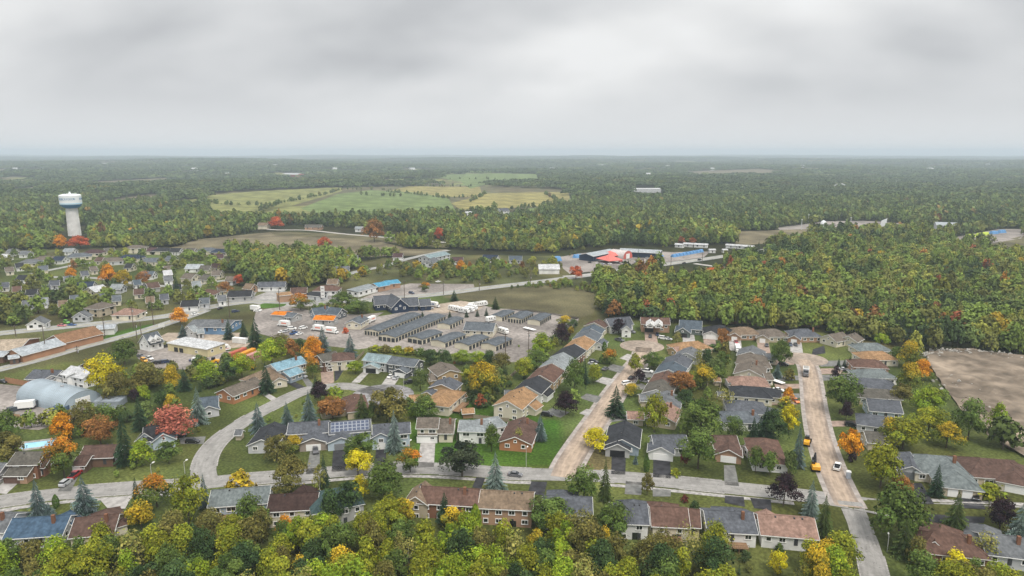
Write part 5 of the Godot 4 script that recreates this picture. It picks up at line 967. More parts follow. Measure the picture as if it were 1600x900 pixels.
	["k","cedar",42.9,-202.4,5.7,2,"dark pointed cedar between two driveways"],
	["c","bluespruce",40.4,-207.9,3.8,1.9,"tiny blue spruce between two driveways"],
	["b","green",59.9,-204.6,13.2,12.3,"big leafy green maple on the street"],
	["b","darkred",56.2,-206.5,5.8,3.3,"dark red tree beside the grey-roofed white garage"],
	["s","darkred",50.3,-182.9,2.6,2,"round dark red shrub on the south lawn"],
	["s","dark",52.3,-179.2,2.8,2.9,"dark shrub on the south lawn"],
	["s","yellowgreen",51.5,-199.8,2.8,3.2,"yellow-green shrub on the north lawn"],
	["b","yellowgreen",52.1,-159.3,11.8,8.2,"yellow-green tree left of the sunroom"],
	["s","red",-93.7,-372,3.7,3.6,"small red tree beside the cream shed"],
	["b","turning",-136.8,-431,11,14.1,"brown and gold tree beside the petrol station"],
	["b","green",-110.7,-434.7,11.5,16.7,"green tree behind the rental office"],
	["b","green",-97.1,-420.3,9.1,14.5,"green tree beside the navy restaurant"],
	["b","turning",-63.6,-488.9,7.1,7.9,"round orange-brown tree in the plaza lot"],
	["b","orange",-42.9,-563.9,11.9,9.6,"small orange maple in the middle distance"],
	["b","red",51.5,-540.3,11.5,11.3,"bright coral red maple by the main road"],
	["b","red",162.5,-529.2,11.3,22.2,"wide orange-red maple beside the low brown house"],
	["b","orange",147.5,-518.5,10.1,10.9,"orange tree left of the wide orange-red maple"],
	["c","spruce",-39.6,-458.2,8.1,6.1,"dark spruce beside the meadow road"],
	["c","dark",-10.8,-432.8,8.5,5.8,"dark tree alone at the meadow edge"],
	["b","red",-459.2,-719.2,13.6,20.3,"red maple below the water tower"],
	["b","orange",-478.2,-719,15,14.9,"orange maple left of the red one below the tower"],
	["b","orange",-307.8,-513.4,16.9,12.7,"orange tree in the far town"],
	["b","gold",-291,-503.3,14.6,12.5,"golden tree right of the orange one in the far town"],
	["b","rust",-281.8,-513.4,10.9,11.7,"rust orange tree in the far town"],
	["b","orange",-356.1,-543.1,8.9,8.3,"small orange tree by the far street"],
	["b","red",-208.3,-513.4,9,9.8,"crimson tree in the far town"],
	["b","rust",-205.7,-479.7,9.4,11.9,"brown tree below the crimson one"],
	["c","spruce",-238,-475.3,15.7,5.4,"tall dark spruce in the far town"],
	["c","spruce",-323.8,-589.5,13.6,4.5,"slim dark spruce before the navy roofs"],
	["b","rust",-156.6,-772.4,26.9,21.8,"big rust coloured tree on the country road"],
	["b","red",-84.2,-784,14.8,10.3,"small red tree at the end of the country road"],
	["b","red",-199.2,-719.5,12.3,14.9,"red tree above the far woods"],
	["b","red",-315.1,-911.6,16.3,20.5,"dark red trees beside the cream barn"],
	["c","spruce",-38.2,-408.4,5.2,2.8,"leftmost tiny spruce in the line below the campers"],
	["c","spruce",-28.1,-410.4,5.3,2.8,"second tiny spruce in the line below the campers"],
	["c","spruce",-21.5,-412.4,5.3,2.8,"third tiny spruce in the line below the campers"],
	["c","spruce",-16,-414.4,5.3,2.8,"rightmost tiny spruce in the line below the campers"],
	["c","spruce",-55.3,-410,4.5,2.8,"tiny spruce at the far end of the longest storage row"],
]
const OPEN := [
	[-127,-71.3,-801,-561.1,-559,-655.8,-529,-699.5,-441.6,-719.3,-365.1,-729.5,-297.9,-700.3,-245.8,-596.3,-207.8,-508.3,-171.5,-484.3,-131.2,-529.2,-140.6,-617.6,-124.3,-656.4,-66,-632.6,-63.7,-673.3,50.3,-664.8,49.1,-573.2,63.7,-513.4,63.4,-473.1,52.6,-420.3,55.4,-398.7,77.8,-403.5,129.3,-382,175.3,-373.4,192.7,-360,202.6,-335.6,204.2,-324.6,182.6,-256,167.7,-220.2,174.1,-205.6,273.2,-178.2,127,-71.3],
	[-49.6,-470.9,-23.5,-491.2,24.5,-513.4,54.8,-498.4,61.6,-473.1,51.4,-420.3,39.1,-405.1,22.3,-420.3,0,-431,-12.9,-446.1,-26.4,-458.2],
	[-363.2,-705,-367.2,-795.4,-309.9,-867.2,-186.9,-827.2,-108,-714.6,-67.1,-709.8,-70.1,-673.3,-149.2,-656.4,-274.5,-691.1,-311.2,-700.3],
	[-312.4,-874.3,-191.3,-847.2,-70.8,-750.4,-68,-719.5,-180,-795.9,-290.2,-833.4],
	[-736,-1640.9,-681.3,-1832.7,-511.6,-2072,-462,-1868.7,-433.1,-1461.5,-405.4,-1156.1,-471.1,-1106.7,-579.2,-1309.2],
	[-381.8,-1238.8,-443.2,-1752,-394.5,-1930.3,-271.1,-1822.6,-144,-1546.3,-97.9,-1190.6,-208.2,-1112.7,-305.3,-1087.3],
	[-341,-1834.3,-315.1,-2122.2,-95.4,-2054.9,-66.9,-1562.2,-146.1,-1569.8],
	[-121.2,-1368.2,-63.6,-1710.3,141.8,-1733.5,118.4,-1380.4,23.9,-1280.6,-91,-1217.5],
	[-774.8,-1728.6,-643.9,-1925.6,-393.2,-2118.5,-99,-2134.1,159.7,-1809.6,116.8,-1317.4,-74.7,-1141.5,-196.3,-1048,-288.3,-1025.5,-467.4,-1062.2],
	[-506,-1306.5,-369.4,-1301.9,-313.2,-1044.8,-402.5,-1022.8],
	[-364.7,-2856.8,-113.8,-3077.2,143.1,-3094.8,104.6,-2351,-82,-2211.2,-117.8,-1950.7,-176.6,-2381.2],
	[-1543.3,-2484.8,-1429.9,-2859.9,-1232.6,-2471,-1154.8,-1884.3],
	[-864.4,-1404.9,-874.8,-1649.9,-832.2,-1662.9,-755.4,-1501.7,-766.9,-1244.1],
	[-733.3,-1462.5,-698.9,-1531.4,-596.5,-1309.7,-641.1,-1276.3],
	[5.7,-1222.9,60.6,-1298,43.2,-1099.7,6,-1075.8],
	[285,-878.8,394,-911.8,341.9,-785.1,244.4,-739.9],
	[514,-740.8,628.8,-835.1,795.8,-882,560.2,-589.5,479.8,-632.6,469,-664.9],
	[940.3,-3768.1,1433,-3978.7,1334.1,-3355.9,741.3,-2860.4],
	[-1362.9,-1834.1,-1458.8,-2123.8,-1146.6,-1671.3,-1163.8,-1563.8],
	[361.7,-928.2,470.3,-1023.9,532.8,-1033.6,575.4,-981.5,517.2,-880.2,432.3,-850.9,339.9,-850.1],
	[522.9,-810.5,648.3,-908,681.1,-906.2,609.9,-809.4,524.8,-751.6,469.4,-720.2],
	[564.5,-927.7,619.7,-943,578.8,-864.4,496.2,-810.6],
	[44.8,-656.4,67.8,-682.1,110.7,-709.8,163.4,-691.1,203.9,-695.7,186.5,-656.4,138.5,-621.2,89.1,-586.2,48.3,-563.9,44.8,-589.5],
	[16.4,-573.2,53,-700.3,111.7,-739.8,179.1,-729.5,287.4,-761.7,258.1,-673.3,193.4,-617.6,175.1,-540.3,142.1,-513.4,112.7,-513.4,131.6,-576.4,82.4,-540.3,39.2,-513.4,9.8,-513.4],
	[-101.3,-669,-67.1,-709.8,100.7,-664.8,50.5,-529.2,-19.6,-513.4,-53.9,-513.4],
	[-349.5,-918.9,-312.7,-952.2,-167.3,-890.3,-73.9,-784,-68.9,-729.5,-177.3,-784,-317.6,-833.2],
	[-1089,-3270.8,-1000.3,-3402.4,-720.1,-2459.6,-812,-2433.9],
	[314.6,-1882.4,422.4,-1944.6,346.4,-1576.8,256.5,-1530.3],
	[-29.8,-1277.3,37.6,-1342.4,28.2,-1076.6,-24.7,-1053.2],
	[-108.9,-1164.6,-61.3,-1192.4,-53.2,-1031.7,-96.6,-1030.5],
	[209.8,-333.4,232.5,-341.4,254.9,-326.7,293.8,-299.8,206.9,-184.8,176.4,-203.3,170.3,-217.6,171.1,-229.9,176.6,-252.6,188.2,-284.8,200.2,-314.2],
	[171.1,-229.9,198.6,-220.2,182.8,-201.1,170.6,-212.2],
	[-3038.7,-4204.5,-3000.2,-4221.2,-2498.2,-3516.3,-2533.7,-3498],
	[-3436.2,-5796.9,-2914.8,-5010.8,-2626.9,-4519,-2694.9,-4535.1],
	[-1916.1,-4126.9,-1870,-4134.5,-1607.6,-3558.4,-1671.4,-3589.6],
	[-1387.1,-3327.2,-1354,-3336.7,-1262.8,-3116.2,-1297.7,-3103.2],
	[-1044.5,-3998.4,-1004,-4013.6,-914.8,-3667.3,-957,-3647.4],
	[-648,-4307.1,-603.7,-4359.9,-537.6,-3905.3,-586,-3867.7],
	[259.9,-4940,314.8,-4942.5,259.5,-4013.3,212.7,-4110.3],
	[700.3,-3659.6,742.8,-3669.3,637.4,-3131.3,595.9,-3126.7],
	[1122.6,-5135.2,1165.9,-5076.2,994.8,-4310.2,939.4,-4311.8],
	[1255.5,-4430.6,1306.8,-4438.1,1155.3,-3907.7,1109.6,-3925],
	[2352.4,-5705.6,2407.5,-5686.6,1744.7,-4108.3,1701.3,-4131.9],
	[2871.4,-4808.1,2927.6,-4812.9,2431,-3986.8,2340.7,-3921.9],
	[3670.5,-5401.4,3695.6,-5344.1,3291.3,-4748.8,3260.1,-4799.7],
	[-621.4,-937.7,-579.6,-938.4,-404.1,-648.3,-436.1,-648.3],
]
const TOWN_TREES := [
	[520,8.5,[-377.9,-458.2,-547.4,-672.6,-471.4,-673.2,-402.8,-664.8,-279.8,-656.4,-219.6,-529.2,-219.7,-458.2,-283.2,-420.3]],
	[260,11,[-320,-384.9,-404.1,-491.2,-334.9,-515.9,-281.9,-491.2,-252,-395.5]],
	[120,9,[-252.9,-403.5,-305.9,-508.3,-221.2,-503.3,-193.4,-458.2,-207.2,-431]],
	[120,8,[-163.9,-475.3,-179.9,-523.8,-136.6,-551.8,-115.2,-606.8,-96,-632.6,-118.2,-515.9]],
	[220,8,[-82.4,-540.3,-106.2,-557.8,-106.4,-589.5,-59.3,-625,46.9,-617.6,42.9,-563.9,-19.6,-513.4,-60,-523.8]],
	[90,5,[-133.5,-420.3,-102,-442.3,-88.3,-416.8,-106,-423.8]],
	[160,4.5,[-4.8,-498.4,40.4,-529.2,62.5,-503.3,61.4,-475.3,38.1,-498.4]],
	[80,6,[127.4,-557.8,190.5,-589.5,181.7,-529.2,117.6,-513.4]],
	[110,7,[82.3,-324.6,109.6,-341.4,98.6,-286.5,70.8,-236.9,65.9,-256]],
	[60,5.5,[-28.2,-286.5,-12.1,-309.2,0,-286.5,-9.9,-249.3,-20.3,-256]],
	[70,5,[186.8,-324.6,202.6,-324.6,181.5,-270.5,154.5,-220.2,143,-231.1,169,-286.5]],
	[90,8,[-202.9,-256,-156.3,-192.6,-163.3,-220.2,-155.6,-225.5,-128.7,-249.3,-132.6,-263.1,-162.4,-239.9]],
	[90,7,[-152.2,-256,-179.2,-299.8,-149.1,-304.4,-124.7,-319.3,-115.9,-295.2,-130.9,-276.7]],
	[40,6,[-80.7,-246.1,-42.2,-266.7,-34.6,-249.3,-57.7,-241.7]],
	[70,6.5,[0,-295.2,19.9,-341.4,28.9,-373.4,37.5,-387.9,25.3,-324.6,8.4,-286.5]],
	[40,6,[116.3,-168.3,137.8,-166.9,128.9,-154.5,102.4,-153.3]],
	[40,4,[10.3,-166.9,64.5,-159.3,62.4,-153.3,9.8,-156.9]],
	[70,4,[49.7,-656.4,69.5,-700.3,111.7,-739.8,213.6,-729.6,214.6,-709.8,163.1,-719.5,110.2,-729.5]],
	[330,2.6,[-99,-249.3,-50.7,-324.6,21.7,-373.4,76.4,-395.5,170.5,-366.6,196.3,-324.6,157.9,-225.5,156.3,-192.6,139.9,-169.7,87.4,-169.7,54.6,-178.2,-18.5,-181.1,-92.4,-181.1,-145.7,-178.2,-156.3,-192.6,-120.8,-243]],
	[90,6,[-39.6,-249.3,20.3,-347.4,72.3,-373.4,167.6,-360,190.4,-314.2,144.4,-225.5,101.5,-201.1,79.4,-220.2,22.1,-220.2,-36.1,-225.5]],
	[60,5,[-81.2,-256,-45.1,-286.5,-11.9,-304.4,0,-256,-24.2,-243,-72.5,-243]],
]
const HEDGEROWS := [
	[5,[-476.8,-1083.8,-378.6,-1063.9,-293.7,-1045.3,-200.1,-1068.8,-76.3,-1166.1,119.5,-1348.5]],
	[6,[-486.5,-1118.4,-305.3,-1087.3,-111.2,-1190]],
	[9,[-436.4,-1182.2,-463,-1379,-465.6,-1667.7,-481.2,-1955,-340.4,-1928.4]],
	[9,[-334,-1833.4,-236,-1691.5,-139.9,-1501.9,-74.9,-1609.2]],
	[10,[-504.3,-2011.7,-315.1,-2122.2,-114.8,-2060.6]],
	[8,[-656.9,-1468.4,-571.1,-1345.5,-450.4,-1304.4]],
	[12,[-376.9,-1688.1,-235.7,-1582.2]],
	[9,[-85.1,-1403.7,-62.6,-1683.1]],
	[9,[77.5,-1666,102.9,-1379.1]],
	[14,[-328.3,-2531.8,-94.8,-2560,108.9,-2349.7]],
	[8,[98.2,-1315.9,33.6,-1197.8,-108.9,-1164.6]],
]
const LANDMARKS := [
	[-118,"the left corner house"],
	[-100,"the blue roof"],
	[-86,"the reddish brown roof"],
	[-66,"the crescent corner"],
	[-52,"the orange timber deck"],
	[-40,"the dark brown roof"],
	[-28,"the teal roof"],
	[-18,"the narrow tan roof"],
	[-8,"the red-brown house"],
	[6,"the pale brick house"],
	[20,"the blue-grey roof"],
	[33,"the tall white house"],
	[46,"the weathered roof"],
	[58,"the white sunroom house"],
	[76,"the pink roof"],
	[92,"the corner lane"],
	[110,"the brown hip roof"],
	[900,"the bottom right house"],
]
const ARCH := ["pale blue-grey arched steel shed with white sliding door by the board fence","arched_shed",[-199.9,-272.8,-171.4,-258.8],15.5,6.6,"arch_steel","arch_steel"]
const ARCH2 := ["white arched market tent with red end walls","arched_tent",[98.8,-660.6,111.2,-648.3],15,7.5,"arch_white","cloth_red"]
const TOWER := [-533.7,-830.3,11.8,50.8,0.15]
const POOL := [-165.1,-222.8,0.35]
const NEAR_EDGE := [-156.8,-156.9,-132,-158.8,-113.3,-157.8,-102.5,-165.3,-81,-166.9,-65.9,-168,-52.6,-170.3,-35.3,-171.8,-26.4,-170.8,-18.5,-162.7,-6.7,-161.2,6.7,-162.2,12.1,-167.4,25.4,-163.7,32.9,-158.3,48.9,-156.4,59,-100,62.4,-153.3,66.6,-100,69.3,-154.5,79.7,-156.2,85.9,-155.5,96.8,-154.5,104.1,-156.2,120.8,-156.9,133,-155.7,161.1,-154.5]


class Geo:   # collects triangles; face() turns each polygon outward
	var v := PackedVector3Array()
	var n := PackedVector3Array()
	var c := PackedColorArray()
	var u := PackedVector2Array()
	var col := Color.WHITE
	func tri(a: Vector3, b: Vector3, d: Vector3) -> void:
		var nn := (d - a).cross(b - a).normalized()
		v.append(a); v.append(b); v.append(d)
		n.append(nn); n.append(nn); n.append(nn)
		c.append(col); c.append(col); c.append(col)
	func face(p: Array, out: Vector3) -> void:
		var nn: Vector3 = (p[2] - p[0]).cross(p[1] - p[0])
		if nn.dot(out) < 0.0:
			p = p.duplicate(); p.reverse()
		for i in range(1, p.size() - 1):
			tri(p[0], p[i], p[i + 1])
	func hull(p: Array, faces: Array) -> void:   # a convex solid: corner points and faces as corner numbers
		var mid := Vector3.ZERO
		for q in p: mid += q
		mid /= p.size()
		for f in faces:
			var pts := []
			var m := Vector3.ZERO
			for i in f:
				pts.append(p[i]); m += p[i]
			face(pts, m / f.size() - mid)
	func box(at: Vector3, size: Vector3, b := Basis()) -> void:
		var p := []
		for i in 8:
			p.append(at + b * (size * 0.5 * Vector3(1 if i & 1 else -1, 1 if i & 2 else -1, 1 if i & 4 else -1)))
		hull(p, [[0, 1, 3, 2], [4, 5, 7, 6], [0, 1, 5, 4], [2, 3, 7, 6], [0, 2, 6, 4], [1, 3, 7, 5]])
	func bar(a: Vector3, b: Vector3, ra: float, rb: float, sides := 6) -> void:   # a tapered rod
		var d := (b - a).normalized()
		var x := d.cross(Vector3.UP if absf(d.y) < 0.9 else Vector3.RIGHT).normalized()
		var y := x.cross(d)
		var ca := []
		var cb := []
		for i in sides:
			var t := TAU * i / sides
			var r := x * cos(t) + y * sin(t)
			ca.append(a + r * ra); cb.append(b + r * rb)
		for i in sides:
			var j := (i + 1) % sides
			face([ca[i], ca[j], cb[j], cb[i]], (ca[i] + ca[j]) * 0.5 - a)
		face(ca, -d); face(cb, d)
	func loft(rings: Array) -> void:   # each ring [x, y low, y high, half width low, half width high]: a body along x
		var p := []
		for r in rings:
			p.append([Vector3(r[0], r[1], -r[3]), Vector3(r[0], r[1], r[3]), Vector3(r[0], r[2], r[4]), Vector3(r[0], r[2], -r[4])])
		for i in p.size() - 1:
			var mid := Vector3.ZERO
			for k in 4: mid += (p[i][k] + p[i + 1][k]) / 8.0
			for k in 4:
				var j := (k + 1) % 4
				face([p[i][k], p[i][j], p[i + 1][j], p[i + 1][k]], (p[i][k] + p[i + 1][j]) * 0.5 - mid)
		face(p[0], p[0][0] - p[1][0]); face(p[-1], p[-1][0] - p[-2][0])
	func mesh(with_color := false, with_uv := false) -> ArrayMesh:
		var m := ArrayMesh.new()
		if v.is_empty(): return m
		var a := []
		a.resize(Mesh.ARRAY_MAX)
		a[Mesh.ARRAY_VERTEX] = v
		a[Mesh.ARRAY_NORMAL] = n
		if with_color: a[Mesh.ARRAY_COLOR] = c
		if with_uv: a[Mesh.ARRAY_TEX_UV] = u
		m.add_surface_from_arrays(Mesh.PRIMITIVE_TRIANGLES, a)
		return m

var rng := RandomNumberGenerator.new()
var mats := {}
var shared := {}
var tex := {}

# ---- small helpers -----------------------------------------------------------------------------------------------------------

func tag(o: Node, label: String, category := "", group := "", kind := "") -> Node:
	if label: o.set_meta("label", label)
	if category: o.set_meta("category", category)
	if group: o.set_meta("group", group)
	if kind: o.set_meta("kind", kind)
	return o

func thing(called: String, at: Vector3, turn: float, label: String, category: String, group := "") -> Node3D:
	var o := Node3D.new()
	o.name = called
	o.position = at
	o.rotation.y = turn
	add_child(o, true)
	tag(o, label, category, group)
	return o

func part(parent: Node, called: String, m: Mesh, mat: Material, at := Vector3.ZERO, b := Basis()) -> MeshInstance3D:
	var o := MeshInstance3D.new()
	o.name = called
	o.mesh = m
	o.material_override = mat
	o.transform = Transform3D(b, at)
	parent.add_child(o, true)
	return o

func lin(r: float, g: float, b: float) -> Color:
	return Color(r, g, b).linear_to_srgb()

func noise_tex(key: String, frequency: float, lo: float, hi: float, octaves := 5, size := 256, kind := FastNoiseLite.TYPE_SIMPLEX_SMOOTH) -> Texture2D:
	if not tex.has(key):
		var f := FastNoiseLite.new()
		f.noise_type = kind
		f.frequency = frequency
		f.fractal_octaves = octaves
		f.seed = key.hash() % 1000
		var src := f.get_seamless_image(size, size)
		var im := Image.create(size, size, false, Image.FORMAT_RGB8)
		for y in size:
			for x in size:
				var k: float = lerpf(lo, hi, clampf((src.get_pixel(x, y).r - 0.5) * 1.35 + 0.5, 0, 1))
				im.set_pixel(x, y, Color(k, k, k))
		tex[key] = ImageTexture.create_from_image(im)
	return tex[key]

func mat(key: String, c: Color, rough := 0.85, metal := 0.0) -> StandardMaterial3D:   # a plain coat of paint with faint wear; c is linear
	if not mats.has(key):
		var m := StandardMaterial3D.new()
		m.resource_name = key
		m.albedo_color = Color(c.r, c.g, c.b).linear_to_srgb()
		m.roughness = rough
		m.metallic = metal
		if rough > 0.7: m.metallic_specular = 0.18
		mats[key] = m
	return mats[key]

func worn(key: String, c: Color, t: String, scale: float, rough := 0.9) -> StandardMaterial3D:   # with a mottling in world space
	if not mats.has(key):
		var m := mat(key, c, rough)
		m.albedo_texture = tex[t]
		m.uv1_triplanar = true
		m.uv1_world_triplanar = true
		m.uv1_scale = Vector3.ONE * scale
		m.cull_mode = BaseMaterial3D.CULL_DISABLED
	return mats[key]

func roof_mat(called: String) -> StandardMaterial3D:
	var m := worn("roof " + called, COLORS[called] * 1.08, "shingle", 0.11, 0.95)
	if not m.detail_enabled:   # broad weather stains over the fine mottling
		m.detail_enabled = true
		m.detail_blend_mode = BaseMaterial3D.BLEND_MODE_MUL
		m.detail_albedo = tex.blotch
		m.detail_uv_layer = BaseMaterial3D.DETAIL_UV_2
		m.uv2_triplanar = true
		m.uv2_world_triplanar = true
		m.uv2_scale = Vector3.ONE * 0.043
	return m

func wall_mat(called: String) -> StandardMaterial3D:
	return worn("wall " + called, COLORS[called], "stain", 0.07, 0.85)

func ground(x: float, z: float) -> float:
	var d := sqrt(x * x + z * z)
	var h := -3.2 * smoothstep(-180.5, -170.0, z) - 1.6 * smoothstep(-172.0, -150.0, z)
	if d > 750.0:
		var s := smoothstep(750.0, 2000.0, d)
		h += s * (6.0 * sin(x / 410.0 + 1.3) * sin(z / 530.0 + 0.4) + 4.0 * sin(x / 230.0 + z / 310.0))
		if d > 2500.0:
			h += smoothstep(2500.0, 6500.0, d) * (16.0 + 14.0 * sin(x / 1300.0 + 0.6) * sin(z / 1700.0 + 1.0) + 7.0 * sin(x / 520.0 - z / 900.0))
	return h

func at(x: float, z: float, lift := 0.0) -> Vector3:
	return Vector3(x, ground(x, z) + lift, z)

func inside(p: Vector2, poly: PackedVector2Array) -> bool:
	return Geometry2D.is_point_in_polygon(p, poly)

func flat_poly(a: Array) -> PackedVector2Array:
	var p := PackedVector2Array()
	for i in range(0, a.size(), 2):
		p.append(Vector2(a[i], a[i + 1]))
	return p

# ---- camera, sky, light ------------------------------------------------------------------------------------------------------

func _ready() -> void:
	rng.seed = 21
	var cam := Camera3D.new()
	cam.name = "camera"
	cam.position = Vector3(0, 100, 0)
	cam.rotation_degrees = Vector3(-PITCH, 0, 0)
	cam.fov = FOV
	cam.near = 1.0
	cam.far = 40000.0
	add_child(cam)
	cam.current = true

	var env := Environment.new()
	env.background_mode = Environment.BG_SKY
	var sky := Sky.new()
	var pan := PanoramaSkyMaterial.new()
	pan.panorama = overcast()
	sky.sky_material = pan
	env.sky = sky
	env.background_energy_multiplier = 1.0
	env.tonemap_mode = Environment.TONE_MAPPER_LINEAR
	env.tonemap_exposure = 1.75
	env.sdfgi_enabled = true
	env.ssao_enabled = true
	env.ssil_enabled = true
	env.fog_enabled = true
	env.fog_density = 0.00013
	env.fog_light_color = Color(0.85, 0.91, 0.95)
	var we := WorldEnvironment.new()
	we.name = "world_environment"
	we.environment = env
	add_child(we)

	var sun := DirectionalLight3D.new()
	sun.name = "sun"
	sun.rotation_degrees = Vector3(-58, 30, 0)
	sun.light_energy = 0.5
	sun.light_color = Color(1.0, 0.97, 0.93)
	sun.light_angular_distance = 18
	sun.shadow_enabled = true
	add_child(sun)

	noise_tex("grain", 0.02, 0.72, 1.0, 6)
	noise_tex("stain", 0.008, 0.88, 1.0, 5)
	noise_tex("shingle", 0.03, 0.72, 1.0, 6)
	noise_tex("grass", 0.025, 0.68, 1.0, 6, 512)
	noise_tex("patch", 0.01, 0.74, 1.0, 5)
	noise_tex("gravel", 0.012, 0.80, 1.0, 7, 512)
	noise_tex("blotch", 0.022, 0.80, 1.0, 4)
	noise_tex("mud", 0.009, 0.62, 1.0, 7, 512)
	build_land()
	build_roads()
	build_houses()
	build_works()
	build_vehicles()
	build_street_things()
	build_trees()
	build_woods()

func overcast() -> Texture2D:   # layers of grey cloud on a plane far overhead; the zenith is brighter than the horizon, as under any overcast
	var w := 1024
	var h := 512
	var big := FastNoiseLite.new()
	big.seed = 4
	big.noise_type = FastNoiseLite.TYPE_SIMPLEX_SMOOTH
	big.frequency = 0.85
	big.fractal_octaves = 5
	big.fractal_gain = 0.42
	var soft := FastNoiseLite.new()
	soft.seed = 9
	soft.noise_type = FastNoiseLite.TYPE_SIMPLEX_SMOOTH
	soft.frequency = 2.2
	soft.fractal_octaves = 4
	var im := Image.create(w, h, false, Image.FORMAT_RGBF)
	for y in h:
		var el := PI * (0.5 - (y + 0.5) / h)
		for x in w:
			var az := TAU * (x + 0.5) / w
			var d := Vector3(sin(az), 0, cos(az)) * cos(el)
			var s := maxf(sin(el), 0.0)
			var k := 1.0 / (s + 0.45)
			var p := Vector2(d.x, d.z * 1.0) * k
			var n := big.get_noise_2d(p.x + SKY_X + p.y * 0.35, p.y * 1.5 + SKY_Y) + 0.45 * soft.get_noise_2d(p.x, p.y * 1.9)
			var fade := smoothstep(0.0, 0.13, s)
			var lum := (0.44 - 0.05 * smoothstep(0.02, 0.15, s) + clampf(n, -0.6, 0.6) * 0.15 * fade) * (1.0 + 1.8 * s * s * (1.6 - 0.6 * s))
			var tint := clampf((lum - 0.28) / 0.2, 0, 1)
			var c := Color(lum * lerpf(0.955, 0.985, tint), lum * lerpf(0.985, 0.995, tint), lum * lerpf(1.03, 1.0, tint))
			if el < 0: c = Color(0.41, 0.415, 0.42)
			im.set_pixel(x, y, c)
	return ImageTexture.create_from_image(im)

# ---- land --------------------------------------------------------------------------------------------------------------------

func steps(from: float, to: float, fine_from: float, fine_to: float, fine: float, grow: float) -> PackedFloat32Array:
	var out := PackedFloat32Array()
	var x := fine_from
	while x <= fine_to + 0.01:
		out.append(x); x += fine
	var s := fine
	x = fine_from
	while x > from:
		s *= grow
		x -= s
		out.insert(0, x)
	s = fine
	x = fine_to
	while x < to:
		s *= grow
		x += s
		out.append(x)
	return out

var clearings: FastNoiseLite

func farmland(x: float, z: float) -> float:   # above zero in the clearings and far farmland
	if clearings == null:
		clearings = FastNoiseLite.new()
		clearings.seed = 12
		clearings.frequency = 0.0021
		clearings.fractal_octaves = 4
	return clearings.get_noise_2d(x * 0.6 + 900, z) - (0.10 if z < -2300 else 0.24)

func build_land() -> void:
	var zones := []   # [polygon, box, colour]
	for a in ZONES:
		var p := flat_poly(a[1])
		var r := Rect2(p[0], Vector2.ZERO)
		for q in p: r = r.expand(q)
		zones.append([p, r, COLORS[a[0]]])
	var xs := steps(-17000, 17000, -360, 360, 4, 1.055)
	var zs := steps(-17000, 900, -704, -116, 4, 1.05)
	var mottle := FastNoiseLite.new()
	mottle.seed = 3
	mottle.frequency = 0.012
	mottle.fractal_octaves = 5
	var parcels := FastNoiseLite.new()
	parcels.seed = 6
	parcels.noise_type = FastNoiseLite.TYPE_CELLULAR
	parcels.cellular_return_type = FastNoiseLite.RETURN_CELL_VALUE
	parcels.frequency = 0.0028
	var verts := PackedVector3Array()
	var cols := PackedColorArray()
	var norms := PackedVector3Array()
	for z in zs:
		for x in xs:
			verts.append(at(x, z))
			var c: Color = COLORS.forest_floor
			if z < -1900 and farmland(x, z) > 0.0: c = [COLORS.scrub, COLORS.olive_field, COLORS.pale_field, COLORS.brown_field, COLORS.green_field][int(absf(parcels.get_noise_2d(x, z)) * 37.0) % 5]
			for q in zones:
				if q[1].has_point(Vector2(x, z)) and inside(Vector2(x, z), q[0]): c = q[2]
			var k := 1.0 + 0.45 * mottle.get_noise_2d(x, z)
			cols.append(Color(c.r * k * (1.0 + 0.25 * mottle.get_noise_2d(x + 500, z)), c.g * k, c.b * k))
			norms.append(Vector3(ground(x - 2, z) - ground(x + 2, z), 4, ground(x, z - 2) - ground(x, z + 2)).normalized())
	var idx := PackedInt32Array()
	var w := xs.size()
	for j in zs.size() - 1:
		for i in w - 1:
			var k := j * w + i
			idx.append_array([k, k + 1, k + w + 1, k, k + w + 1, k + w])
	var a := []
	a.resize(Mesh.ARRAY_MAX)
	a[Mesh.ARRAY_VERTEX] = verts
	a[Mesh.ARRAY_NORMAL] = norms
	a[Mesh.ARRAY_COLOR] = cols
	a[Mesh.ARRAY_INDEX] = idx
	var m := ArrayMesh.new()
	m.add_surface_from_arrays(Mesh.PRIMITIVE_TRIANGLES, a)
	tag(part(self, "ground", m, turf("turf", Color.WHITE, true)), "grassy ground running from the back gardens to the horizon", "", "", "structure")
	for f in FIELDS:
		sheet(f[0], f[1], flat_poly(f[4]), f[3], turf(f[2], COLORS[f[2]], false, f[5]), f[6])

func turf(key: String, c: Color, tinted := false, t := "grass") -> StandardMaterial3D:
	key = "ground " + key
	if not mats.has(key):
		var m := worn(key, c, t, 0.055 if t != "mud" else 0.017)
		m.vertex_color_use_as_albedo = tinted
		m.detail_enabled = true
		m.detail_blend_mode = BaseMaterial3D.BLEND_MODE_MUL
		m.detail_albedo = tex.patch
		m.detail_uv_layer = BaseMaterial3D.DETAIL_UV_2
		m.uv2_triplanar = true
		m.uv2_world_triplanar = true
		m.uv2_scale = Vector3.ONE * 0.0093
	return mats[key]

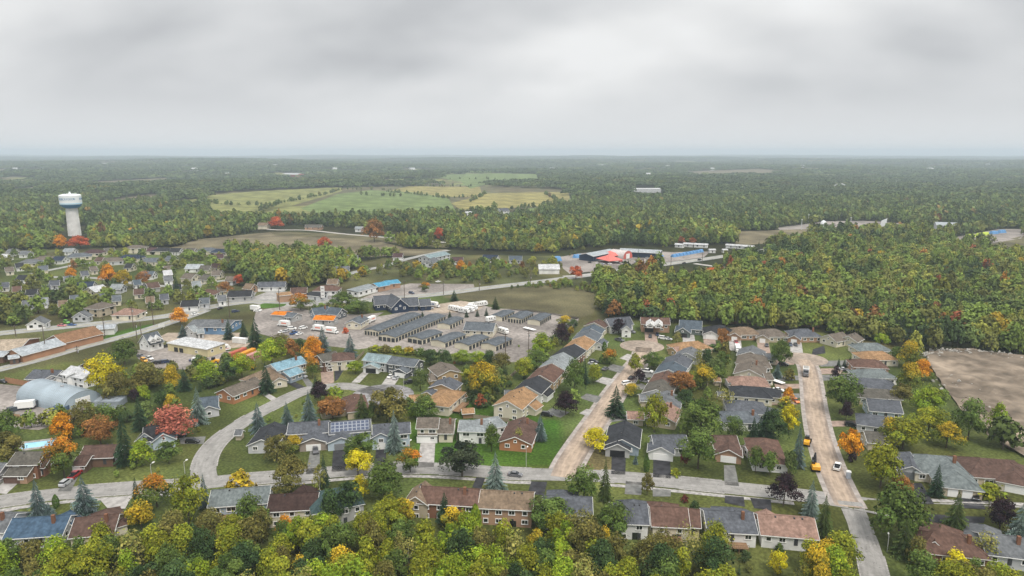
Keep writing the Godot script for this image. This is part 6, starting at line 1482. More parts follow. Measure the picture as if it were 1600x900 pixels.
func sheet(called: String, label: String, poly: PackedVector2Array, lift: float, m: Material, cell: float, kind := "structure", parent: Node = self) -> MeshInstance3D:
	# a piece of ground laid over the land: the polygon cut into cells so that it follows the slopes
	var g := Geo.new()
	var r := Rect2(poly[0], Vector2.ZERO)
	for q in poly: r = r.expand(q)
	if cell <= 0.0: cell = maxf(r.size.x, r.size.y) * 1.5
	var x0 := floorf(r.position.x / cell) * cell
	var z0 := floorf(r.position.y / cell) * cell
	var bumps := FastNoiseLite.new()
	bumps.seed = 8
	bumps.frequency = 0.075
	bumps.fractal_octaves = 4
	var rough := 1.3 if m.resource_name == "ground dirt_mud" else 0.0
	var x := x0
	while x < r.end.x:
		var z := z0
		while z < r.end.y:
			var sq := PackedVector2Array([Vector2(x, z), Vector2(x + cell, z), Vector2(x + cell, z + cell), Vector2(x, z + cell)])
			for piece in Geometry2D.intersect_polygons(poly, sq):
				var t := Geometry2D.triangulate_polygon(piece)
				for i in range(0, t.size(), 3):
					var p := []
					for k in 3:
						var q: Vector2 = piece[t[i + k]]
						p.append(at(q.x, q.y, lift + rough * maxf(0.0, 0.35 + bumps.get_noise_2d(q.x, q.y * 1.5))))
					g.face(p, Vector3.UP)
			z += cell
		x += cell
	var o := part(parent, called, g.mesh(), m)
	if parent == self: tag(o, label, "", "", kind)
	return o

# ---- roads -------------------------------------------------------------------------------------------------------------------

func smooth(a: Array) -> PackedVector2Array:
	var c := Curve2D.new()
	var p := flat_poly(a)
	for i in p.size():
		var prev := p[maxi(i - 1, 0)]
		var next := p[mini(i + 1, p.size() - 1)]
		var t := (next - prev) / 6.0
		c.add_point(p[i], -t, t)
	c.bake_interval = 3.0
	return c.get_baked_points()

func ribbon(p: PackedVector2Array, from: float, to: float, lift: float, thick := 0.0, skip := []) -> Geo:   # a band between two offsets from a line
	var g := Geo.new()
	var along := 0.0
	for i in p.size() - 1:
		var skipped := false
		for q in skip:
			if p[i].distance_to(q[0]) < q[1]: skipped = true
		var da := (p[mini(i + 1, p.size() - 1)] - p[maxi(i - 1, 0)]).normalized().orthogonal()
		var db := (p[mini(i + 2, p.size() - 1)] - p[i]).normalized().orthogonal()
		var a0 := p[i] + da * from
		var a1 := p[i] + da * to
		var b0 := p[i + 1] + db * from
		var b1 := p[i + 1] + db * to
		var step := p[i].distance_to(p[i + 1])
		if not skipped:
			var q := [at(a0.x, a0.y, lift), at(a1.x, a1.y, lift), at(b1.x, b1.y, lift), at(b0.x, b0.y, lift)]
			var uvs := [Vector2(0, along / 24.0), Vector2(1, along / 24.0), Vector2(1, (along + step) / 24.0), Vector2(0, (along + step) / 24.0)]
			var order := [0, 2, 1, 0, 3, 2]
			if (q[1] - q[0]).cross(q[2] - q[0]).y < 0: order = [0, 1, 2, 0, 2, 3]
			g.tri(q[order[0]], q[order[1]], q[order[2]]); g.tri(q[order[3]], q[order[4]], q[order[5]])
			for k in order: g.u.append(uvs[k])
			if thick > 0.0:
				var down := Vector3.DOWN * thick
				for e in [[q[0], q[3], q[1]], [q[1], q[2], q[0]]]:
					g.face([e[0], e[1], e[1] + down, e[0] + down], e[0] - e[2])
					for k in 6: g.u.append(Vector2.ZERO)
		along += step
	return g

func road_tex(key: String) -> Texture2D:   # lengthwise streaks, worn wheel tracks and patches, the same all along a road's width
	if tex.has(key): return tex[key]
	var dirt := key == "dirt"
	var w := 96
	var h := 512
	var f := FastNoiseLite.new()
	f.seed = 5 if dirt else 8
	f.frequency = 0.02
	f.fractal_octaves = 5
	var im := Image.create(w, h, false, Image.FORMAT_RGB8)
	for y in h:
		for x in w:
			var t := TAU * y / h
			var u := (x + 0.5) / w
			var streak := f.get_noise_3d(x * 3.2, cos(t) * 22.0, sin(t) * 22.0)
			var blot := f.get_noise_3d(x * 1.1 + 300, cos(t) * 95.0, sin(t) * 95.0)
			var k := 0.93 + 0.12 * streak + 0.10 * blot
			var c := Color(k, k, k)
			if dirt:
				var track := exp(-pow((u - 0.40) / 0.10, 2)) + exp(-pow((u - 0.62) / 0.10, 2)) * 0.8
				var edge := smoothstep(0.18, 0.02, u) + smoothstep(0.82, 0.98, u)
				k = clampf(k * (0.97 + 0.05 * track + 0.06 * streak) - edge * 0.08, 0, 1)
				c = Color(k, k * (0.985 - 0.005 * track + 0.01 * edge), k * (0.97 - 0.02 * track + 0.03 * edge))
			else:
				if absf(f.get_noise_2d(x * 0.9, y * 0.35)) < 0.012: k *= 0.72
				c = Color(k, k, k * 0.99)
			im.set_pixel(x, y, c)
	tex[key] = ImageTexture.create_from_image(im)
	return tex[key]

func road_mat(key: String) -> StandardMaterial3D:
	if not mats.has("road " + key):
		var m := mat("road " + key, COLORS[key], 0.9)
		m.albedo_texture = road_tex("dirt" if key == "dirt_road" else "asphalt")
		m.cull_mode = BaseMaterial3D.CULL_DISABLED
	return mats["road " + key]

func build_roads() -> void:
	for r in ROADS:
		var p := smooth(r[4])
		var w: float = r[2]
		tag(part(self, "road", ribbon(p, -w / 2, w / 2, r[5]).mesh(false, true), road_mat(r[1])), r[0], "", "", "structure")
		var gaps := []
		for q in KERB_GAPS: gaps.append([Vector2(q[0], q[1]), q[2]])
		if r[3].contains("k"):   # kerbs on both sides
			for s in [-1.0, 1.0]:
				var g := ribbon(p, s * w / 2, s * (w / 2 + 0.35), 0.13, 0.2, gaps)
				var o := part(self, "kerb", g.mesh(), worn("kerb", COLORS.concrete, "grain", 0.2))
				tag(o, ("far" if s > 0 else "near") + " concrete kerb of the " + r[0], "", "", "structure")
		for s in [-1.0, 1.0]:   # pavements, shoulders
			if r[3].contains("p" if s > 0 else "q"):
				tag(part(self, "pavement", ribbon(p, s * (w / 2 + 0.8), s * (w / 2 + 2.6), 0.05, 0.0, gaps.filter(func(q): return q[1] > 8.0)).mesh(), worn("pavement", COLORS.concrete, "grain", 0.13)), "concrete pavement beside the " + r[0], "", "", "structure")
			if r[3].contains("s"):
				tag(part(self, "shoulder", ribbon(p, s * w / 2 * 0.94, s * (w / 2 + 1.5), r[5] - 0.015).mesh(), worn("shoulder", COLORS.gravel, "gravel", 0.05)), ("far" if s > 0 else "near") + " gravel shoulder of the " + r[0], "", "", "structure")
		if r[3].contains("y"):
			tag(part(self, "road_marking", ribbon(p, -0.12, 0.12, r[5] + 0.012).mesh(), mat("yellow paint", Color(0.55, 0.42, 0.08))), "yellow centre line of the " + r[0], "", "", "structure")
	for d in DRIVES:
		var q := flat_poly(d[3])
		sheet("driveway", d[0], q, d[2], worn("drive " + d[1], COLORS[d[1]], "gravel" if d[1] != "black_asphalt" else "grain", 0.06), 6.0)

# ---- houses ------------------------------------------------------------------------------------------------------------------

func shared_box(size: Vector3) -> Mesh:
	var key := "box %s" % size
	if not shared.has(key):
		var g := Geo.new()
		var e := minf(0.03, minf(size.x, minf(size.y, size.z)) * 0.3)
		g.box(Vector3.ZERO, Vector3(size.x, size.y - 2 * e, size.z))
		g.box(Vector3.ZERO, Vector3(size.x - 2 * e, size.y, size.z - 2 * e))
		shared[key] = g.mesh()
	return shared[key]

func window_frame(w: float, h: float) -> Mesh:
	var key := "frame %s %s" % [w, h]
	if not shared.has(key):
		var g := Geo.new()
		var b := 0.19
		g.box(Vector3(0, h / 2 - b / 2, 0), Vector3(w, b, 0.14))
		g.box(Vector3(0, -h / 2 + b / 2, 0.03), Vector3(w + 0.1, b, 0.2))
		for s in [-1.0, 1.0]: g.box(Vector3(s * (w / 2 - b / 2), 0, 0), Vector3(b, h - 2 * b, 0.14))
		if w > 1.5: g.box(Vector3(0, 0, 0), Vector3(0.09, h - 2 * b, 0.12))
		shared[key] = g.mesh()
	return shared[key]

func panel_door(w: float, h: float, rows: int) -> Mesh:
	var key := "panels %s %s %d" % [w, h, rows]
	if not shared.has(key):
		var g := Geo.new()
		g.box(Vector3(0, 0, -0.03), Vector3(w, h, 0.06))
		for i in rows:
			g.box(Vector3(0, -h / 2 + (i + 0.5) * h / rows, 0.02), Vector3(w - 0.06, h / rows - 0.07, 0.05))
		shared[key] = g.mesh()
	return shared[key]

func add_window(o: Node, p: Vector3, b: Basis, w: float, h: float, fine: bool, frame := "white") -> void:
	var f := part(o, "window", window_frame(w, h), mat("trim " + frame, COLORS[frame], 0.6), p, b)
	if fine:
		part(f, "pane", shared_box(Vector3(w - 0.3, h - 0.3, 0.05)), glass())
	else:
		f.mesh = shared_box(Vector3(w, h, 0.1))
		f.material_override = glass()

func glass() -> StandardMaterial3D:
	var g := mat("window glass", Color(0.018, 0.022, 0.017), 0.12)
	g.metallic_specular = 0.6
	return g

func facing(p: Vector3, n: Vector3) -> float:
	return n.dot((Vector3(0, 100, 0) - p).normalized())

func build_houses() -> void:
	for h in HOUSES:
		house(h)

func house(h: Array) -> Node3D:
	# [label, category, roof, wall, masses, details]; a mass is [x0, z0, x1, z1, width, eave height, ridge height, shape, flags], the ridge running from 0 to 1
	var first: Array = h[4][0]
	var mid := Vector3((first[0] + first[2]) / 2, 0, (first[1] + first[3]) / 2)
	var base := ground(mid.x, mid.z)
	mid.y = base
	var turn := atan2(-(first[3] - first[1]), first[2] - first[0])
	var o := thing(h[6] if h.size() > 6 else "house", mid, turn, h[0], h[1])
	var to_local := Transform3D(Basis(Vector3.UP, turn), mid).affine_inverse()
	var n := 0
	for m in h[4]:
		mass(o, to_local, base, h, m, n)
		n += 1
	return o

func mass(o: Node3D, to_local: Transform3D, base: float, h: Array, m: Array, n: int) -> void:
	var a := to_local * Vector3(m[0], base, m[1])
	var b := to_local * Vector3(m[2], base, m[3])
	var w: float = m[4]
	var he: float = m[5]
	var hr: float = m[6]
	var shape: String = m[7]
	var flags: String = m[8]
	var roof_name: String = m[9] if m.size() > 9 else h[2]
	var wall_name: String = m[10] if m.size() > 10 else h[3]
	var dir := (b - a).normalized()
	var across := Vector3(-dir.z, 0, dir.x)
	var length := a.distance_to(b)
	if shape == "h":
		a -= dir * w * 0.42
		b += dir * w * 0.42
		length = a.distance_to(b)
	var mid := (a + b) / 2
	
	var fine: bool = h[5].contains("f")
	var low := 0.0
	for p in [a + across * w / 2, a - across * w / 2, b + across * w / 2, b - across * w / 2]:
		var q: Vector3 = to_local.affine_inverse() * p
		low = minf(low, ground(q.x, q.z) - base)
	low -= 0.25
	if flags.contains("o"): low = he - 1.5
	# walls
	var g := Geo.new()
	var hw := w / 2
	var L := length / 2
	var P := func(x: float, y: float, z: float) -> Vector3: return mid + dir * x + across * z + Vector3.UP * y
	for s in [-1.0, 1.0]:
		g.face([P.call(-L, low, s * hw), P.call(L, low, s * hw), P.call(L, he, s * hw), P.call(-L, he, s * hw)], across * s)
		if shape == "g":
			g.face([P.call(s * L, low, -hw), P.call(s * L, low, hw), P.call(s * L, he, hw), P.call(s * L, hr, 0), P.call(s * L, he, -hw)], dir * s)
		else:
			g.face([P.call(s * L, low, -hw), P.call(s * L, low, hw), P.call(s * L, he, hw), P.call(s * L, he, -hw)], dir * s)
	part(o, "wall" if n == 0 else "wing_wall", g.mesh(), wall_mat(wall_name))
	# roof
	var t := 0.2
	var r := Geo.new()
	var trim := Geo.new()
	var ov := 0.45
	var k := (hr - he) / hw
	if shape == "g":
		for s in [-1.0, 1.0]:
			var e := he - k * ov
			var pts := []
			for x in [-L - ov, L + ov]:
				pts.append(P.call(x, hr + 0.02, 0)); pts.append(P.call(x, e + 0.02, s * (hw + ov)))
				pts.append(P.call(x, e + t, s * (hw + ov))); pts.append(P.call(x, hr + t, 0))
			r.hull(pts, [[0, 1, 2, 3], [4, 5, 6, 7], [3, 2, 6, 7], [0, 1, 5, 4], [1, 2, 6, 5]])
			trim.box(P.call(0, e + 0.02, s * (hw + ov + 0.06)), Vector3(length + 2 * ov, 0.17, 0.1), Basis(dir, Vector3.UP, across))
			for x in [-L - ov - 0.04, L + ov + 0.04]:
				var q := [P.call(x, hr - 0.12, 0), P.call(x, e - 0.1, s * (hw + ov)), P.call(x, e + t * 0.6, s * (hw + ov)), P.call(x, hr + t * 0.6, 0)]
				var d: Vector3 = dir * 0.07 * signf(x)
				r.col = Color.WHITE
				trim.hull(q + [q[0] + d, q[1] + d, q[2] + d, q[3] + d], [[0, 1, 2, 3], [4, 5, 6, 7], [0, 1, 5, 4], [1, 2, 6, 5], [2, 3, 7, 6]])
	elif shape == "h":
		var e := he - k * ov * 0.6
		var x0 := L + ov
		var z0 := hw + ov
		var rl := maxf(L - hw * 0.84, 0.3)
		var pts := [P.call(-x0, e, -z0), P.call(x0, e, -z0), P.call(x0, e, z0), P.call(-x0, e, z0), P.call(-x0, e + t, -z0), P.call(x0, e + t, -z0), P.call(x0, e + t, z0), P.call(-x0, e + t, z0), P.call(-rl, hr + t, 0), P.call(rl, hr + t, 0)]
		r.hull(pts, [[4, 5, 9, 8], [6, 7, 8, 9], [5, 6, 9], [7, 4, 8], [0, 1, 2, 3]])
		trim.hull(pts.slice(0, 8), [[0, 1, 5, 4], [1, 2, 6, 5], [2, 3, 7, 6], [3, 0, 4, 7]])
		for c in [[4, 8], [5, 9], [6, 9], [7, 8]]:   # raised hip caps
			r.bar(pts[c[0]], pts[c[1]], 0.12, 0.12, 4)
	else:   # flat or single slope: the ridge height is that of the far (-across) side
		var pts := []
		for x in [-L - 0.3, L + 0.3]:
			pts.append(P.call(x, hr, -hw - 0.3)); pts.append(P.call(x, he, hw + 0.3))
			pts.append(P.call(x, he + 0.3, hw + 0.3)); pts.append(P.call(x, hr + 0.3, -hw - 0.3))
		r.hull(pts, [[0, 1, 2, 3], [4, 5, 6, 7], [3, 2, 6, 7], [0, 1, 5, 4], [1, 2, 6, 5], [0, 3, 7, 4]])
		trim.box(P.call(0, he + 0.1, hw + 0.36), Vector3(length + 0.6, 0.25, 0.1), Basis(dir, Vector3.UP, across))
	if shape == "g": r.bar(P.call(-L - ov, hr + t + 0.01, 0), P.call(L + ov, hr + t + 0.01, 0), 0.13, 0.13, 5)
	var ro := part(o, "roof" if n == 0 else "wing_roof", r.mesh(), roof_mat(roof_name))
	if fine or h[5].contains("t"): part(ro, "eaves_trim", trim.mesh(), mat("trim white", COLORS.white, 0.6) if not h[5].contains("d") else mat("trim dark", COLORS.charcoal, 0.6))
	# roof fittings
	if fine and shape == "g" and length > 8.0 and not flags.contains("S"):
		for x in [-0.2, 0.15, 0.3]:
			if (absi(hash(m[0])) + int(x * 20)) % 3 != 0:
				part(ro, "roof_vent", shared_box(Vector3(0.4, 0.45, 0.4)), mat("vent", COLORS.charcoal, 0.7), P.call(x * length, hr - 0.6 * k + t + 0.1, 0.6 * (1 if absi(hash(m[1])) % 2 else -1)))
	if flags.contains("C") or (fine and n == 0 and length > 9.0 and absi(hash(m[0] + 1.5)) % 5 == 0):
		part(o, "chimney", shared_box(Vector3(0.8, 2.4, 0.8)), wall_mat("brick"), P.call(L * 0.55, hr + 0.2, hw * 0.35))
	if flags.contains("S"):   # solar panels on the near slope
		var s := 1.0 if facing(to_local.affine_inverse() * P.call(0, hr, 0), to_local.affine_inverse().basis * across) > facing(to_local.affine_inverse() * P.call(0, hr, 0), to_local.affine_inverse().basis * -across) else -1.0
		var slope: Basis = Basis(dir, (Vector3.UP * hw + across * s * (hr - he)).normalized(), dir.cross((Vector3.UP * hw + across * s * (hr - he)).normalized()))
		var run := sqrt(hw * hw + (hr - he) * (hr - he))
		for i in 9:
			for j in 3:
				var q := lerpf(0.12, 0.98, (j + 0.5) / 3.0)
				var pane := part(ro, "solar_panel", shared_box(Vector3(length * 0.102, 0.06, run * 0.27)), mat("panel frame", Color(0.42, 0.45, 0.5), 0.35), P.call((i - 4) * length * 0.108, lerpf(hr, he, q) + t + 0.13, s * q * hw), slope)
				part(pane, "pane", shared_box(Vector3(length * 0.102 - 0.13, 0.07, run * 0.27 - 0.13)), mat("solar cell", Color(0.05, 0.065, 0.11), 0.15))
	# openings on the sides one can see
	var world := to_local.affine_inverse()
	for side in [[dir, L, hw, "end"], [-dir, L, hw, "end"], [across, hw, L, "long"], [-across, hw, L, "long"]]:
		var out: Vector3 = side[0]
		var wn: Vector3 = world.basis * out
		var c: Vector3 = mid + out * (side[1] + 0.05)
		if facing(world * c, wn) < 0.12: continue
		var along := Vector3.UP.cross(out)
		var bb := Basis(along, Vector3.UP, out)
		var half: float = side[2]
		var q: Vector3 = world * c
		var lowest := ground(q.x + wn.x, q.z + wn.z) - base if not flags.contains("o") else low
		if flags.contains("o") and side[3] != "end": continue
		var taken := false
		var is_end: bool = side[3] == "end"
		if flags.contains("G" if is_end else "g") and facing(world * c, wn) > 0.25:
			taken = true
			var door_w := minf(4.9 if half > 3.2 else 2.9, half * 2 - 1.0)
			var tone := "white"
			if flags.contains("k"): tone = "black"
			if flags.contains("b"): tone = "brown_door"
			if flags.contains("e"): tone = "grey_door"
			var shift := 0.0
			if not is_end: shift = half * 0.45 * (1.0 if flags.contains("r") else -1.0)
			if flags.contains("2"):
				for s in [-1.0, 1.0]: part(o, "garage_door", panel_door(2.7, 2.3, 4), mat("garage " + tone, COLORS[tone], 0.55), c + along * (shift + s * 1.9) + Vector3.UP * (lowest + 1.25), bb)
			else:
				part(o, "garage_door", panel_door(door_w, 2.3, 4), mat("garage " + tone, COLORS[tone], 0.55), c + along * shift + Vector3.UP * (lowest + 1.25), bb)
			if not is_end and fine:
				add_window(o, c - along * shift + Vector3.UP * (lowest + 1.9), bb, 1.8, 1.2, fine)
		if flags.contains("n"): continue
		if flags.contains("o"):
			add_window(o, c + Vector3.UP * (he - 0.5), bb, half * 1.2, 1.2, fine)
			continue
		var floors := 1 if he - lowest < 4.4 else 2
		for fl in floors:
			if taken and fl == 0: continue
			var y := he - 1.25 - 2.6 * (floors - 1 - fl) if not (is_end and shape == "g" and floors == 1) else he - 1.2
			if flags.contains("D") and fl == 0 and floors == 2 and not is_end:   # garden doors onto the lower terrace
				part(o, "patio_door", panel_door(1.8, 2.1, 1), glass(), c + along * half * 0.3 + Vector3.UP * (lowest + 1.15), bb)
			var count := clampi(int(half * 2 / ((3.4 if fine else 5.5) if not is_end else 4.2)), 1, 5)
			for i in count:
				if taken and fl == 0: continue
				var x := (i + 0.5) / count * 2 * half - half
				var wide: float = [1.5, 1.9, 2.6, 1.9, 1.5][(i + fl * 2 + absi(hash(m[0] + i))) % 5]
				if is_end: wide = minf(wide, 1.7)
				if not is_end and fl == 0 and i == count / 2 and not flags.contains("x"):
					var dy := maxf(lowest, he - 2.6 - 2.6 * (floors - 1))
					part(o, "door", panel_door(1.0, 2.05, 3), mat("door", COLORS[["white", "brown_door", "charcoal"][absi(hash(m[1])) % 3]], 0.5), c + along * x + Vector3.UP * (dy + 1.1), bb)
					continue
				add_window(o, c + along * x + Vector3.UP * y, bb, wide, 1.45, fine)
		if is_end and shape == "g" and hr - he > 2.2:
			add_window(o, c + Vector3.UP * (he + 0.5), bb, 1.1, 1.0, fine)
	# decks, steps and sunrooms
	if flags.contains("K"):   # a timber deck along the near long side
		var s := 1.0 if facing(world * mid, world.basis * across) > facing(world * mid, world.basis * -across) else -1.0
		var deck_y := maxf(he - 2.9, 0.4)
		var dk := Geo.new()
		dk.box(P.call(0, deck_y, s * (hw + 1.6)), Vector3(length * 0.6, 0.18, 3.0), Basis(dir, Vector3.UP, across))
		for x in [-0.29, -0.1, 0.1, 0.29]:
			dk.box(P.call(x * length, (deck_y + low) / 2, s * (hw + 2.95)), Vector3(0.16, deck_y - low, 0.16), Basis(dir, Vector3.UP, across))
		var dp := part(o, "deck", dk.mesh(), wall_mat("timber"))
		var rail := Geo.new()
		rail.box(P.call(0, deck_y + 1.0, s * (hw + 3.05)), Vector3(length * 0.6, 0.1, 0.1), Basis(dir, Vector3.UP, across))
		var nn := int(length * 0.6 / 0.5)
		for i in nn + 1:
			rail.box(P.call((float(i) / nn - 0.5) * length * 0.6, deck_y + 0.55, s * (hw + 3.05)), Vector3(0.07, 0.9, 0.07), Basis(dir, Vector3.UP, across))
		part(dp, "railing", rail.mesh(), wall_mat("timber"))

# ---- other buildings and works -----------------------------------------------------------------------------------------------

func place(called: String, a: Array, label: String, category: String, group := "") -> Node3D:   # a = [x0, z0, x1, z1]: base mid and direction of +x
	var p := at((a[0] + a[2]) / 2, (a[1] + a[3]) / 2)
	return thing(called, p, atan2(-(a[3] - a[1]), a[2] - a[0]), label, category, group)

func build_works() -> void:
	for s in STORAGE: storage_block(s)
	for s in CONTAINERS: container(s)
	for s in FENCES: fence(s)
	for s in TARPS: tarp(s)
	for s in CANOPIES: canopy(s)
	arch_building(ARCH[0], ARCH[1], ARCH[2], ARCH[3], ARCH[4], ARCH[5], ARCH[6])
	arch_building(ARCH2[0], ARCH2[1], ARCH2[2], ARCH2[3], ARCH2[4], ARCH2[5], ARCH2[6])
	water_tower()
	pool()
	for s in RUBBLE: rubble(s)

func storage_block(s: Array) -> void:   # [label, [ridge ends], width, sections, doors on the near end]
	var a: Array = s[1]
	var o := place("storage_building", a, s[0], "storage building", "self-storage buildings with slate roofs")
	var L: float = Vector2(a[0] - a[2], a[1] - a[3]).length()
	var w: float = s[2]
	var he := 2.7
	var hr := 2.7 + w * 0.09
	var g := Geo.new()
	for z in [-1.0, 1.0]: g.face([Vector3(-L / 2, -0.2, z * w / 2), Vector3(L / 2, -0.2, z * w / 2), Vector3(L / 2, he, z * w / 2), Vector3(-L / 2, he, z * w / 2)], Vector3(0, 0, z))
	for x in [-1.0, 1.0]: g.face([Vector3(x * L / 2, -0.2, -w / 2), Vector3(x * L / 2, -0.2, w / 2), Vector3(x * L / 2, he, w / 2), Vector3(x * L / 2, hr, 0), Vector3(x * L / 2, he, -w / 2)], Vector3(x, 0, 0))
	part(o, "wall", g.mesh(), wall_mat("cream"))
	var n: int = s[3]
	for i in n:
		var r := Geo.new()
		var lift := 0.16 * (n - 1 - i) * 0.5
		var x0 := -L / 2 + L * i / n - (0.25 if i == 0 else 0.0)
		var x1 := -L / 2 + L * (i + 1) / n + (0.25 if i == n - 1 else -0.05)
		for z in [-1.0, 1.0]:
			var p := []
			for x in [x0, x1]:
				p.append(Vector3(x, hr + lift, 0)); p.append(Vector3(x, he + lift - 0.03, z * (w / 2 + 0.3)))
				p.append(Vector3(x, he + lift + 0.15, z * (w / 2 + 0.3))); p.append(Vector3(x, hr + lift + 0.18, 0))
			r.hull(p, [[0, 1, 2, 3], [4, 5, 6, 7], [3, 2, 6, 7], [0, 1, 5, 4], [1, 2, 6, 5]])
		var k := int((x1 - x0) / 0.9)
		for j in k:   # standing seams
			for z in [-1.0, 1.0]:
				var x := x0 + (j + 0.5) * (x1 - x0) / k
				r.bar(Vector3(x, hr + lift + 0.2, 0), Vector3(x, he + lift + 0.17, z * (w / 2 + 0.28)), 0.035, 0.035, 3)
		part(o, "roof_section", r.mesh(), roof_mat("slate"))
	var pitch := 3.0
	var count := int(L / pitch)
	for i in count:
		var x := (i + 0.5) / count * L - L / 2
		for z in [-1.0, 1.0]:
			var b := Basis(Vector3(z, 0, 0), Vector3.UP, Vector3(0, 0, z))
			var wn := o.basis * Vector3(0, 0, z)
			if facing(o.position, wn) > -0.1:
				part(o, "roller_door", panel_door(2.3, 2.2, 5), mat("roller door", Color(0.03, 0.035, 0.042), 0.5), Vector3(x, 1.15, z * (w / 2 + 0.04)), b)
	for x in [-1.0, 1.0]:
		if s[4] > 0 and facing(o.position, o.basis * Vector3(x, 0, 0)) > 0.1:
			for i in s[4]:
				var z: float = ((i + 0.5) / s[4] - 0.5) * w
				part(o, "roller_door", panel_door(w / s[4] - 0.6, 2.2, 5), mat("roller door", Color(0.03, 0.035, 0.042), 0.5), Vector3(x * (L / 2 + 0.04), 1.15, z), Basis(Vector3(0, 0, -x), Vector3.UP, Vector3(x, 0, 0)))

func container(s: Array) -> void:   # [label, [ends], colour, width, height]
	var a: Array = s[1]
	var o := place("shipping_container", a, s[0], "container", "shipping containers")
	var L: float = maxf(Vector2(a[0] - a[2], a[1] - a[3]).length(), 3.0)
	var w: float = s[3]
	var h: float = s[4]
	var g := Geo.new()
	g.box(Vector3(0, h / 2 + 0.1, 0), Vector3(L - 0.1, h - 0.1, w - 0.1))
	var n := int(L / 0.45)
	for i in n:   # corrugation
		for z in [-1.0, 1.0]: g.box(Vector3((i + 0.5) / n * (L - 0.4) - (L - 0.4) / 2, h / 2 + 0.1, z * (w / 2 - 0.04)), Vector3(0.2, h - 0.3, 0.1))
		g.box(Vector3((i + 0.5) / n * (L - 0.4) - (L - 0.4) / 2, h + 0.05, 0), Vector3(0.2, 0.07, w - 0.3))
	part(o, "body", g.mesh(), worn("box " + s[2], COLORS[s[2]], "stain", 0.12, 0.6))
	var f := Geo.new()
	for x in [-1.0, 1.0]:
		for z in [-1.0, 1.0]:
			f.box(Vector3(x * (L / 2 - 0.07), h / 2 + 0.1, z * (w / 2 - 0.07)), Vector3(0.16, h + 0.16, 0.16))
		for y in [0.1, h + 0.1]: f.box(Vector3(x * (L / 2 - 0.07), y, 0), Vector3(0.15, 0.15, w - 0.3))
	part(o, "frame", f.mesh(), worn("box " + s[2], COLORS[s[2]], "stain", 0.12, 0.6))
	var d := Geo.new()
	for z in [-1.0, 1.0]:
		d.box(Vector3(L / 2 + 0.01, h / 2 + 0.1, z * w * 0.23), Vector3(0.06, h - 0.3, w * 0.43))
		d.bar(Vector3(L / 2 + 0.07, 0.3, z * w * 0.12), Vector3(L / 2 + 0.07, h - 0.1, z * w * 0.12), 0.03, 0.03, 5)
	part(o, "door", d.mesh(), worn("box " + s[2], COLORS[s[2]], "stain", 0.12, 0.6))

func fence(s: Array) -> void:   # [label, colour, height, points]
	var p := flat_poly(s[3])
	var o := thing("fence", at(p[0].x, p[0].y), 0.0, s[0], "fence")
	var h: float = s[2]
	for i in p.size() - 1:
		var L := p[i].distance_to(p[i + 1])
		var n := maxi(1, int(L / 2.6))
		for k in n:
			var a := p[i].lerp(p[i + 1], float(k) / n)
			var b := p[i].lerp(p[i + 1], float(k + 1) / n)
			var A := at(a.x, a.y) - o.position
			var B := at(b.x, b.y) - o.position
			var dir := (B - A).normalized()
			var fr := Basis(dir, Vector3.UP, dir.cross(Vector3.UP)).orthonormalized()
			var post := Geo.new()
			post.box(A + Vector3.UP * (h / 2 + 0.05), Vector3(0.14, h + 0.3, 0.14), fr)
			part(o, "post", post.mesh(), wall_mat(s[1]))
			var g := Geo.new()
			var m := maxi(3, int(A.distance_to(B) / 0.32))
			for j in m:
				g.box(A.lerp(B, (j + 0.5) / m) + Vector3.UP * (h / 2 + 0.03 * (j % 3)) + fr.z * (0.03 if j % 2 else -0.01), Vector3(A.distance_to(B) / m - 0.03, h - 0.1, 0.035), fr)
			for y in [0.35, h - 0.3]: g.box((A + B) / 2 + Vector3.UP * y - fr.z * 0.07, Vector3(A.distance_to(B), 0.1, 0.05), fr)
			part(o, "board_panel", g.mesh(), wall_mat(s[1]))

func tarp(s: Array) -> void:   # [label, [ends], width, height, colour]
	var a: Array = s[1]
	var o := place("tarpaulin", a, s[0], "tarpaulin", "tarpaulins over stacked goods")
	var L: float = Vector2(a[0] - a[2], a[1] - a[3]).length()
	var g := Geo.new()
	var f := FastNoiseLite.new()
	f.seed = absi(hash(a[0])) % 999
	f.frequency = 0.35
	var nx := 10
	var nz := 8
	var q := []
	for i in nx + 1:
		var row := []
		for j in nz + 1:
			var u := i / float(nx) * 2 - 1
			var v := j / float(nz) * 2 - 1
			var top: float = s[3] * clampf((1.0 - pow(absf(v), 2.5)) * 1.25, 0, 1) * clampf((1.0 - pow(absf(u), 8)) * 2.0, 0, 1)
			row.append(Vector3(u * L / 2, maxf(top * (1.0 + 0.35 * f.get_noise_2d(u * L, v * 4)), 0.02), v * s[2] / 2 * (1 + 0.1 * f.get_noise_2d(u * L + 50, v))))
		q.append(row)
	for i in nx:
		for j in nz: g.face([q[i][j], q[i + 1][j], q[i + 1][j + 1], q[i][j + 1]], Vector3.UP)
	part(o, "sheet", g.mesh(), worn("tarp " + s[4], COLORS[s[4]], "stain", 0.2, 0.5))

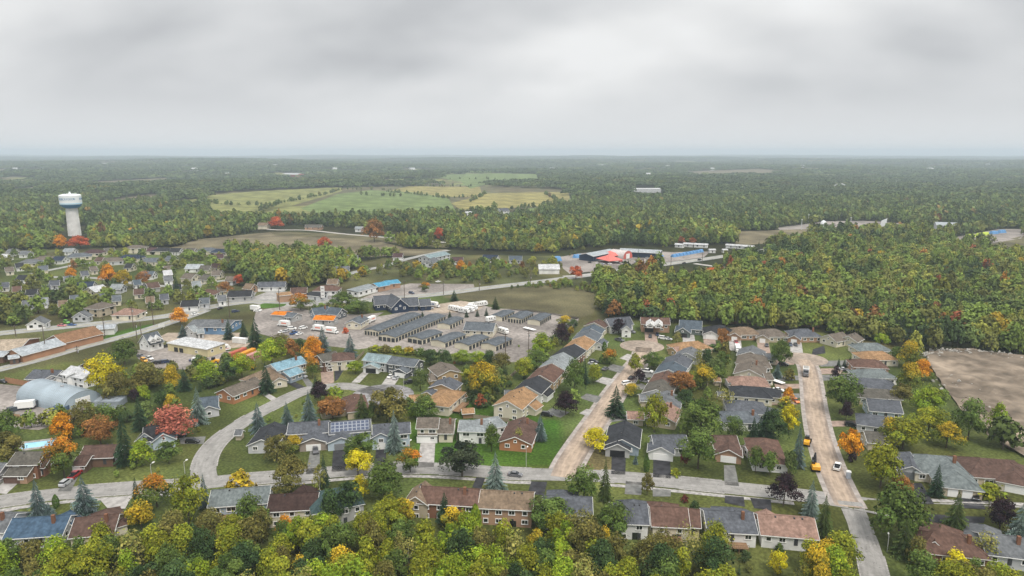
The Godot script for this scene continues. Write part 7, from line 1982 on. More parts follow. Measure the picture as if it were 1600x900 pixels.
func canopy(s: Array) -> void:   # [label, [ends], width, eave, ridge, colour]: a peaked cloth roof on posts
	var a: Array = s[1]
	var o := place("canopy_tent", a, s[0], "canopy")
	var L: float = Vector2(a[0] - a[2], a[1] - a[3]).length()
	var n := maxi(1, roundi(L / 18.0))
	for i in n:
		var g := Geo.new()
		var x := (i + 0.5) / n * L - L / 2
		var r: float = L / n / 2
		var z: float = s[2] / 2
		var top := Vector3(x, s[4], 0)
		var c := [Vector3(x - r, s[3], -z), Vector3(x + r, s[3], -z), Vector3(x + r, s[3], z), Vector3(x - r, s[3], z)]
		for k in 4:
			var m: Vector3 = (c[k] + c[(k + 1) % 4]) / 2
			var sag: Vector3 = m.lerp(top, 0.45) + Vector3.DOWN * (s[4] - s[3]) * 0.12
			g.face([c[k], c[(k + 1) % 4], sag], Vector3.UP); g.face([c[k], sag, top], Vector3.UP); g.face([c[(k + 1) % 4], top, sag], Vector3.UP)
			var out: Vector3 = m - Vector3(x, s[3], 0)
			g.face([c[k], c[(k + 1) % 4], c[(k + 1) % 4] + Vector3.DOWN * 0.4, c[k] + Vector3.DOWN * 0.4], out)
		part(o, "cloth", g.mesh(), worn("cloth " + s[5], COLORS[s[5]], "stain", 0.2, 0.7))
	for i in n + 1:
		for zz in [-1.0, 1.0]:
			var p := Geo.new()
			var q := Vector3(i / float(n) * L - L / 2, 0, zz * s[2] / 2)
			p.bar(q, q + Vector3.UP * s[3], 0.08, 0.08, 6)
			part(o, "post", p.mesh(), mat("steel", Color(0.35, 0.36, 0.37), 0.5))

func arch_building(label: String, called: String, a: Array, w: float, h: float, colour: String, front: String) -> void:   # a ribbed arched shed with flat ends
	var o := place(called, a, label, "arched building")
	var L: float = Vector2(a[0] - a[2], a[1] - a[3]).length()
	var arc := func(t: float, k: float) -> Vector2: return Vector2(-cos(PI * t) * w / 2 * k, pow(sin(PI * t), 0.8) * h * k)
	var ribs := int(L / 0.5)
	var g := Geo.new()
	for i in ribs:
		var k := 1.0 if i % 2 else 1.012
		for j in 20:
			var p0: Vector2 = arc.call(j / 20.0, k)
			var p1: Vector2 = arc.call((j + 1) / 20.0, k)
			var x0 := -L / 2 + L * i / ribs
			var x1 := -L / 2 + L * (i + 1) / ribs
			g.face([Vector3(x0, p0.y, p0.x), Vector3(x1, p0.y, p0.x), Vector3(x1, p1.y, p1.x), Vector3(x0, p1.y, p1.x)], Vector3(0, p0.y + 0.2, p0.x))
	part(o, "roof", g.mesh(), worn("arch " + colour, COLORS[colour], "stain", 0.05, 0.45))
	for s in [-1.0, 1.0]:
		var e := Geo.new()
		var pts := []
		for j in 21:
			var p: Vector2 = arc.call(j / 20.0, 0.985)
			pts.append(Vector3(s * (L / 2 - 0.15), p.y, p.x))
		e.face(pts, Vector3(s, 0, 0))
		var n := int(w / 0.6)
		for j in n:
			var z := (j + 0.5) / n * w * 0.96 - w * 0.48
			var top := pow(maxf(1.0 - pow(2 * z / w, 2), 0.0), 0.4) * h * 0.95
			e.box(Vector3(s * (L / 2 - 0.12), top / 2, z), Vector3(0.08, top, 0.2))
		var wl := part(o, "end_wall", e.mesh(), worn("arch end " + front, COLORS[front], "stain", 0.05, 0.5))
		if facing(o.position, o.basis * Vector3(s, 0, 0)) > 0:
			part(wl, "door", panel_door(w * 0.38, h * 0.62, 5), mat("trim white", COLORS.white, 0.6), Vector3(s * L / 2, h * 0.32, 0), Basis(Vector3(0, 0, -s), Vector3.UP, Vector3(s, 0, 0)))
	part(o, "roof_vent", shared_box(Vector3(1.2, 0.7, 0.9)), mat("steel", Color(0.35, 0.36, 0.37), 0.5), Vector3(L * 0.1, h + 0.2, 0))

func lathe(profile: Array, seg := 48) -> Mesh:   # [radius, height] pairs
	var g := Geo.new()
	for i in profile.size() - 1:
		for j in seg:
			var p := []
			for k in [[i, j], [i, j + 1], [i + 1, j + 1], [i + 1, j]]:
				var t: float = TAU * k[1] / seg
				p.append(Vector3(cos(t) * profile[k[0]][0], profile[k[0]][1], sin(t) * profile[k[0]][0]))
			var out: Vector3 = (p[0] + p[1] + p[2] + p[3]) * Vector3(1, 0, 1)
			var slope := Vector2(profile[i + 1][1] - profile[i][1], profile[i][0] - profile[i + 1][0])
			g.face(p, out.normalized() * slope.x + Vector3.UP * slope.y)
	return g.mesh()

func water_tower() -> void:
	var o := thing("water_tower", at(TOWER[0], TOWER[1]), TOWER[4], "white water tower with blue band under its drum above the trees", "water tower")
	var r: float = TOWER[2]
	var h: float = TOWER[3]
	var drum := h * 0.74
	var ped := Geo.new()
	part(o, "pedestal", lathe([[r * 0.60, -2], [r * 0.54, h * 0.2], [r * 0.52, h * 0.62], [r * 0.53, h * 0.66]]), worn("tower concrete", Color(0.80, 0.79, 0.77), "stain", 0.05))
	for i in 24:   # vertical flutes cast into the concrete
		var t := TAU * i / 24
		ped.bar(Vector3(cos(t) * r * 0.59, -1, sin(t) * r * 0.59), Vector3(cos(t) * r * 0.525, h * 0.65, sin(t) * r * 0.525), 0.22, 0.22, 4)
	part(o, "flutes", ped.mesh(), worn("tower concrete", Color(0.80, 0.79, 0.77), "stain", 0.05))
	part(o, "blue_bowl", lathe([[r * 0.53, h * 0.655], [r * 0.72, h * 0.675], [r * 0.90, h * 0.715], [r * 0.98, drum + 0.3]]), mat("tower blue", Color(0.03, 0.22, 0.5), 0.45))
	part(o, "drum", lathe([[r * 0.98, drum + 0.3], [r, drum + 0.8], [r, h * 0.955], [r * 0.985, h * 0.965]]), mat("tower white", Color(0.72, 0.75, 0.76), 0.5))
	part(o, "dome", lathe([[r * 0.985, h * 0.965], [r * 0.8, h * 0.982], [r * 0.5, h * 0.99], [0.01, h]]), mat("tower white", Color(0.72, 0.75, 0.76), 0.5))
	part(o, "light_blue_band", lathe([[r * 1.002, drum + 0.9], [r * 1.006, drum + 1.0], [r * 1.006, drum + 1.9], [r * 1.002, drum + 2.0]]), mat("tower light blue", Color(0.36, 0.62, 0.78), 0.5))
	var word := "BOBCAYGEON"
	var font := SystemFont.new()
	font.font_names = PackedStringArray(["Droid Sans"])
	for rep in 3:
		for i in word.length():
			var tm := TextMesh.new()
			tm.text = word[i]
			tm.font = font
			tm.font_size = 64
			tm.pixel_size = 0.052
			tm.depth = 0.12
			var t := TAU * rep / 3.0 + (i - 4.5) * 0.165
			part(o, "letter", tm, mat("tower letters", Color(0.06, 0.20, 0.36), 0.5), Vector3(sin(t) * (r + 0.06), h * 0.878, cos(t) * (r + 0.06)), Basis(Vector3.UP, t))
	var top := Geo.new()
	for i in 20:
		var t := TAU * i / 20
		top.bar(Vector3(cos(t) * r * 0.6, h * 0.985, sin(t) * r * 0.6), Vector3(cos(t) * r * 0.6, h * 0.985 + 1.3, sin(t) * r * 0.6), 0.06, 0.06, 4)
	top.bar(Vector3(0, h - 0.5, 0), Vector3(0, h + 2.2, 0), 1.2, 0.9, 10)
	part(o, "railing", top.mesh(), mat("tower white", Color(0.72, 0.75, 0.76), 0.5))

func pool() -> void:
	var o := thing("swimming_pool", at(POOL[0], POOL[1]), POOL[2], "rectangular blue swimming pool with white deck behind the brown split-level house", "swimming pool")
	var g := Geo.new()
	for s in [-1.0, 1.0]:
		g.box(Vector3(0, 0.12, s * 3.4), Vector3(12.4, 0.3, 1.6)); g.box(Vector3(s * 5.4, 0.12, 0), Vector3(1.6, 0.3, 5.19))
	part(o, "deck", g.mesh(), worn("pavement", COLORS.concrete, "grain", 0.13))
	part(o, "basin", shared_box(Vector3(9.2, 0.1, 5.2)), mat("pool liner", Color(0.12, 0.42, 0.62), 0.4), Vector3(0, 0.06, 0))
	part(o, "water", shared_box(Vector3(9.18, 0.04, 5.18)), mat("pool water", Color(0.30, 0.60, 0.78), 0.08), Vector3(0, 0.16, 0))

func rubble(s: Array) -> void:   # [label, points, spread, count]: loose stone blocks along a bank
	var p := smooth(s[1])
	var g := Geo.new()
	var r := RandomNumberGenerator.new()
	r.seed = 7
	for i in s[3]:
		var q := p[r.randi() % p.size()] + Vector2(r.randfn(0, s[2]), r.randfn(0, s[2]))
		var k := 0.25 + 0.75 * pow(r.randf(), 2.5)
		g.box(at(q.x, q.y, k * 0.3), Vector3(r.randf_range(0.6, 1.5), r.randf_range(0.5, 1.1), r.randf_range(0.6, 1.3)) * k * 1.3, Basis.from_euler(Vector3(r.randf(), r.randf() * 6, r.randf())))
	tag(part(self, "rubble", g.mesh(), worn("stone", COLORS.stone, "grain", 0.2)), s[0], "", "", "stuff")

# ---- vehicles ----------------------------------------------------------------------------------------------------------------

const DARK_GLASS := Color(0.012, 0.015, 0.018)

func paint(c: String) -> StandardMaterial3D:
	var m := mat("paint " + c, COLORS[c], 0.35)
	m.clearcoat_enabled = true
	m.clearcoat = 0.6
	m.clearcoat_roughness = 0.15
	return m

func wheel_mesh(r: float, w: float) -> Array:
	var key := "wheel %s %s" % [r, w]
	if not shared.has(key):
		var t := Geo.new()
		t.bar(Vector3(0, 0, -w / 2), Vector3(0, 0, w / 2), r, r, 14)
		var h := Geo.new()
		h.bar(Vector3(0, 0, -w / 2 - 0.02), Vector3(0, 0, w / 2 + 0.02), r * 0.6, r * 0.6, 10)
		shared[key] = [t.mesh(), h.mesh()]
	return shared[key]

func wheels(o: Node, xs: Array, half: float, r: float) -> void:
	for x in xs:
		for s in [-1.0, 1.0]:
			var m := wheel_mesh(r, 0.24)
			var wh := part(o, "wheel", m[0], mat("tyre", Color(0.015, 0.015, 0.016), 0.9), Vector3(x, r, s * (half - 0.12)))
			part(wh, "rim", m[1], mat("rim", Color(0.35, 0.36, 0.37), 0.3, 0.7))

func lamps(o: Node, front: float, back: float, half: float, y: float) -> void:
	for s in [-1.0, 1.0]:
		part(o, "headlight", shared_box(Vector3(0.12, 0.18, 0.4)), mat("headlight", Color(0.6, 0.62, 0.64), 0.2), Vector3(front, y, s * (half - 0.32)))
		part(o, "tail_light", shared_box(Vector3(0.1, 0.22, 0.28)), mat("tail light", Color(0.28, 0.01, 0.01), 0.3), Vector3(back, y + 0.08, s * (half - 0.22)))

func lofted(key: String, rings: Array) -> Mesh:
	if not shared.has(key):
		var g := Geo.new()
		g.loft(rings)
		shared[key] = g.mesh()
	return shared[key]

func build_vehicles() -> void:
	for v in VEHICLES: vehicle(v[0], v[1], v[2], v[3], v[4], v[5])

func vehicle(kind: String, c: String, px: float, pz: float, turn: float, label: String) -> void:
	var p := at(px, pz, 0.08)
	match kind:
		"car", "suv", "van":
			var o := thing({"car": "parked_car", "suv": "sport_utility", "van": "van"}[kind], p, turn, label, "van" if kind == "van" else "car", "cars on streets and driveways")
			var L: float = {"car": 4.7, "suv": 4.8, "van": 5.3}[kind]
			var h: float = {"car": 0.0, "suv": 0.22, "van": 0.3}[kind]
			var hw := 0.92
			part(o, "body", lofted("body " + kind, [[-L / 2, 0.42, 0.72 + h, hw * 0.86, hw * 0.8], [-L / 2 + 0.14, 0.26, 0.94 + h, hw * 0.98, hw * 0.9], [-L / 2 + 0.9, 0.22, 0.98 + h, hw, hw * 0.94], [0.6, 0.22, 0.96 + h, hw, hw * 0.94], [L / 2 - 1.2, 0.22, 0.90 + h * 0.9, hw, hw * 0.92], [L / 2 - 0.3, 0.24, 0.74 + h * 0.8, hw * 0.97, hw * 0.86], [L / 2, 0.36, 0.58 + h * 0.6, hw * 0.8, hw * 0.74]]), paint(c))
			var rear := -L / 2 + {"car": 0.75, "suv": 0.2, "van": 0.12}[kind] as float
			var front: float = {"car": 1.15, "suv": 1.1, "van": 1.6}[kind]
			var top := 1.42 + h * 1.25
			part(o, "window", lofted("glass " + kind, [[rear, 0.93 + h, 0.96 + h, hw * 0.88, hw * 0.86], [rear + {"car": 0.75, "suv": 0.3, "van": 0.2}[kind], 0.93 + h, top, hw * 0.9, hw * 0.74], [front - 0.85, 0.93 + h, top + 0.02, hw * 0.9, hw * 0.74], [front, 0.9 + h, 0.93 + h, hw * 0.87, hw * 0.84]]), mat("car glass", DARK_GLASS, 0.08))
			part(o, "roof", lofted("top " + kind, [[rear + {"car": 0.72, "suv": 0.22, "van": 0.14}[kind], top - 0.02, top + 0.03, hw * 0.76, hw * 0.7], [0.0, top, top + 0.07, hw * 0.77, hw * 0.7], [front - 0.85, top, top + 0.05, hw * 0.76, hw * 0.7]]), paint(c))
			wheels(o, [-L / 2 + 0.95, L / 2 - 0.95], hw, 0.34 + h * 0.15)
			lamps(o, L / 2 - 0.16, -L / 2 + 0.06, hw, 0.62 + h * 0.7)
		"pickup":
			var o := thing("pickup_truck", p, turn, label, "pickup truck")
			var hw := 1.0
			part(o, "body", lofted("pickup", [[-2.85, 0.5, 1.12, hw * 0.95, hw * 0.93], [-2.7, 0.42, 1.14, hw, hw * 0.96], [0.9, 0.36, 1.14, hw, hw * 0.96], [1.2, 0.36, 1.16, hw, hw * 0.94], [2.55, 0.4, 1.02, hw * 0.97, hw * 0.88], [2.85, 0.5, 0.9, hw * 0.85, hw * 0.8]]), paint(c))
			part(o, "cargo_bed", shared_box(Vector3(1.75, 0.06, 1.6)), mat("bed liner", Color(0.02, 0.02, 0.021), 0.8), Vector3(-1.78, 1.135, 0))
			part(o, "window", lofted("pickup glass", [[-0.85, 1.13, 1.15, hw * 0.9, hw * 0.88], [-0.7, 1.13, 1.8, hw * 0.9, hw * 0.76], [0.75, 1.13, 1.82, hw * 0.9, hw * 0.76], [1.45, 1.12, 1.16, hw * 0.88, hw * 0.84]]), mat("car glass", DARK_GLASS, 0.08))
			part(o, "roof", lofted("pickup top", [[-0.72, 1.79, 1.85, hw * 0.78, hw * 0.72], [0.72, 1.8, 1.87, hw * 0.78, hw * 0.72]]), paint(c))
			wheels(o, [-1.8, 1.85], hw, 0.4)
			lamps(o, 2.74, -2.8, hw, 0.82)
		"boxtruck":
			var o := thing("box_truck", p, turn, label, "box truck")
			part(o, "cargo_box", lofted("cargo", [[-4.2, 0.9, 3.5, 1.2, 1.2], [1.5, 0.9, 3.5, 1.2, 1.2], [2.3, 2.3, 3.4, 1.2, 1.15]]), paint("white"))
			if c != "white":
				for s in [-1.0, 1.0]:
					part(o, "stripe", shared_box(Vector3(3.6, 0.75, 0.03)), mat("stripe " + c, COLORS[c], 0.5), Vector3(-1.2, 2.2, s * 1.215))
			part(o, "cab", lofted("cab", [[1.55, 0.5, 2.2, 1.05, 1.0], [2.5, 0.5, 2.2, 1.05, 0.95], [2.9, 0.5, 1.3, 1.05, 1.0], [3.8, 0.5, 1.15, 1.0, 0.92]]), paint("white"))
			part(o, "windscreen", lofted("screen", [[2.5, 1.35, 2.12, 0.98, 0.9], [2.96, 1.3, 1.36, 0.98, 0.95]]), mat("car glass", DARK_GLASS, 0.08))
			wheels(o, [-2.7, 2.9], 1.1, 0.45)
			lamps(o, 3.74, -4.2, 1.0, 0.85)
		"flatbed":
			var o := thing("flatbed_truck", p, turn, label, "flatbed truck")
			part(o, "bed", lofted("flat", [[-4.6, 0.85, 1.1, 1.2, 1.2], [1.4, 0.85, 1.1, 1.2, 1.2]]), worn("planks", COLORS.timber, "grain", 0.3))
			part(o, "cab", lofted("flatcab", [[1.5, 0.5, 2.2, 1.05, 1.0], [2.5, 0.5, 2.2, 1.05, 0.95], [2.9, 0.5, 1.3, 1.05, 1.0], [3.8, 0.5, 1.15, 1.0, 0.92]]), paint(c))
			part(o, "windscreen", lofted("screen", [[2.5, 1.35, 2.12, 0.98, 0.9], [2.96, 1.3, 1.36, 0.98, 0.95]]), mat("car glass", DARK_GLASS, 0.08))
			wheels(o, [-3.4, -2.4, 2.9], 1.1, 0.45)
			lamps(o, 3.74, -4.5, 1.0, 0.85)
		"dump":
			var o := thing("dump_truck", p, turn, label, "dump truck")
			part(o, "dump_box", lofted("dumpbox", [[-4.6, 1.1, 2.9, 1.25, 1.3], [0.9, 1.1, 3.1, 1.25, 1.3], [1.0, 1.1, 3.1, 1.2, 1.2]]), paint("white"))
			part(o, "load", shared_box(Vector3(5.1, 0.2, 2.2)), mat("load", Color(0.3, 0.29, 0.27), 0.95), Vector3(-1.8, 2.98, 0))
			part(o, "cab", lofted("dumpcab", [[1.15, 0.6, 3.0, 1.15, 1.1], [2.4, 0.6, 3.0, 1.15, 1.05], [2.7, 0.6, 1.9, 1.15, 1.1], [4.2, 0.6, 1.7, 1.1, 1.0]]), paint(c))
			part(o, "windscreen", lofted("dumpscreen", [[2.4, 2.0, 2.9, 1.05, 0.98], [2.78, 1.92, 1.98, 1.05, 1.0]]), mat("car glass", DARK_GLASS, 0.08))
			wheels(o, [-3.6, -2.3, 3.1], 1.2, 0.52)
			lamps(o, 4.15, -4.6, 1.1, 1.1)
		"rv", "trailer":
			var o := thing("camper" if kind == "trailer" else "motorhome", p, turn, label, "camper" if kind == "trailer" else "motorhome", "parked campers and motorhomes")
			var L := 7.6
			part(o, "body", lofted("coach", [[-L / 2, 0.6, 2.9, 1.15, 1.1], [-L / 2 + 0.4, 0.55, 3.15, 1.22, 1.16], [L / 2 - 0.9, 0.55, 3.15, 1.22, 1.16], [L / 2 - 0.2, 0.6, 2.0, 1.15, 1.08], [L / 2, 0.7, 1.7, 1.05, 1.0]]), paint("white"))
			for s in [-1.0, 1.0]:
				for x in [-2.6, -0.9, 1.5]: part(o, "window", shared_box(Vector3(0.95, 0.6, 0.06)), mat("car glass", DARK_GLASS, 0.08), Vector3(x, 2.15, s * 1.2))
				part(o, "stripe", shared_box(Vector3(L * 0.85, 0.28, 0.05)), mat("stripe " + c, COLORS[c], 0.5), Vector3(-0.2, 1.35, s * 1.225))
			part(o, "roof_unit", shared_box(Vector3(1.0, 0.3, 0.8)), paint("white"), Vector3(-0.6, 3.28, 0))
			part(o, "windscreen", lofted("coachglass", [[L / 2 - 0.86, 2.1, 3.0, 1.05, 1.0], [L / 2 - 0.24, 2.05, 2.12, 1.05, 1.0]]), mat("car glass", DARK_GLASS, 0.08))
			wheels(o, [-1.9, -1.1] if kind == "trailer" else [-2.2, 2.5], 1.15, 0.4)
		"digger":
			var o := thing("excavator", p, turn, label, "excavator")
			for s in [-1.0, 1.0]:
				part(o, "track", lofted("track", [[-1.7, 0.25, 0.65, 0.3, 0.3], [-1.4, 0.02, 0.85, 0.3, 0.3], [1.4, 0.02, 0.85, 0.3, 0.3], [1.7, 0.25, 0.65, 0.3, 0.3]]), mat("track", Color(0.02, 0.02, 0.022), 0.9), Vector3(0, 0, s * 1.0))
			part(o, "body", lofted("house of digger", [[-2.1, 0.95, 2.0, 1.25, 1.2], [-1.9, 0.95, 2.15, 1.3, 1.2], [0.9, 0.95, 2.1, 1.3, 1.2], [1.2, 0.95, 1.6, 1.2, 1.1]]), paint(c))
			part(o, "cab", lofted("digger cab", [[-0.4, 2.0, 3.0, 0.5, 0.46], [0.8, 2.0, 3.0, 0.5, 0.46], [1.15, 1.6, 2.2, 0.5, 0.48]]), mat("car glass", DARK_GLASS, 0.1), Vector3(0, 0, -0.7))
			var b := Geo.new()
			b.bar(Vector3(1.0, 1.5, 0.2), Vector3(3.0, 4.6, 0.2), 0.34, 0.26, 4)
			b.bar(Vector3(3.0, 4.6, 0.2), Vector3(4.6, 2.4, 0.2), 0.26, 0.2, 4)
			b.bar(Vector3(1.3, 2.6, 0.2), Vector3(2.6, 3.7, 0.2), 0.1, 0.1, 6)
			part(o, "boom", b.mesh(), mat("digger black", Color(0.02, 0.02, 0.022), 0.6))
			part(o, "bucket", lofted("bucket", [[4.1, 1.2, 2.3, 0.5, 0.5], [4.6, 0.9, 2.5, 0.5, 0.5], [5.2, 1.1, 1.7, 0.5, 0.5]]), mat("digger black", Color(0.02, 0.02, 0.022), 0.6), Vector3(0, 0, 0.2))
		"loader":
			var o := thing("wheel_loader", p, turn, label, "loader")
			part(o, "body", lofted("loader body", [[-2.9, 0.8, 1.7, 0.9, 0.85], [-2.7, 0.7, 1.95, 1.0, 0.9], [-0.6, 0.7, 2.0, 1.0, 0.9], [1.1, 0.7, 1.3, 0.9, 0.8]]), paint(c))
			part(o, "cab", lofted("loader cab", [[-0.9, 1.95, 3.1, 0.75, 0.68], [0.5, 1.4, 3.1, 0.75, 0.68]]), mat("car glass", DARK_GLASS, 0.1))
			part(o, "bucket", lofted("loader bucket", [[2.2, 0.2, 1.3, 1.25, 1.25], [2.7, 0.1, 1.2, 1.25, 1.25], [3.3, 0.1, 0.3, 1.25, 1.25]]), mat("digger black", Color(0.02, 0.02, 0.022), 0.6))
			var b := Geo.new()
			for s in [-1.0, 1.0]: b.bar(Vector3(0.6, 1.3, s * 0.7), Vector3(2.3, 0.7, s * 0.7), 0.14, 0.12, 4)
			part(o, "lift_arm", b.mesh(), paint(c))
			wheels(o, [-1.9, 1.2], 1.15, 0.75)
		"lot":   # a flat trailer
			var o := thing("flat_trailer", p, turn, label, "trailer")
			part(o, "bed", lofted("trailer bed", [[-4.5, 0.75, 1.0, 1.2, 1.2], [4.0, 0.75, 1.0, 1.2, 1.2]]), mat("trailer grey", COLORS[c], 0.7))
			var b := Geo.new()
			b.bar(Vector3(4.0, 0.85, 0), Vector3(5.6, 0.6, 0), 0.1, 0.08, 5)
			part(o, "drawbar", b.mesh(), mat("steel", Color(0.35, 0.36, 0.37), 0.5))
			wheels(o, [-1.4, -0.5], 1.2, 0.4)

# ---- poles, lamps, signs -----------------------------------------------------------------------------------------------------

func build_street_things() -> void:
	for s in POLES:   # [label, x, z, height, kind, turn]
		var h: float = s[3]
		if s[4] == "u":
			var o := thing("utility_pole", at(s[1], s[2]), s[5], s[0], "utility pole", "wooden utility poles along the roads")
			var g := Geo.new()
			g.bar(Vector3(0, -0.5, 0), Vector3(0, h, 0), 0.24, 0.15, 8)
			part(o, "pole", g.mesh(), wall_mat("pole_wood"))
			var c := Geo.new()
			c.box(Vector3(0, h - 0.7, 0.18), Vector3(2.6, 0.16, 0.14))
			c.box(Vector3(0, h - 1.9, 0.18), Vector3(1.8, 0.14, 0.14))
			part(o, "crossarm", c.mesh(), wall_mat("pole_wood"))
			var i := Geo.new()
			for x in [-1.2, -0.5, 0.5, 1.2]: i.bar(Vector3(x, h - 0.62, 0.18), Vector3(x, h - 0.32, 0.18), 0.07, 0.05, 6)
			part(o, "insulator", i.mesh(), mat("porcelain", Color(0.3, 0.3, 0.3), 0.3))
			if int(s[1]) % 2 == 0:
				var t := Geo.new()
				t.bar(Vector3(0.42, h - 3.6, 0), Vector3(0.42, h - 2.5, 0), 0.26, 0.26, 10)
				part(o, "transformer", t.mesh(), mat("steel", Color(0.35, 0.36, 0.37), 0.5))
		elif s[4] == "l":
			var o := thing("street_lamp", at(s[1], s[2]), s[5], s[0], "street lamp", "pale street lamps")
			var g := Geo.new()
			g.bar(Vector3(0, -0.3, 0), Vector3(0, h, 0), 0.10, 0.06, 8)
			g.bar(Vector3(0, h, 0), Vector3(0.9, h + 0.25, 0), 0.06, 0.05, 6)
			part(o, "post", g.mesh(), mat("lamp post", Color(0.42, 0.42, 0.40), 0.6))
			part(o, "lamp_head", lofted("lamp head", [[0.7, 0.0, 0.22, 0.14, 0.1], [1.2, 0.0, 0.3, 0.24, 0.16], [1.6, 0.04, 0.2, 0.14, 0.1]]), mat("lamp white", Color(0.7, 0.7, 0.68), 0.5), Vector3(0, h + 0.15, 0))
		elif s[4] == "t":
			var o := thing("light_mast", at(s[1], s[2]), s[5], s[0], "mast", "slender masts in the fenced yard")
			var g := Geo.new()
			g.bar(Vector3(0, -0.3, 0), Vector3(0, h, 0), 0.55, 0.3, 8)
			part(o, "post", g.mesh(), mat("mast", Color(0.55, 0.56, 0.56), 0.5))
			part(o, "lamp_head", shared_box(Vector3(2.2, 0.6, 1.2)), mat("mast", Color(0.55, 0.56, 0.56), 0.5), Vector3(0, h, 0))
		elif s[4] == "s":   # a tall sign on a post
			var o := thing("pylon_sign", at(s[1], s[2]), s[5], s[0], "sign")
			part(o, "post", shared_box(Vector3(0.5, h * 0.5, 0.4)), mat("steel", Color(0.35, 0.36, 0.37), 0.5), Vector3(0, h * 0.25, 0))
			var bd := part(o, "board", shared_box(Vector3(2.6, h * 0.75, 0.5)), mat("sign white", Color(0.68, 0.68, 0.66), 0.5), Vector3(0, h * 0.62, 0))
			for y in [0.22, 0.0, -0.22]: part(bd, "sign_band", shared_box(Vector3(1.6, 0.7, 0.54)), mat("sign grey", Color(0.3, 0.24, 0.26), 0.5), Vector3(0, y * h, 0))
		elif s[4] == "b":   # small roadside board
			var o := thing("roadside_sign", at(s[1], s[2]), s[5], s[0], "sign")
			for x in [-1.0, 1.0]: part(o, "post", shared_box(Vector3(0.14, h, 0.14)), mat("lamp post", Color(0.5, 0.5, 0.48), 0.6), Vector3(x * 0.9, h / 2, 0))
			part(o, "board", shared_box(Vector3(3.2, h * 0.6, 0.12)), mat("sign white", Color(0.68, 0.68, 0.66), 0.5), Vector3(0, h * 0.7, 0.12))
		elif s[4] == "d":   # the white radar dish or dome
			var o := thing("storage_dome", at(s[1], s[2]), s[5], s[0], "tank")
			part(o, "tank", lathe([[h * 0.36, -1], [h * 0.36, h * 0.6], [h * 0.28, h * 0.85], [0.05, h]], 20), mat("tower white", Color(0.72, 0.75, 0.76), 0.5))
			part(o, "shed", shared_box(Vector3(h * 1.6, h * 0.25, h * 0.8)), mat("trim white", COLORS.white, 0.6), Vector3(h * 0.4, h * 0.12, h * 0.5))
		elif s[4] == "p":
			var o := thing("portable_toilet", at(s[1], s[2]), s[5], s[0], "portable toilet")
			part(o, "cabin", shared_box(Vector3(1.3, 2.2, 1.3)), mat("toilet grey", Color(0.32, 0.36, 0.42), 0.6), Vector3(0, 1.1, 0))
			part(o, "roof", lofted("toilet roof", [[-0.7, 2.15, 2.3, 0.7, 0.6], [0, 2.2, 2.5, 0.7, 0.5], [0.7, 2.15, 2.3, 0.7, 0.6]]), mat("lamp white", Color(0.7, 0.7, 0.68), 0.5))
			part(o, "door", panel_door(0.9, 1.9, 2), mat("toilet door", Color(0.42, 0.46, 0.52), 0.6), Vector3(0, 1.05, 0.66))
		elif s[4] == "w":   # a tilted white sail-like screen
			var o := thing("tilted_screen", at(s[1], s[2]), s[5], s[0], "screen structure")
			var g := Geo.new()
			g.hull([Vector3(-h * 0.32, 0, 0), Vector3(h * 0.3, 0, 0), Vector3(h * 0.34, h, 1.5), Vector3(-h * 0.34, h * 0.7, 1.5), Vector3(-h * 0.32, 0, -1.2), Vector3(h * 0.3, 0, -1.2), Vector3(h * 0.34, h, 0.8), Vector3(-h * 0.34, h * 0.7, 0.8)], [[0, 1, 2, 3], [4, 5, 6, 7], [0, 1, 5, 4], [1, 2, 6, 5], [2, 3, 7, 6], [3, 0, 4, 7]])
			part(o, "panel", g.mesh(), mat("tower white", Color(0.72, 0.75, 0.76), 0.5))

# ---- trees -------------------------------------------------------------------------------------------------------------------

func leaf_mat() -> StandardMaterial3D:
	var m := mat("leaves", Color.WHITE, 0.75)
	m.vertex_color_use_as_albedo = true
	m.cull_mode = BaseMaterial3D.CULL_DISABLED
	m.backlight_enabled = true
	m.backlight = Color(0.2, 0.2, 0.2)
	return m

func leaf(g: Geo, p: Vector3, out: Vector3, s: float, r: RandomNumberGenerator) -> void:
	var nn := (out.normalized() * 0.9 + Vector3(r.randf_range(-1, 1), r.randf_range(-0.4, 1), r.randf_range(-1, 1)) * 0.75).normalized()
	var x := nn.cross(Vector3(r.randf_range(-1, 1), r.randf_range(-1, 1), r.randf_range(-1, 1))).normalized() * s
	var y := nn.cross(x).normalized() * s * r.randf_range(0.55, 0.95)
	var q := [p - x, p - y * 0.9 + nn * s * 0.15, p + x, p + y * 1.1]
	g.face(q, nn)

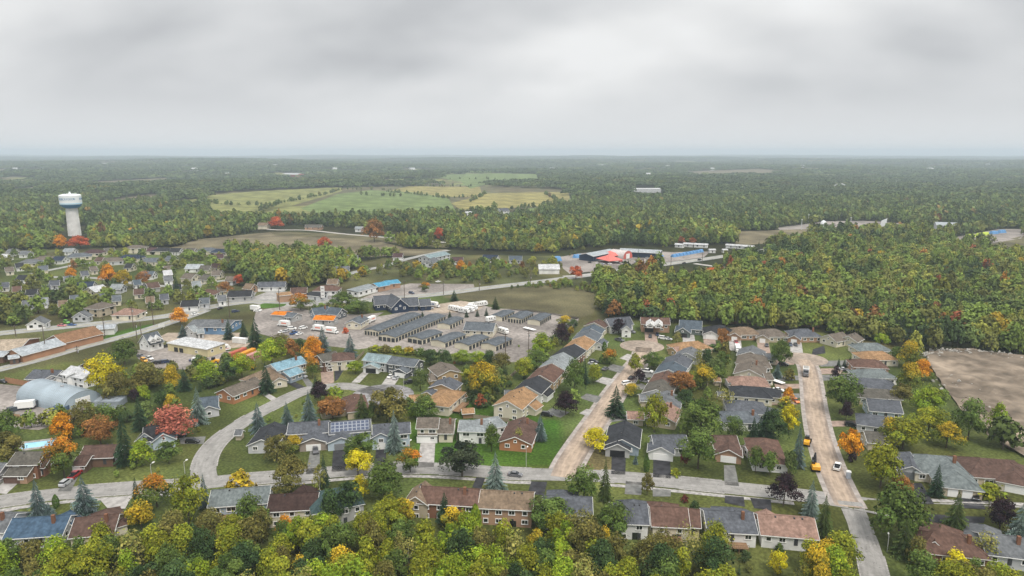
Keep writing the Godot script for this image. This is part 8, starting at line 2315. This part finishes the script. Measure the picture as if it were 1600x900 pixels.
func crown_mesh(shape: int, pal: String, count: int, size: float) -> Mesh:   # one unit high and wide, standing on y = 0
	var key := "crown %d %s %d" % [shape, pal, count]
	if shared.has(key): return shared[key]
	var r := RandomNumberGenerator.new()
	r.seed = 100 + shape * 17
	var g := Geo.new()
	var tones: Array = PALETTES[pal]
	var lobes := []
	var n := 9 + shape % 4 * 2
	for i in n:
		var t := TAU * i * 0.382 + r.randf() * 0.8
		var y := 0.16 + 0.64 * (i + r.randf()) / n
		var reach: float = [0.30, 0.27, 0.33, 0.24][shape % 4] * sin(PI * clampf(y * 0.9 + [0.12, 0.3, 0.02, 0.2][(shape / 2) % 4], 0, 1)) + r.randf_range(-0.09, 0.10)
		var rad := r.randf_range(0.11, 0.24)
		if i == n - 1: reach = 0.05
		lobes.append([Vector3(cos(t) * reach, y, sin(t) * reach), rad, r.randf_range(0.72, 1.32), r.randf()])
	lobes.append([Vector3(0, 0.48, 0), 0.2, 0.85, 0.5])
	for i in count:
		var l: Array = lobes[r.randi() % lobes.size()]
		var d := Vector3(r.randfn(), r.randfn(), r.randfn()).normalized()
		if d.y < -0.5: d.y = -d.y * 0.5
		var p: Vector3 = l[0] + d * l[1] * (lerpf(0.70, 1.10, sqrt(r.randf())) if r.randf() > 0.12 else r.randf_range(1.1, 1.5)) * Vector3(1, 0.9, 1)
		if p.y < 0.02: continue
		var mix: float = clampf(l[3] * 0.5 + r.randf() * 0.5, 0, 0.999)
		if tones.size() > 3:   # turning trees: the later tones take over towards the top
			mix = clampf(p.y * 0.85 + (l[3] - 0.5) * 0.5 + r.randf_range(-0.16, 0.16), 0, 0.999)
		var c: Color = tones[int(mix * tones.size())]
		var k: float = l[2] * r.randf_range(0.62, 1.42)
		if pal == "tint": k = lerpf(1.0, l[2], 0.7) * r.randf_range(0.82, 1.18)
		g.col = Color(c.r * k, c.g * k, c.b * k)
		leaf(g, p, p - Vector3(0, 0.35, 0) + d * 0.4, size * (0.55 + 1.1 * pow(r.randf(), 1.6)), r)
	shared[key] = g.mesh(true)
	return shared[key]

func conifer_mesh(shape: int, pal: String, rows: int, arms: int) -> Mesh:   # drooping whorls of fronds, one unit high and wide
	var key := "conifer %d %s %d" % [shape, pal, rows]
	if shared.has(key): return shared[key]
	var r := RandomNumberGenerator.new()
	r.seed = 400 + shape
	var g := Geo.new()
	var tones: Array = PALETTES[pal]
	for i in rows:
		var f := float(i) / rows
		var y := 0.06 + 0.90 * f
		var reach := 0.5 * pow(1.0 - f, 0.85) + 0.015
		var m := maxi(5, int(arms * (1.0 - f * 0.6)))
		for j in m:
			var t := TAU * (j + r.randf_range(-0.4, 0.4)) / m + i * 0.7
			var d := Vector3(cos(t), 0, sin(t))
			var L := reach * r.randf_range(0.62, 1.16)
			var side := d.cross(Vector3.UP)
			var droop := r.randf_range(0.02, 0.06)
			var a := Vector3(0, y + 0.03, 0)
			var e := Vector3(0, y - droop, 0) + d * L
			var c: Color = tones[r.randi() % tones.size()]
			var k := r.randf_range(0.6, 1.35)
			for q in 4:   # sprays along the bough, alternating sides, larger in the middle
				var u := 0.30 + 0.2 * q
				var p := a.lerp(e, u)
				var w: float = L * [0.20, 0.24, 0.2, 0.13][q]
				var kk := k * lerpf(0.7, 1.25, u)  # darker by the trunk, lighter at the tips: shade between boughs put into colour
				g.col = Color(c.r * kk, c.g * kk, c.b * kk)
				for s in [-1.0, 1.0]:
					var tip: Vector3 = p + side * s * w + d * w * 0.8 + Vector3.DOWN * (0.012 + droop * 0.3)
					g.face([p - d * w * 0.35, tip, p + d * w * 0.75 + Vector3.UP * 0.006], Vector3.UP + d * 0.5)
			g.face([a + d * L * 0.1 + side * L * 0.06, e, a + d * L * 0.1 - side * L * 0.06], Vector3.UP + d)
	g.col = Color(tones[0].r, tones[0].g, tones[0].b)
	g.bar(Vector3(0, 0.9, 0), Vector3(0, 1.0, 0), 0.02, 0.004, 5)
	shared[key] = g.mesh(true)
	return shared[key]

func column_mesh(pal: String) -> Mesh:   # a clipped cedar
	var key := "column " + pal
	if shared.has(key): return shared[key]
	var r := RandomNumberGenerator.new()
	r.seed = 77
	var g := Geo.new()
	var tones: Array = PALETTES[pal]
	for i in 700:
		var y := r.randf()
		var rad := 0.5 * pow(sin(PI * clampf(y * 0.86 + 0.14, 0, 1)), 0.6) * r.randf_range(0.75, 1.05)
		var t := r.randf() * TAU
		var c: Color = tones[r.randi() % tones.size()]
		var k := r.randf_range(0.75, 1.2)
		g.col = Color(c.r * k, c.g * k, c.b * k)
		leaf(g, Vector3(cos(t) * rad, y, sin(t) * rad), Vector3(cos(t), 0.5, sin(t)), 0.075, r)
	shared[key] = g.mesh(true)
	return shared[key]

func trunk_mesh(shape: int) -> Mesh:   # one unit high, limbs spreading into the crown
	var key := "trunk %d" % (shape % 3)
	if shared.has(key): return shared[key]
	var r := RandomNumberGenerator.new()
	r.seed = 40 + shape % 3
	var g := Geo.new()
	var bend := Vector3(r.randf_range(-0.02, 0.02), 0.5, r.randf_range(-0.02, 0.02))
	g.bar(Vector3(0, -0.03, 0), bend, 0.022, 0.014, 7)
	g.bar(bend, Vector3(bend.x * 2, 0.85, bend.z * 2), 0.014, 0.004, 5)
	for i in 6:
		var t := TAU * i / 6.0 + r.randf()
		var y := r.randf_range(0.24, 0.5)
		g.bar(Vector3(bend.x * y * 2, y, bend.z * y * 2), Vector3(cos(t) * r.randf_range(0.16, 0.26), y + r.randf_range(0.14, 0.3), sin(t) * r.randf_range(0.16, 0.26)), 0.010, 0.003, 5)
	shared[key] = g.mesh()
	return shared[key]

func tree(kind: String, pal: String, x: float, z: float, h: float, w: float, label: String, group := "") -> void:
	var seed_of := absi(hash(Vector2(x, z)))
	var turn := (seed_of % 628) / 100.0
	var s := seed_of % 8
	match kind:
		"b":
			var o := thing("tree", at(x, z), turn, label, "tree", group)
			part(o, "trunk", trunk_mesh(s), wall_mat("birch_bark" if pal == "thin" else "bark"), Vector3.ZERO, Basis.from_scale(Vector3(w * 1.1, h * 0.95, w * 1.1)))
			part(o, "crown", crown_mesh(s, pal, 900 if pal == "thin" else (2600 if w < 8.0 else 4600), 0.030 if w < 8.0 else 0.0225), leaf_mat(), Vector3(0, h * 0.12, 0), Basis.from_scale(Vector3(w * 1.06, h * 0.92, w * 1.06)))
		"c":
			var o := thing("spruce_tree", at(x, z), turn, label, "spruce tree", group)
			part(o, "trunk", trunk_mesh(0), wall_mat("bark"), Vector3.ZERO, Basis.from_scale(Vector3(w * 0.3, h * 0.9, w * 0.3)))
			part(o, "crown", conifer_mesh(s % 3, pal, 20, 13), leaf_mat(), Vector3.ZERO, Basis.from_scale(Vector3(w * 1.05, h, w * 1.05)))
		"k":
			var o := thing("cedar_tree", at(x, z), turn, label, "cedar tree", group)
			part(o, "crown", column_mesh(pal), leaf_mat(), Vector3.ZERO, Basis.from_scale(Vector3(w, h, w)))
		"s":
			var o := thing("shrub", at(x, z), turn, label, "shrub", group)
			part(o, "foliage", crown_mesh(s, pal, 520, 0.062), leaf_mat(), Vector3(0, -h * 0.12, 0), Basis.from_scale(Vector3(w * 1.1, h * 1.12, w * 1.1)))

func build_trees() -> void:
	for t in TREES: tree(t[0], t[1], t[2], t[3], t[4], t[5], t[6], t[7] if t.size() > 7 else "")
	# the mixed wood along the near edge: every tree of it stands alone
	var r := RandomNumberGenerator.new()
	r.seed = 5
	var names := {"yellowgreen": "yellow-green tree", "gold": "golden yellow tree", "olive": "olive green tree", "green": "green tree", "dark": "dark green tree", "rust": "rusty brown tree", "orange": "orange tree", "turning": "half-turned tree", "turning_gold": "golden-topped tree", "yellow": "bright yellow tree", "thin": "thin pale birch", "lime": "bright lime tree"}
	var z := -171.0
	while z < -126.0:
		var x := z * 0.82
		while x < -z * 0.82:
			var q := Vector2(x + r.randf_range(-2.0, 2.0), z + r.randf_range(-1.6, 1.6))
			x += r.randf_range(4.8, 7.4)
			if q.y < near_edge(q.x) or blocked(q, 1.0): continue
			var pal: String = ["yellowgreen", "yellowgreen", "yellowgreen", "olive", "olive", "green", "green", "green", "lime", "lime", "dark", "dark", "yellowgreen", "olive", "thin", "yellowgreen", "thin", "turning_gold", "lime"][mini(int(pow(r.randf(), 1.1) * 19), 18)]
			var h := r.randf_range(7.0, 13.5)
			tree("b", pal, q.x, q.y, h, clampf(h * r.randf_range(0.5, 0.9), 4.5, 9.5), wood_label(names[pal], h, q), "trees of the near wood")
		z += 5.2

func wood_label(what: String, h: float, q: Vector2) -> String:
	var row := "front" if q.y > -146 else ("middle" if q.y > near_edge(q.x) + 9.0 else "back")
	var size := "tall " if h > 11.3 else ("small " if h < 8.8 else "")
	var below: String = LANDMARKS[-1][1]
	for l in LANDMARKS:
		if q.x < l[0]:
			below = l[1]
			break
	return "%s%s, %s row of the near wood, below %s" % [size, what, row, below]

func near_edge(x: float) -> float:   # how far back (z) the near wood reaches
	var e := NEAR_EDGE
	for i in range(0, e.size() - 2, 2):
		if x <= e[i + 2]:
			return lerpf(e[i + 1], e[i + 3], clampf((x - e[i]) / (e[i + 2] - e[i]), 0, 1))
	return e[-1]

# ---- woods -------------------------------------------------------------------------------------------------------------------

var taken := {}   # 3 m cells that hold a building, a road or a vehicle

func mark(p: Vector2, r: float) -> void:
	for i in range(int(floor((p.x - r) / 3)), int(floor((p.x + r) / 3)) + 1):
		for j in range(int(floor((p.y - r) / 3)), int(floor((p.y + r) / 3)) + 1):
			taken[Vector2i(i, j)] = true

func blocked(p: Vector2, _r := 0.0) -> bool:
	if taken.is_empty():
		for h in HOUSES:
			for m in h[4]:
				var a := Vector2(m[0], m[1])
				var b := Vector2(m[2], m[3])
				var n := int(a.distance_to(b) / 3) + 1
				for i in n + 1: mark(a.lerp(b, float(i) / n), m[4] / 2 + (2.0 if m[7] != "h" else 4.0))
		for r in ROADS:
			for q in smooth(r[4]): mark(q, r[2] / 2 + 2.0)
		for s in STORAGE + CONTAINERS + TARPS + CANOPIES:
			var a := Vector2(s[1][0], s[1][1])
			var b := Vector2(s[1][2], s[1][3])
			var n := int(a.distance_to(b) / 3) + 1
			for i in n + 1: mark(a.lerp(b, float(i) / n), 6.0)
		for v in VEHICLES: mark(Vector2(v[2], v[3]), 4.0)
		for d in DRIVES:
			var q := flat_poly(d[3])
			for i in q.size():
				var e := q[(i + 1) % q.size()]
				for k in 6: mark(q[i].lerp(e, k / 6.0), 1.5)
	return taken.has(Vector2i(int(floor(p.x / 3)), int(floor(p.y / 3))))

func scatter(called: String, m: Mesh, spots: Array, parent: Node) -> void:   # spots: [Transform3D, Color]
	if spots.is_empty(): return
	var mm := MultiMesh.new()
	mm.transform_format = MultiMesh.TRANSFORM_3D
	mm.use_colors = true
	mm.mesh = m
	mm.instance_count = spots.size()
	for i in spots.size():
		mm.set_instance_transform(i, spots[i][0])
		mm.set_instance_color(i, spots[i][1])
	var o := MultiMeshInstance3D.new()
	o.name = called
	o.multimesh = mm
	parent.add_child(o, true)
	o.set_meta("kind", "stuff")

func stand(count: int, size: float, shape: int, conifer: bool) -> Mesh:   # crown and trunk as two surfaces, tinted copy by copy
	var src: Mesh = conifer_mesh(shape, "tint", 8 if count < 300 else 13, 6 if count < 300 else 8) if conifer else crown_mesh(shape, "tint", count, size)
	var m := ArrayMesh.new()
	m.add_surface_from_arrays(Mesh.PRIMITIVE_TRIANGLES, src.surface_get_arrays(0))
	m.surface_set_material(0, leaf_mat())
	m.add_surface_from_arrays(Mesh.PRIMITIVE_TRIANGLES, trunk_mesh(shape).surface_get_arrays(0))
	m.surface_set_material(1, wall_mat("bark"))
	return m

func tone(p: Vector2, f: FastNoiseLite, r: RandomNumberGenerator, warm: float) -> Array:   # [colour, conifer?]
	var n := f.get_noise_2dv(p) + r.randfn(0, 0.13)
	var stand := f.get_noise_2d(p.x * 2.3 + 4000, p.y * 2.3)
	var c: Color
	var u := r.randf()
	if u < 0.014 + warm * 0.012 + maxf(0.0, stand - 0.3) * 0.5: c = [COLORS.leaf_rust, COLORS.leaf_orange, COLORS.leaf_gold, COLORS.leaf_gold, COLORS.leaf_red][mini(int(r.randf() * 4.4), 4)]
	elif n > 0.16 - warm * 0.30: c = [COLORS.leaf_yellowgreen, COLORS.leaf_olive, COLORS.leaf_lime, COLORS.leaf_lime][r.randi() % 4]
	elif n > -0.14 - warm * 0.2: c = [COLORS.leaf_green, COLORS.leaf_olive, COLORS.leaf_lime, COLORS.leaf_green][r.randi() % 4]
	elif n > -0.32: c = [COLORS.leaf_green, COLORS.leaf_dark, COLORS.leaf_olive][r.randi() % 3]
	elif u < 0.6: return [COLORS.leaf_pine, true]
	else: c = COLORS.leaf_dark
	var k := r.randf_range(0.7, 1.3)
	if p.y < -640.0: c = c.lerp(Color(0.095, 0.135, 0.05), clampf((-640.0 - p.y) / 900.0, 0.0, 0.6))   # beyond the near woods tones are drawn towards one green with distance
	return [Color(c.r * k, c.g * k, c.b * k), false]

func build_woods() -> void:
	var f := FastNoiseLite.new()
	f.seed = 12
	f.frequency = 0.006
	f.fractal_octaves = 4
	var open := []
	for a in OPEN:
		var p := flat_poly(a)
		var b := Rect2(p[0], Vector2.ZERO)
		for q in p: b = b.expand(q)
		open.append([p, b])
	var r := RandomNumberGenerator.new()
	r.seed = 31
	blocked(Vector2.ZERO)
	var woods := Node3D.new()
	woods.name = "distant_forest"
	add_child(woods, true)
	tag(woods, "mixed autumn forest stretching from the edge of town to the horizon", "", "", "stuff")
	var near := [[], [], [], []]
	var mid := [[], [], []]
	var far := [[], [], []]
	# single trees out to 1500 m
	var z := -190.0
	while z > -1500.0:
		var step := 7.2 if z > -620 else (8.2 if z > -900 else 9.8)
		var x := z * 0.86 - 20
		while x < -z * 0.86 + 20:
			var q := Vector2(x + r.randf_range(-0.45, 0.45) * step, z + r.randf_range(-0.45, 0.45) * step)
			x += step
			if is_open(q, open) or taken.has(Vector2i(int(floor(q.x / 3)), int(floor(q.y / 3)))): continue
			var warm := 1.0 if q.x > 0 and q.y > -640 else (0.45 if q.y > -900 else 0.15)
			var t := tone(q, f, r, warm)
			var h := r.randf_range(10.0, 16.0) * (1.0 + 0.28 * f.get_noise_2d(q.x * 1.5 + 70, q.y * 1.5)) * (1.3 if r.randf() < 0.06 else 1.0)
			var w := r.randf_range(6.0, 14.0) * (0.55 if t[1] else 1.0)
			if t[1]: h *= 1.12
			var spot := [Transform3D(Basis.from_euler(Vector3(0, r.randf() * TAU, 0)) * Basis.from_scale(Vector3(w, h, w)), at(q.x, q.y)), t[0]]
			if q.y > -760: near[3 if t[1] else r.randi() % 3].append(spot)
			else: mid[2 if t[1] else r.randi() % 2].append(spot)
		z -= step * 0.92
	# street and garden trees of the far parts of town
	for a in TOWN_TREES:
		var p := flat_poly(a[2])
		var b := Rect2(p[0], Vector2.ZERO)
		for q in p: b = b.expand(q)
		for i in a[0]:
			var q := Vector2(r.randf_range(b.position.x, b.end.x), r.randf_range(b.position.y, b.end.y))
			if not inside(q, p) or taken.has(Vector2i(int(floor(q.x / 3)), int(floor(q.y / 3)))): continue
			var t := tone(q, f, r, 0.6)
			var h: float = r.randf_range(0.55, 1.25) * a[1]
			var w: float = h * r.randf_range(0.7, 1.05) * (0.5 if t[1] else 1.0)
			near[3 if t[1] else r.randi() % 3].append([Transform3D(Basis.from_euler(Vector3(0, r.randf() * TAU, 0)) * Basis.from_scale(Vector3(w, h, w)), at(q.x, q.y)), t[0]])
	# hedgerows between the far fields
	for a in HEDGEROWS:
		var p := flat_poly(a[1])
		for i in p.size() - 1:
			var n := int(p[i].distance_to(p[i + 1]) / a[0])
			for k in n:
				if r.randf() < 0.25: continue
				var q := p[i].lerp(p[i + 1], (k + r.randf()) / n) + Vector2(r.randfn(0, 2), r.randfn(0, 2))
				var t := tone(q, f, r, 0.2)
				var h := r.randf_range(3.0, 11.0)
				mid[2 if t[1] else r.randi() % 2].append([Transform3D(Basis.from_euler(Vector3(0, r.randf() * TAU, 0)) * Basis.from_scale(Vector3(h * 0.8, h, h * 0.8)), at(q.x, q.y)), t[0]])
	# beyond that, clumps of crowns
	z = -1480.0
	while z > -15500.0:
		var step := 34.0 if z > -2800 else (70.0 if z > -6500 else 130.0)
		var x := z * 0.84 - 100
		while x < -z * 0.84 + 100:
			var q := Vector2(x + r.randf_range(-0.3, 0.3) * step, z + r.randf_range(-0.3, 0.3) * step)
			x += step
			if is_open(q, open): continue
			if z < -1900 and farmland(q.x, q.y) > 0.0 and r.randf() > 0.06: continue   # clearings and far farmland
			var t := tone(q, f, r, 0.1)
			var c: Color = t[0] if not t[1] else COLORS.leaf_dark
			if r.randf() < 0.7: c = c.lerp(COLORS.leaf_dark, 0.6)
			var k := r.randf_range(0.8, 1.15)
			far[0 if step < 50 else (1 if step < 100 else 2)].append([Transform3D(Basis.from_euler(Vector3(0, r.randf() * TAU, 0)) * Basis.from_scale(Vector3(k, k, k)), at(q.x, q.y)), c])
		z -= step * 0.95
	for i in 3: scatter("broadleaf_trees", stand(420, 0.066, i, false), near[i], woods)
	scatter("spruce_trees", stand(420, 0.06, 1, true), near[3], woods)
	for i in 2: scatter("broadleaf_trees", stand(130, 0.12, i + 3, false), mid[i], woods)
	scatter("spruce_trees", stand(100, 0.1, 2, true), mid[2], woods)
	for i in 3: scatter("tree_clumps", clump(i, [42.0, 86.0, 158.0][i]), far[i], woods)

func is_open(q: Vector2, open: Array) -> bool:
	for o in open:
		if o[1].has_point(q) and inside(q, o[0]): return true
	return false

func clump(shape: int, side: float) -> Mesh:   # a square of wood, crowns up to 15 m
	var g := Geo.new()
	var r := RandomNumberGenerator.new()
	r.seed = 900 + shape
	for i in [16, 26, 34][shape]:
		var p := Vector3(r.randf_range(-0.5, 0.5), 0, r.randf_range(-0.5, 0.5)) * side
		var h := r.randf_range(8.0, 15.0)
		var w: float = side * r.randf_range(0.09, 0.15) * [1.0, 0.8, 0.7][shape]
		var k := r.randf_range(0.65, 1.35)
		for j in 26:
			var d := Vector3(r.randfn(), r.randfn(), r.randfn()).normalized()
			d.y = absf(d.y) if d.y > -0.4 else -d.y
			var kk := k * r.randf_range(0.75, 1.2)
			g.col = Color(kk, kk, kk)
			var c := p + Vector3(d.x * w, h * (0.5 + 0.5 * d.y), d.z * w)
			var s := Vector3(w * 0.5, h * 0.18, w * 0.5)
			var x := Vector3(r.randf_range(-1, 1), r.randf_range(-0.5, 0.5), r.randf_range(-1, 1)).normalized()
			var y := d.cross(x).normalized()
			g.face([c - x * s, c - y * s, c + x * s, c + y * s], d)
	var m := g.mesh(true)
	m.surface_set_material(0, leaf_mat())
	return m
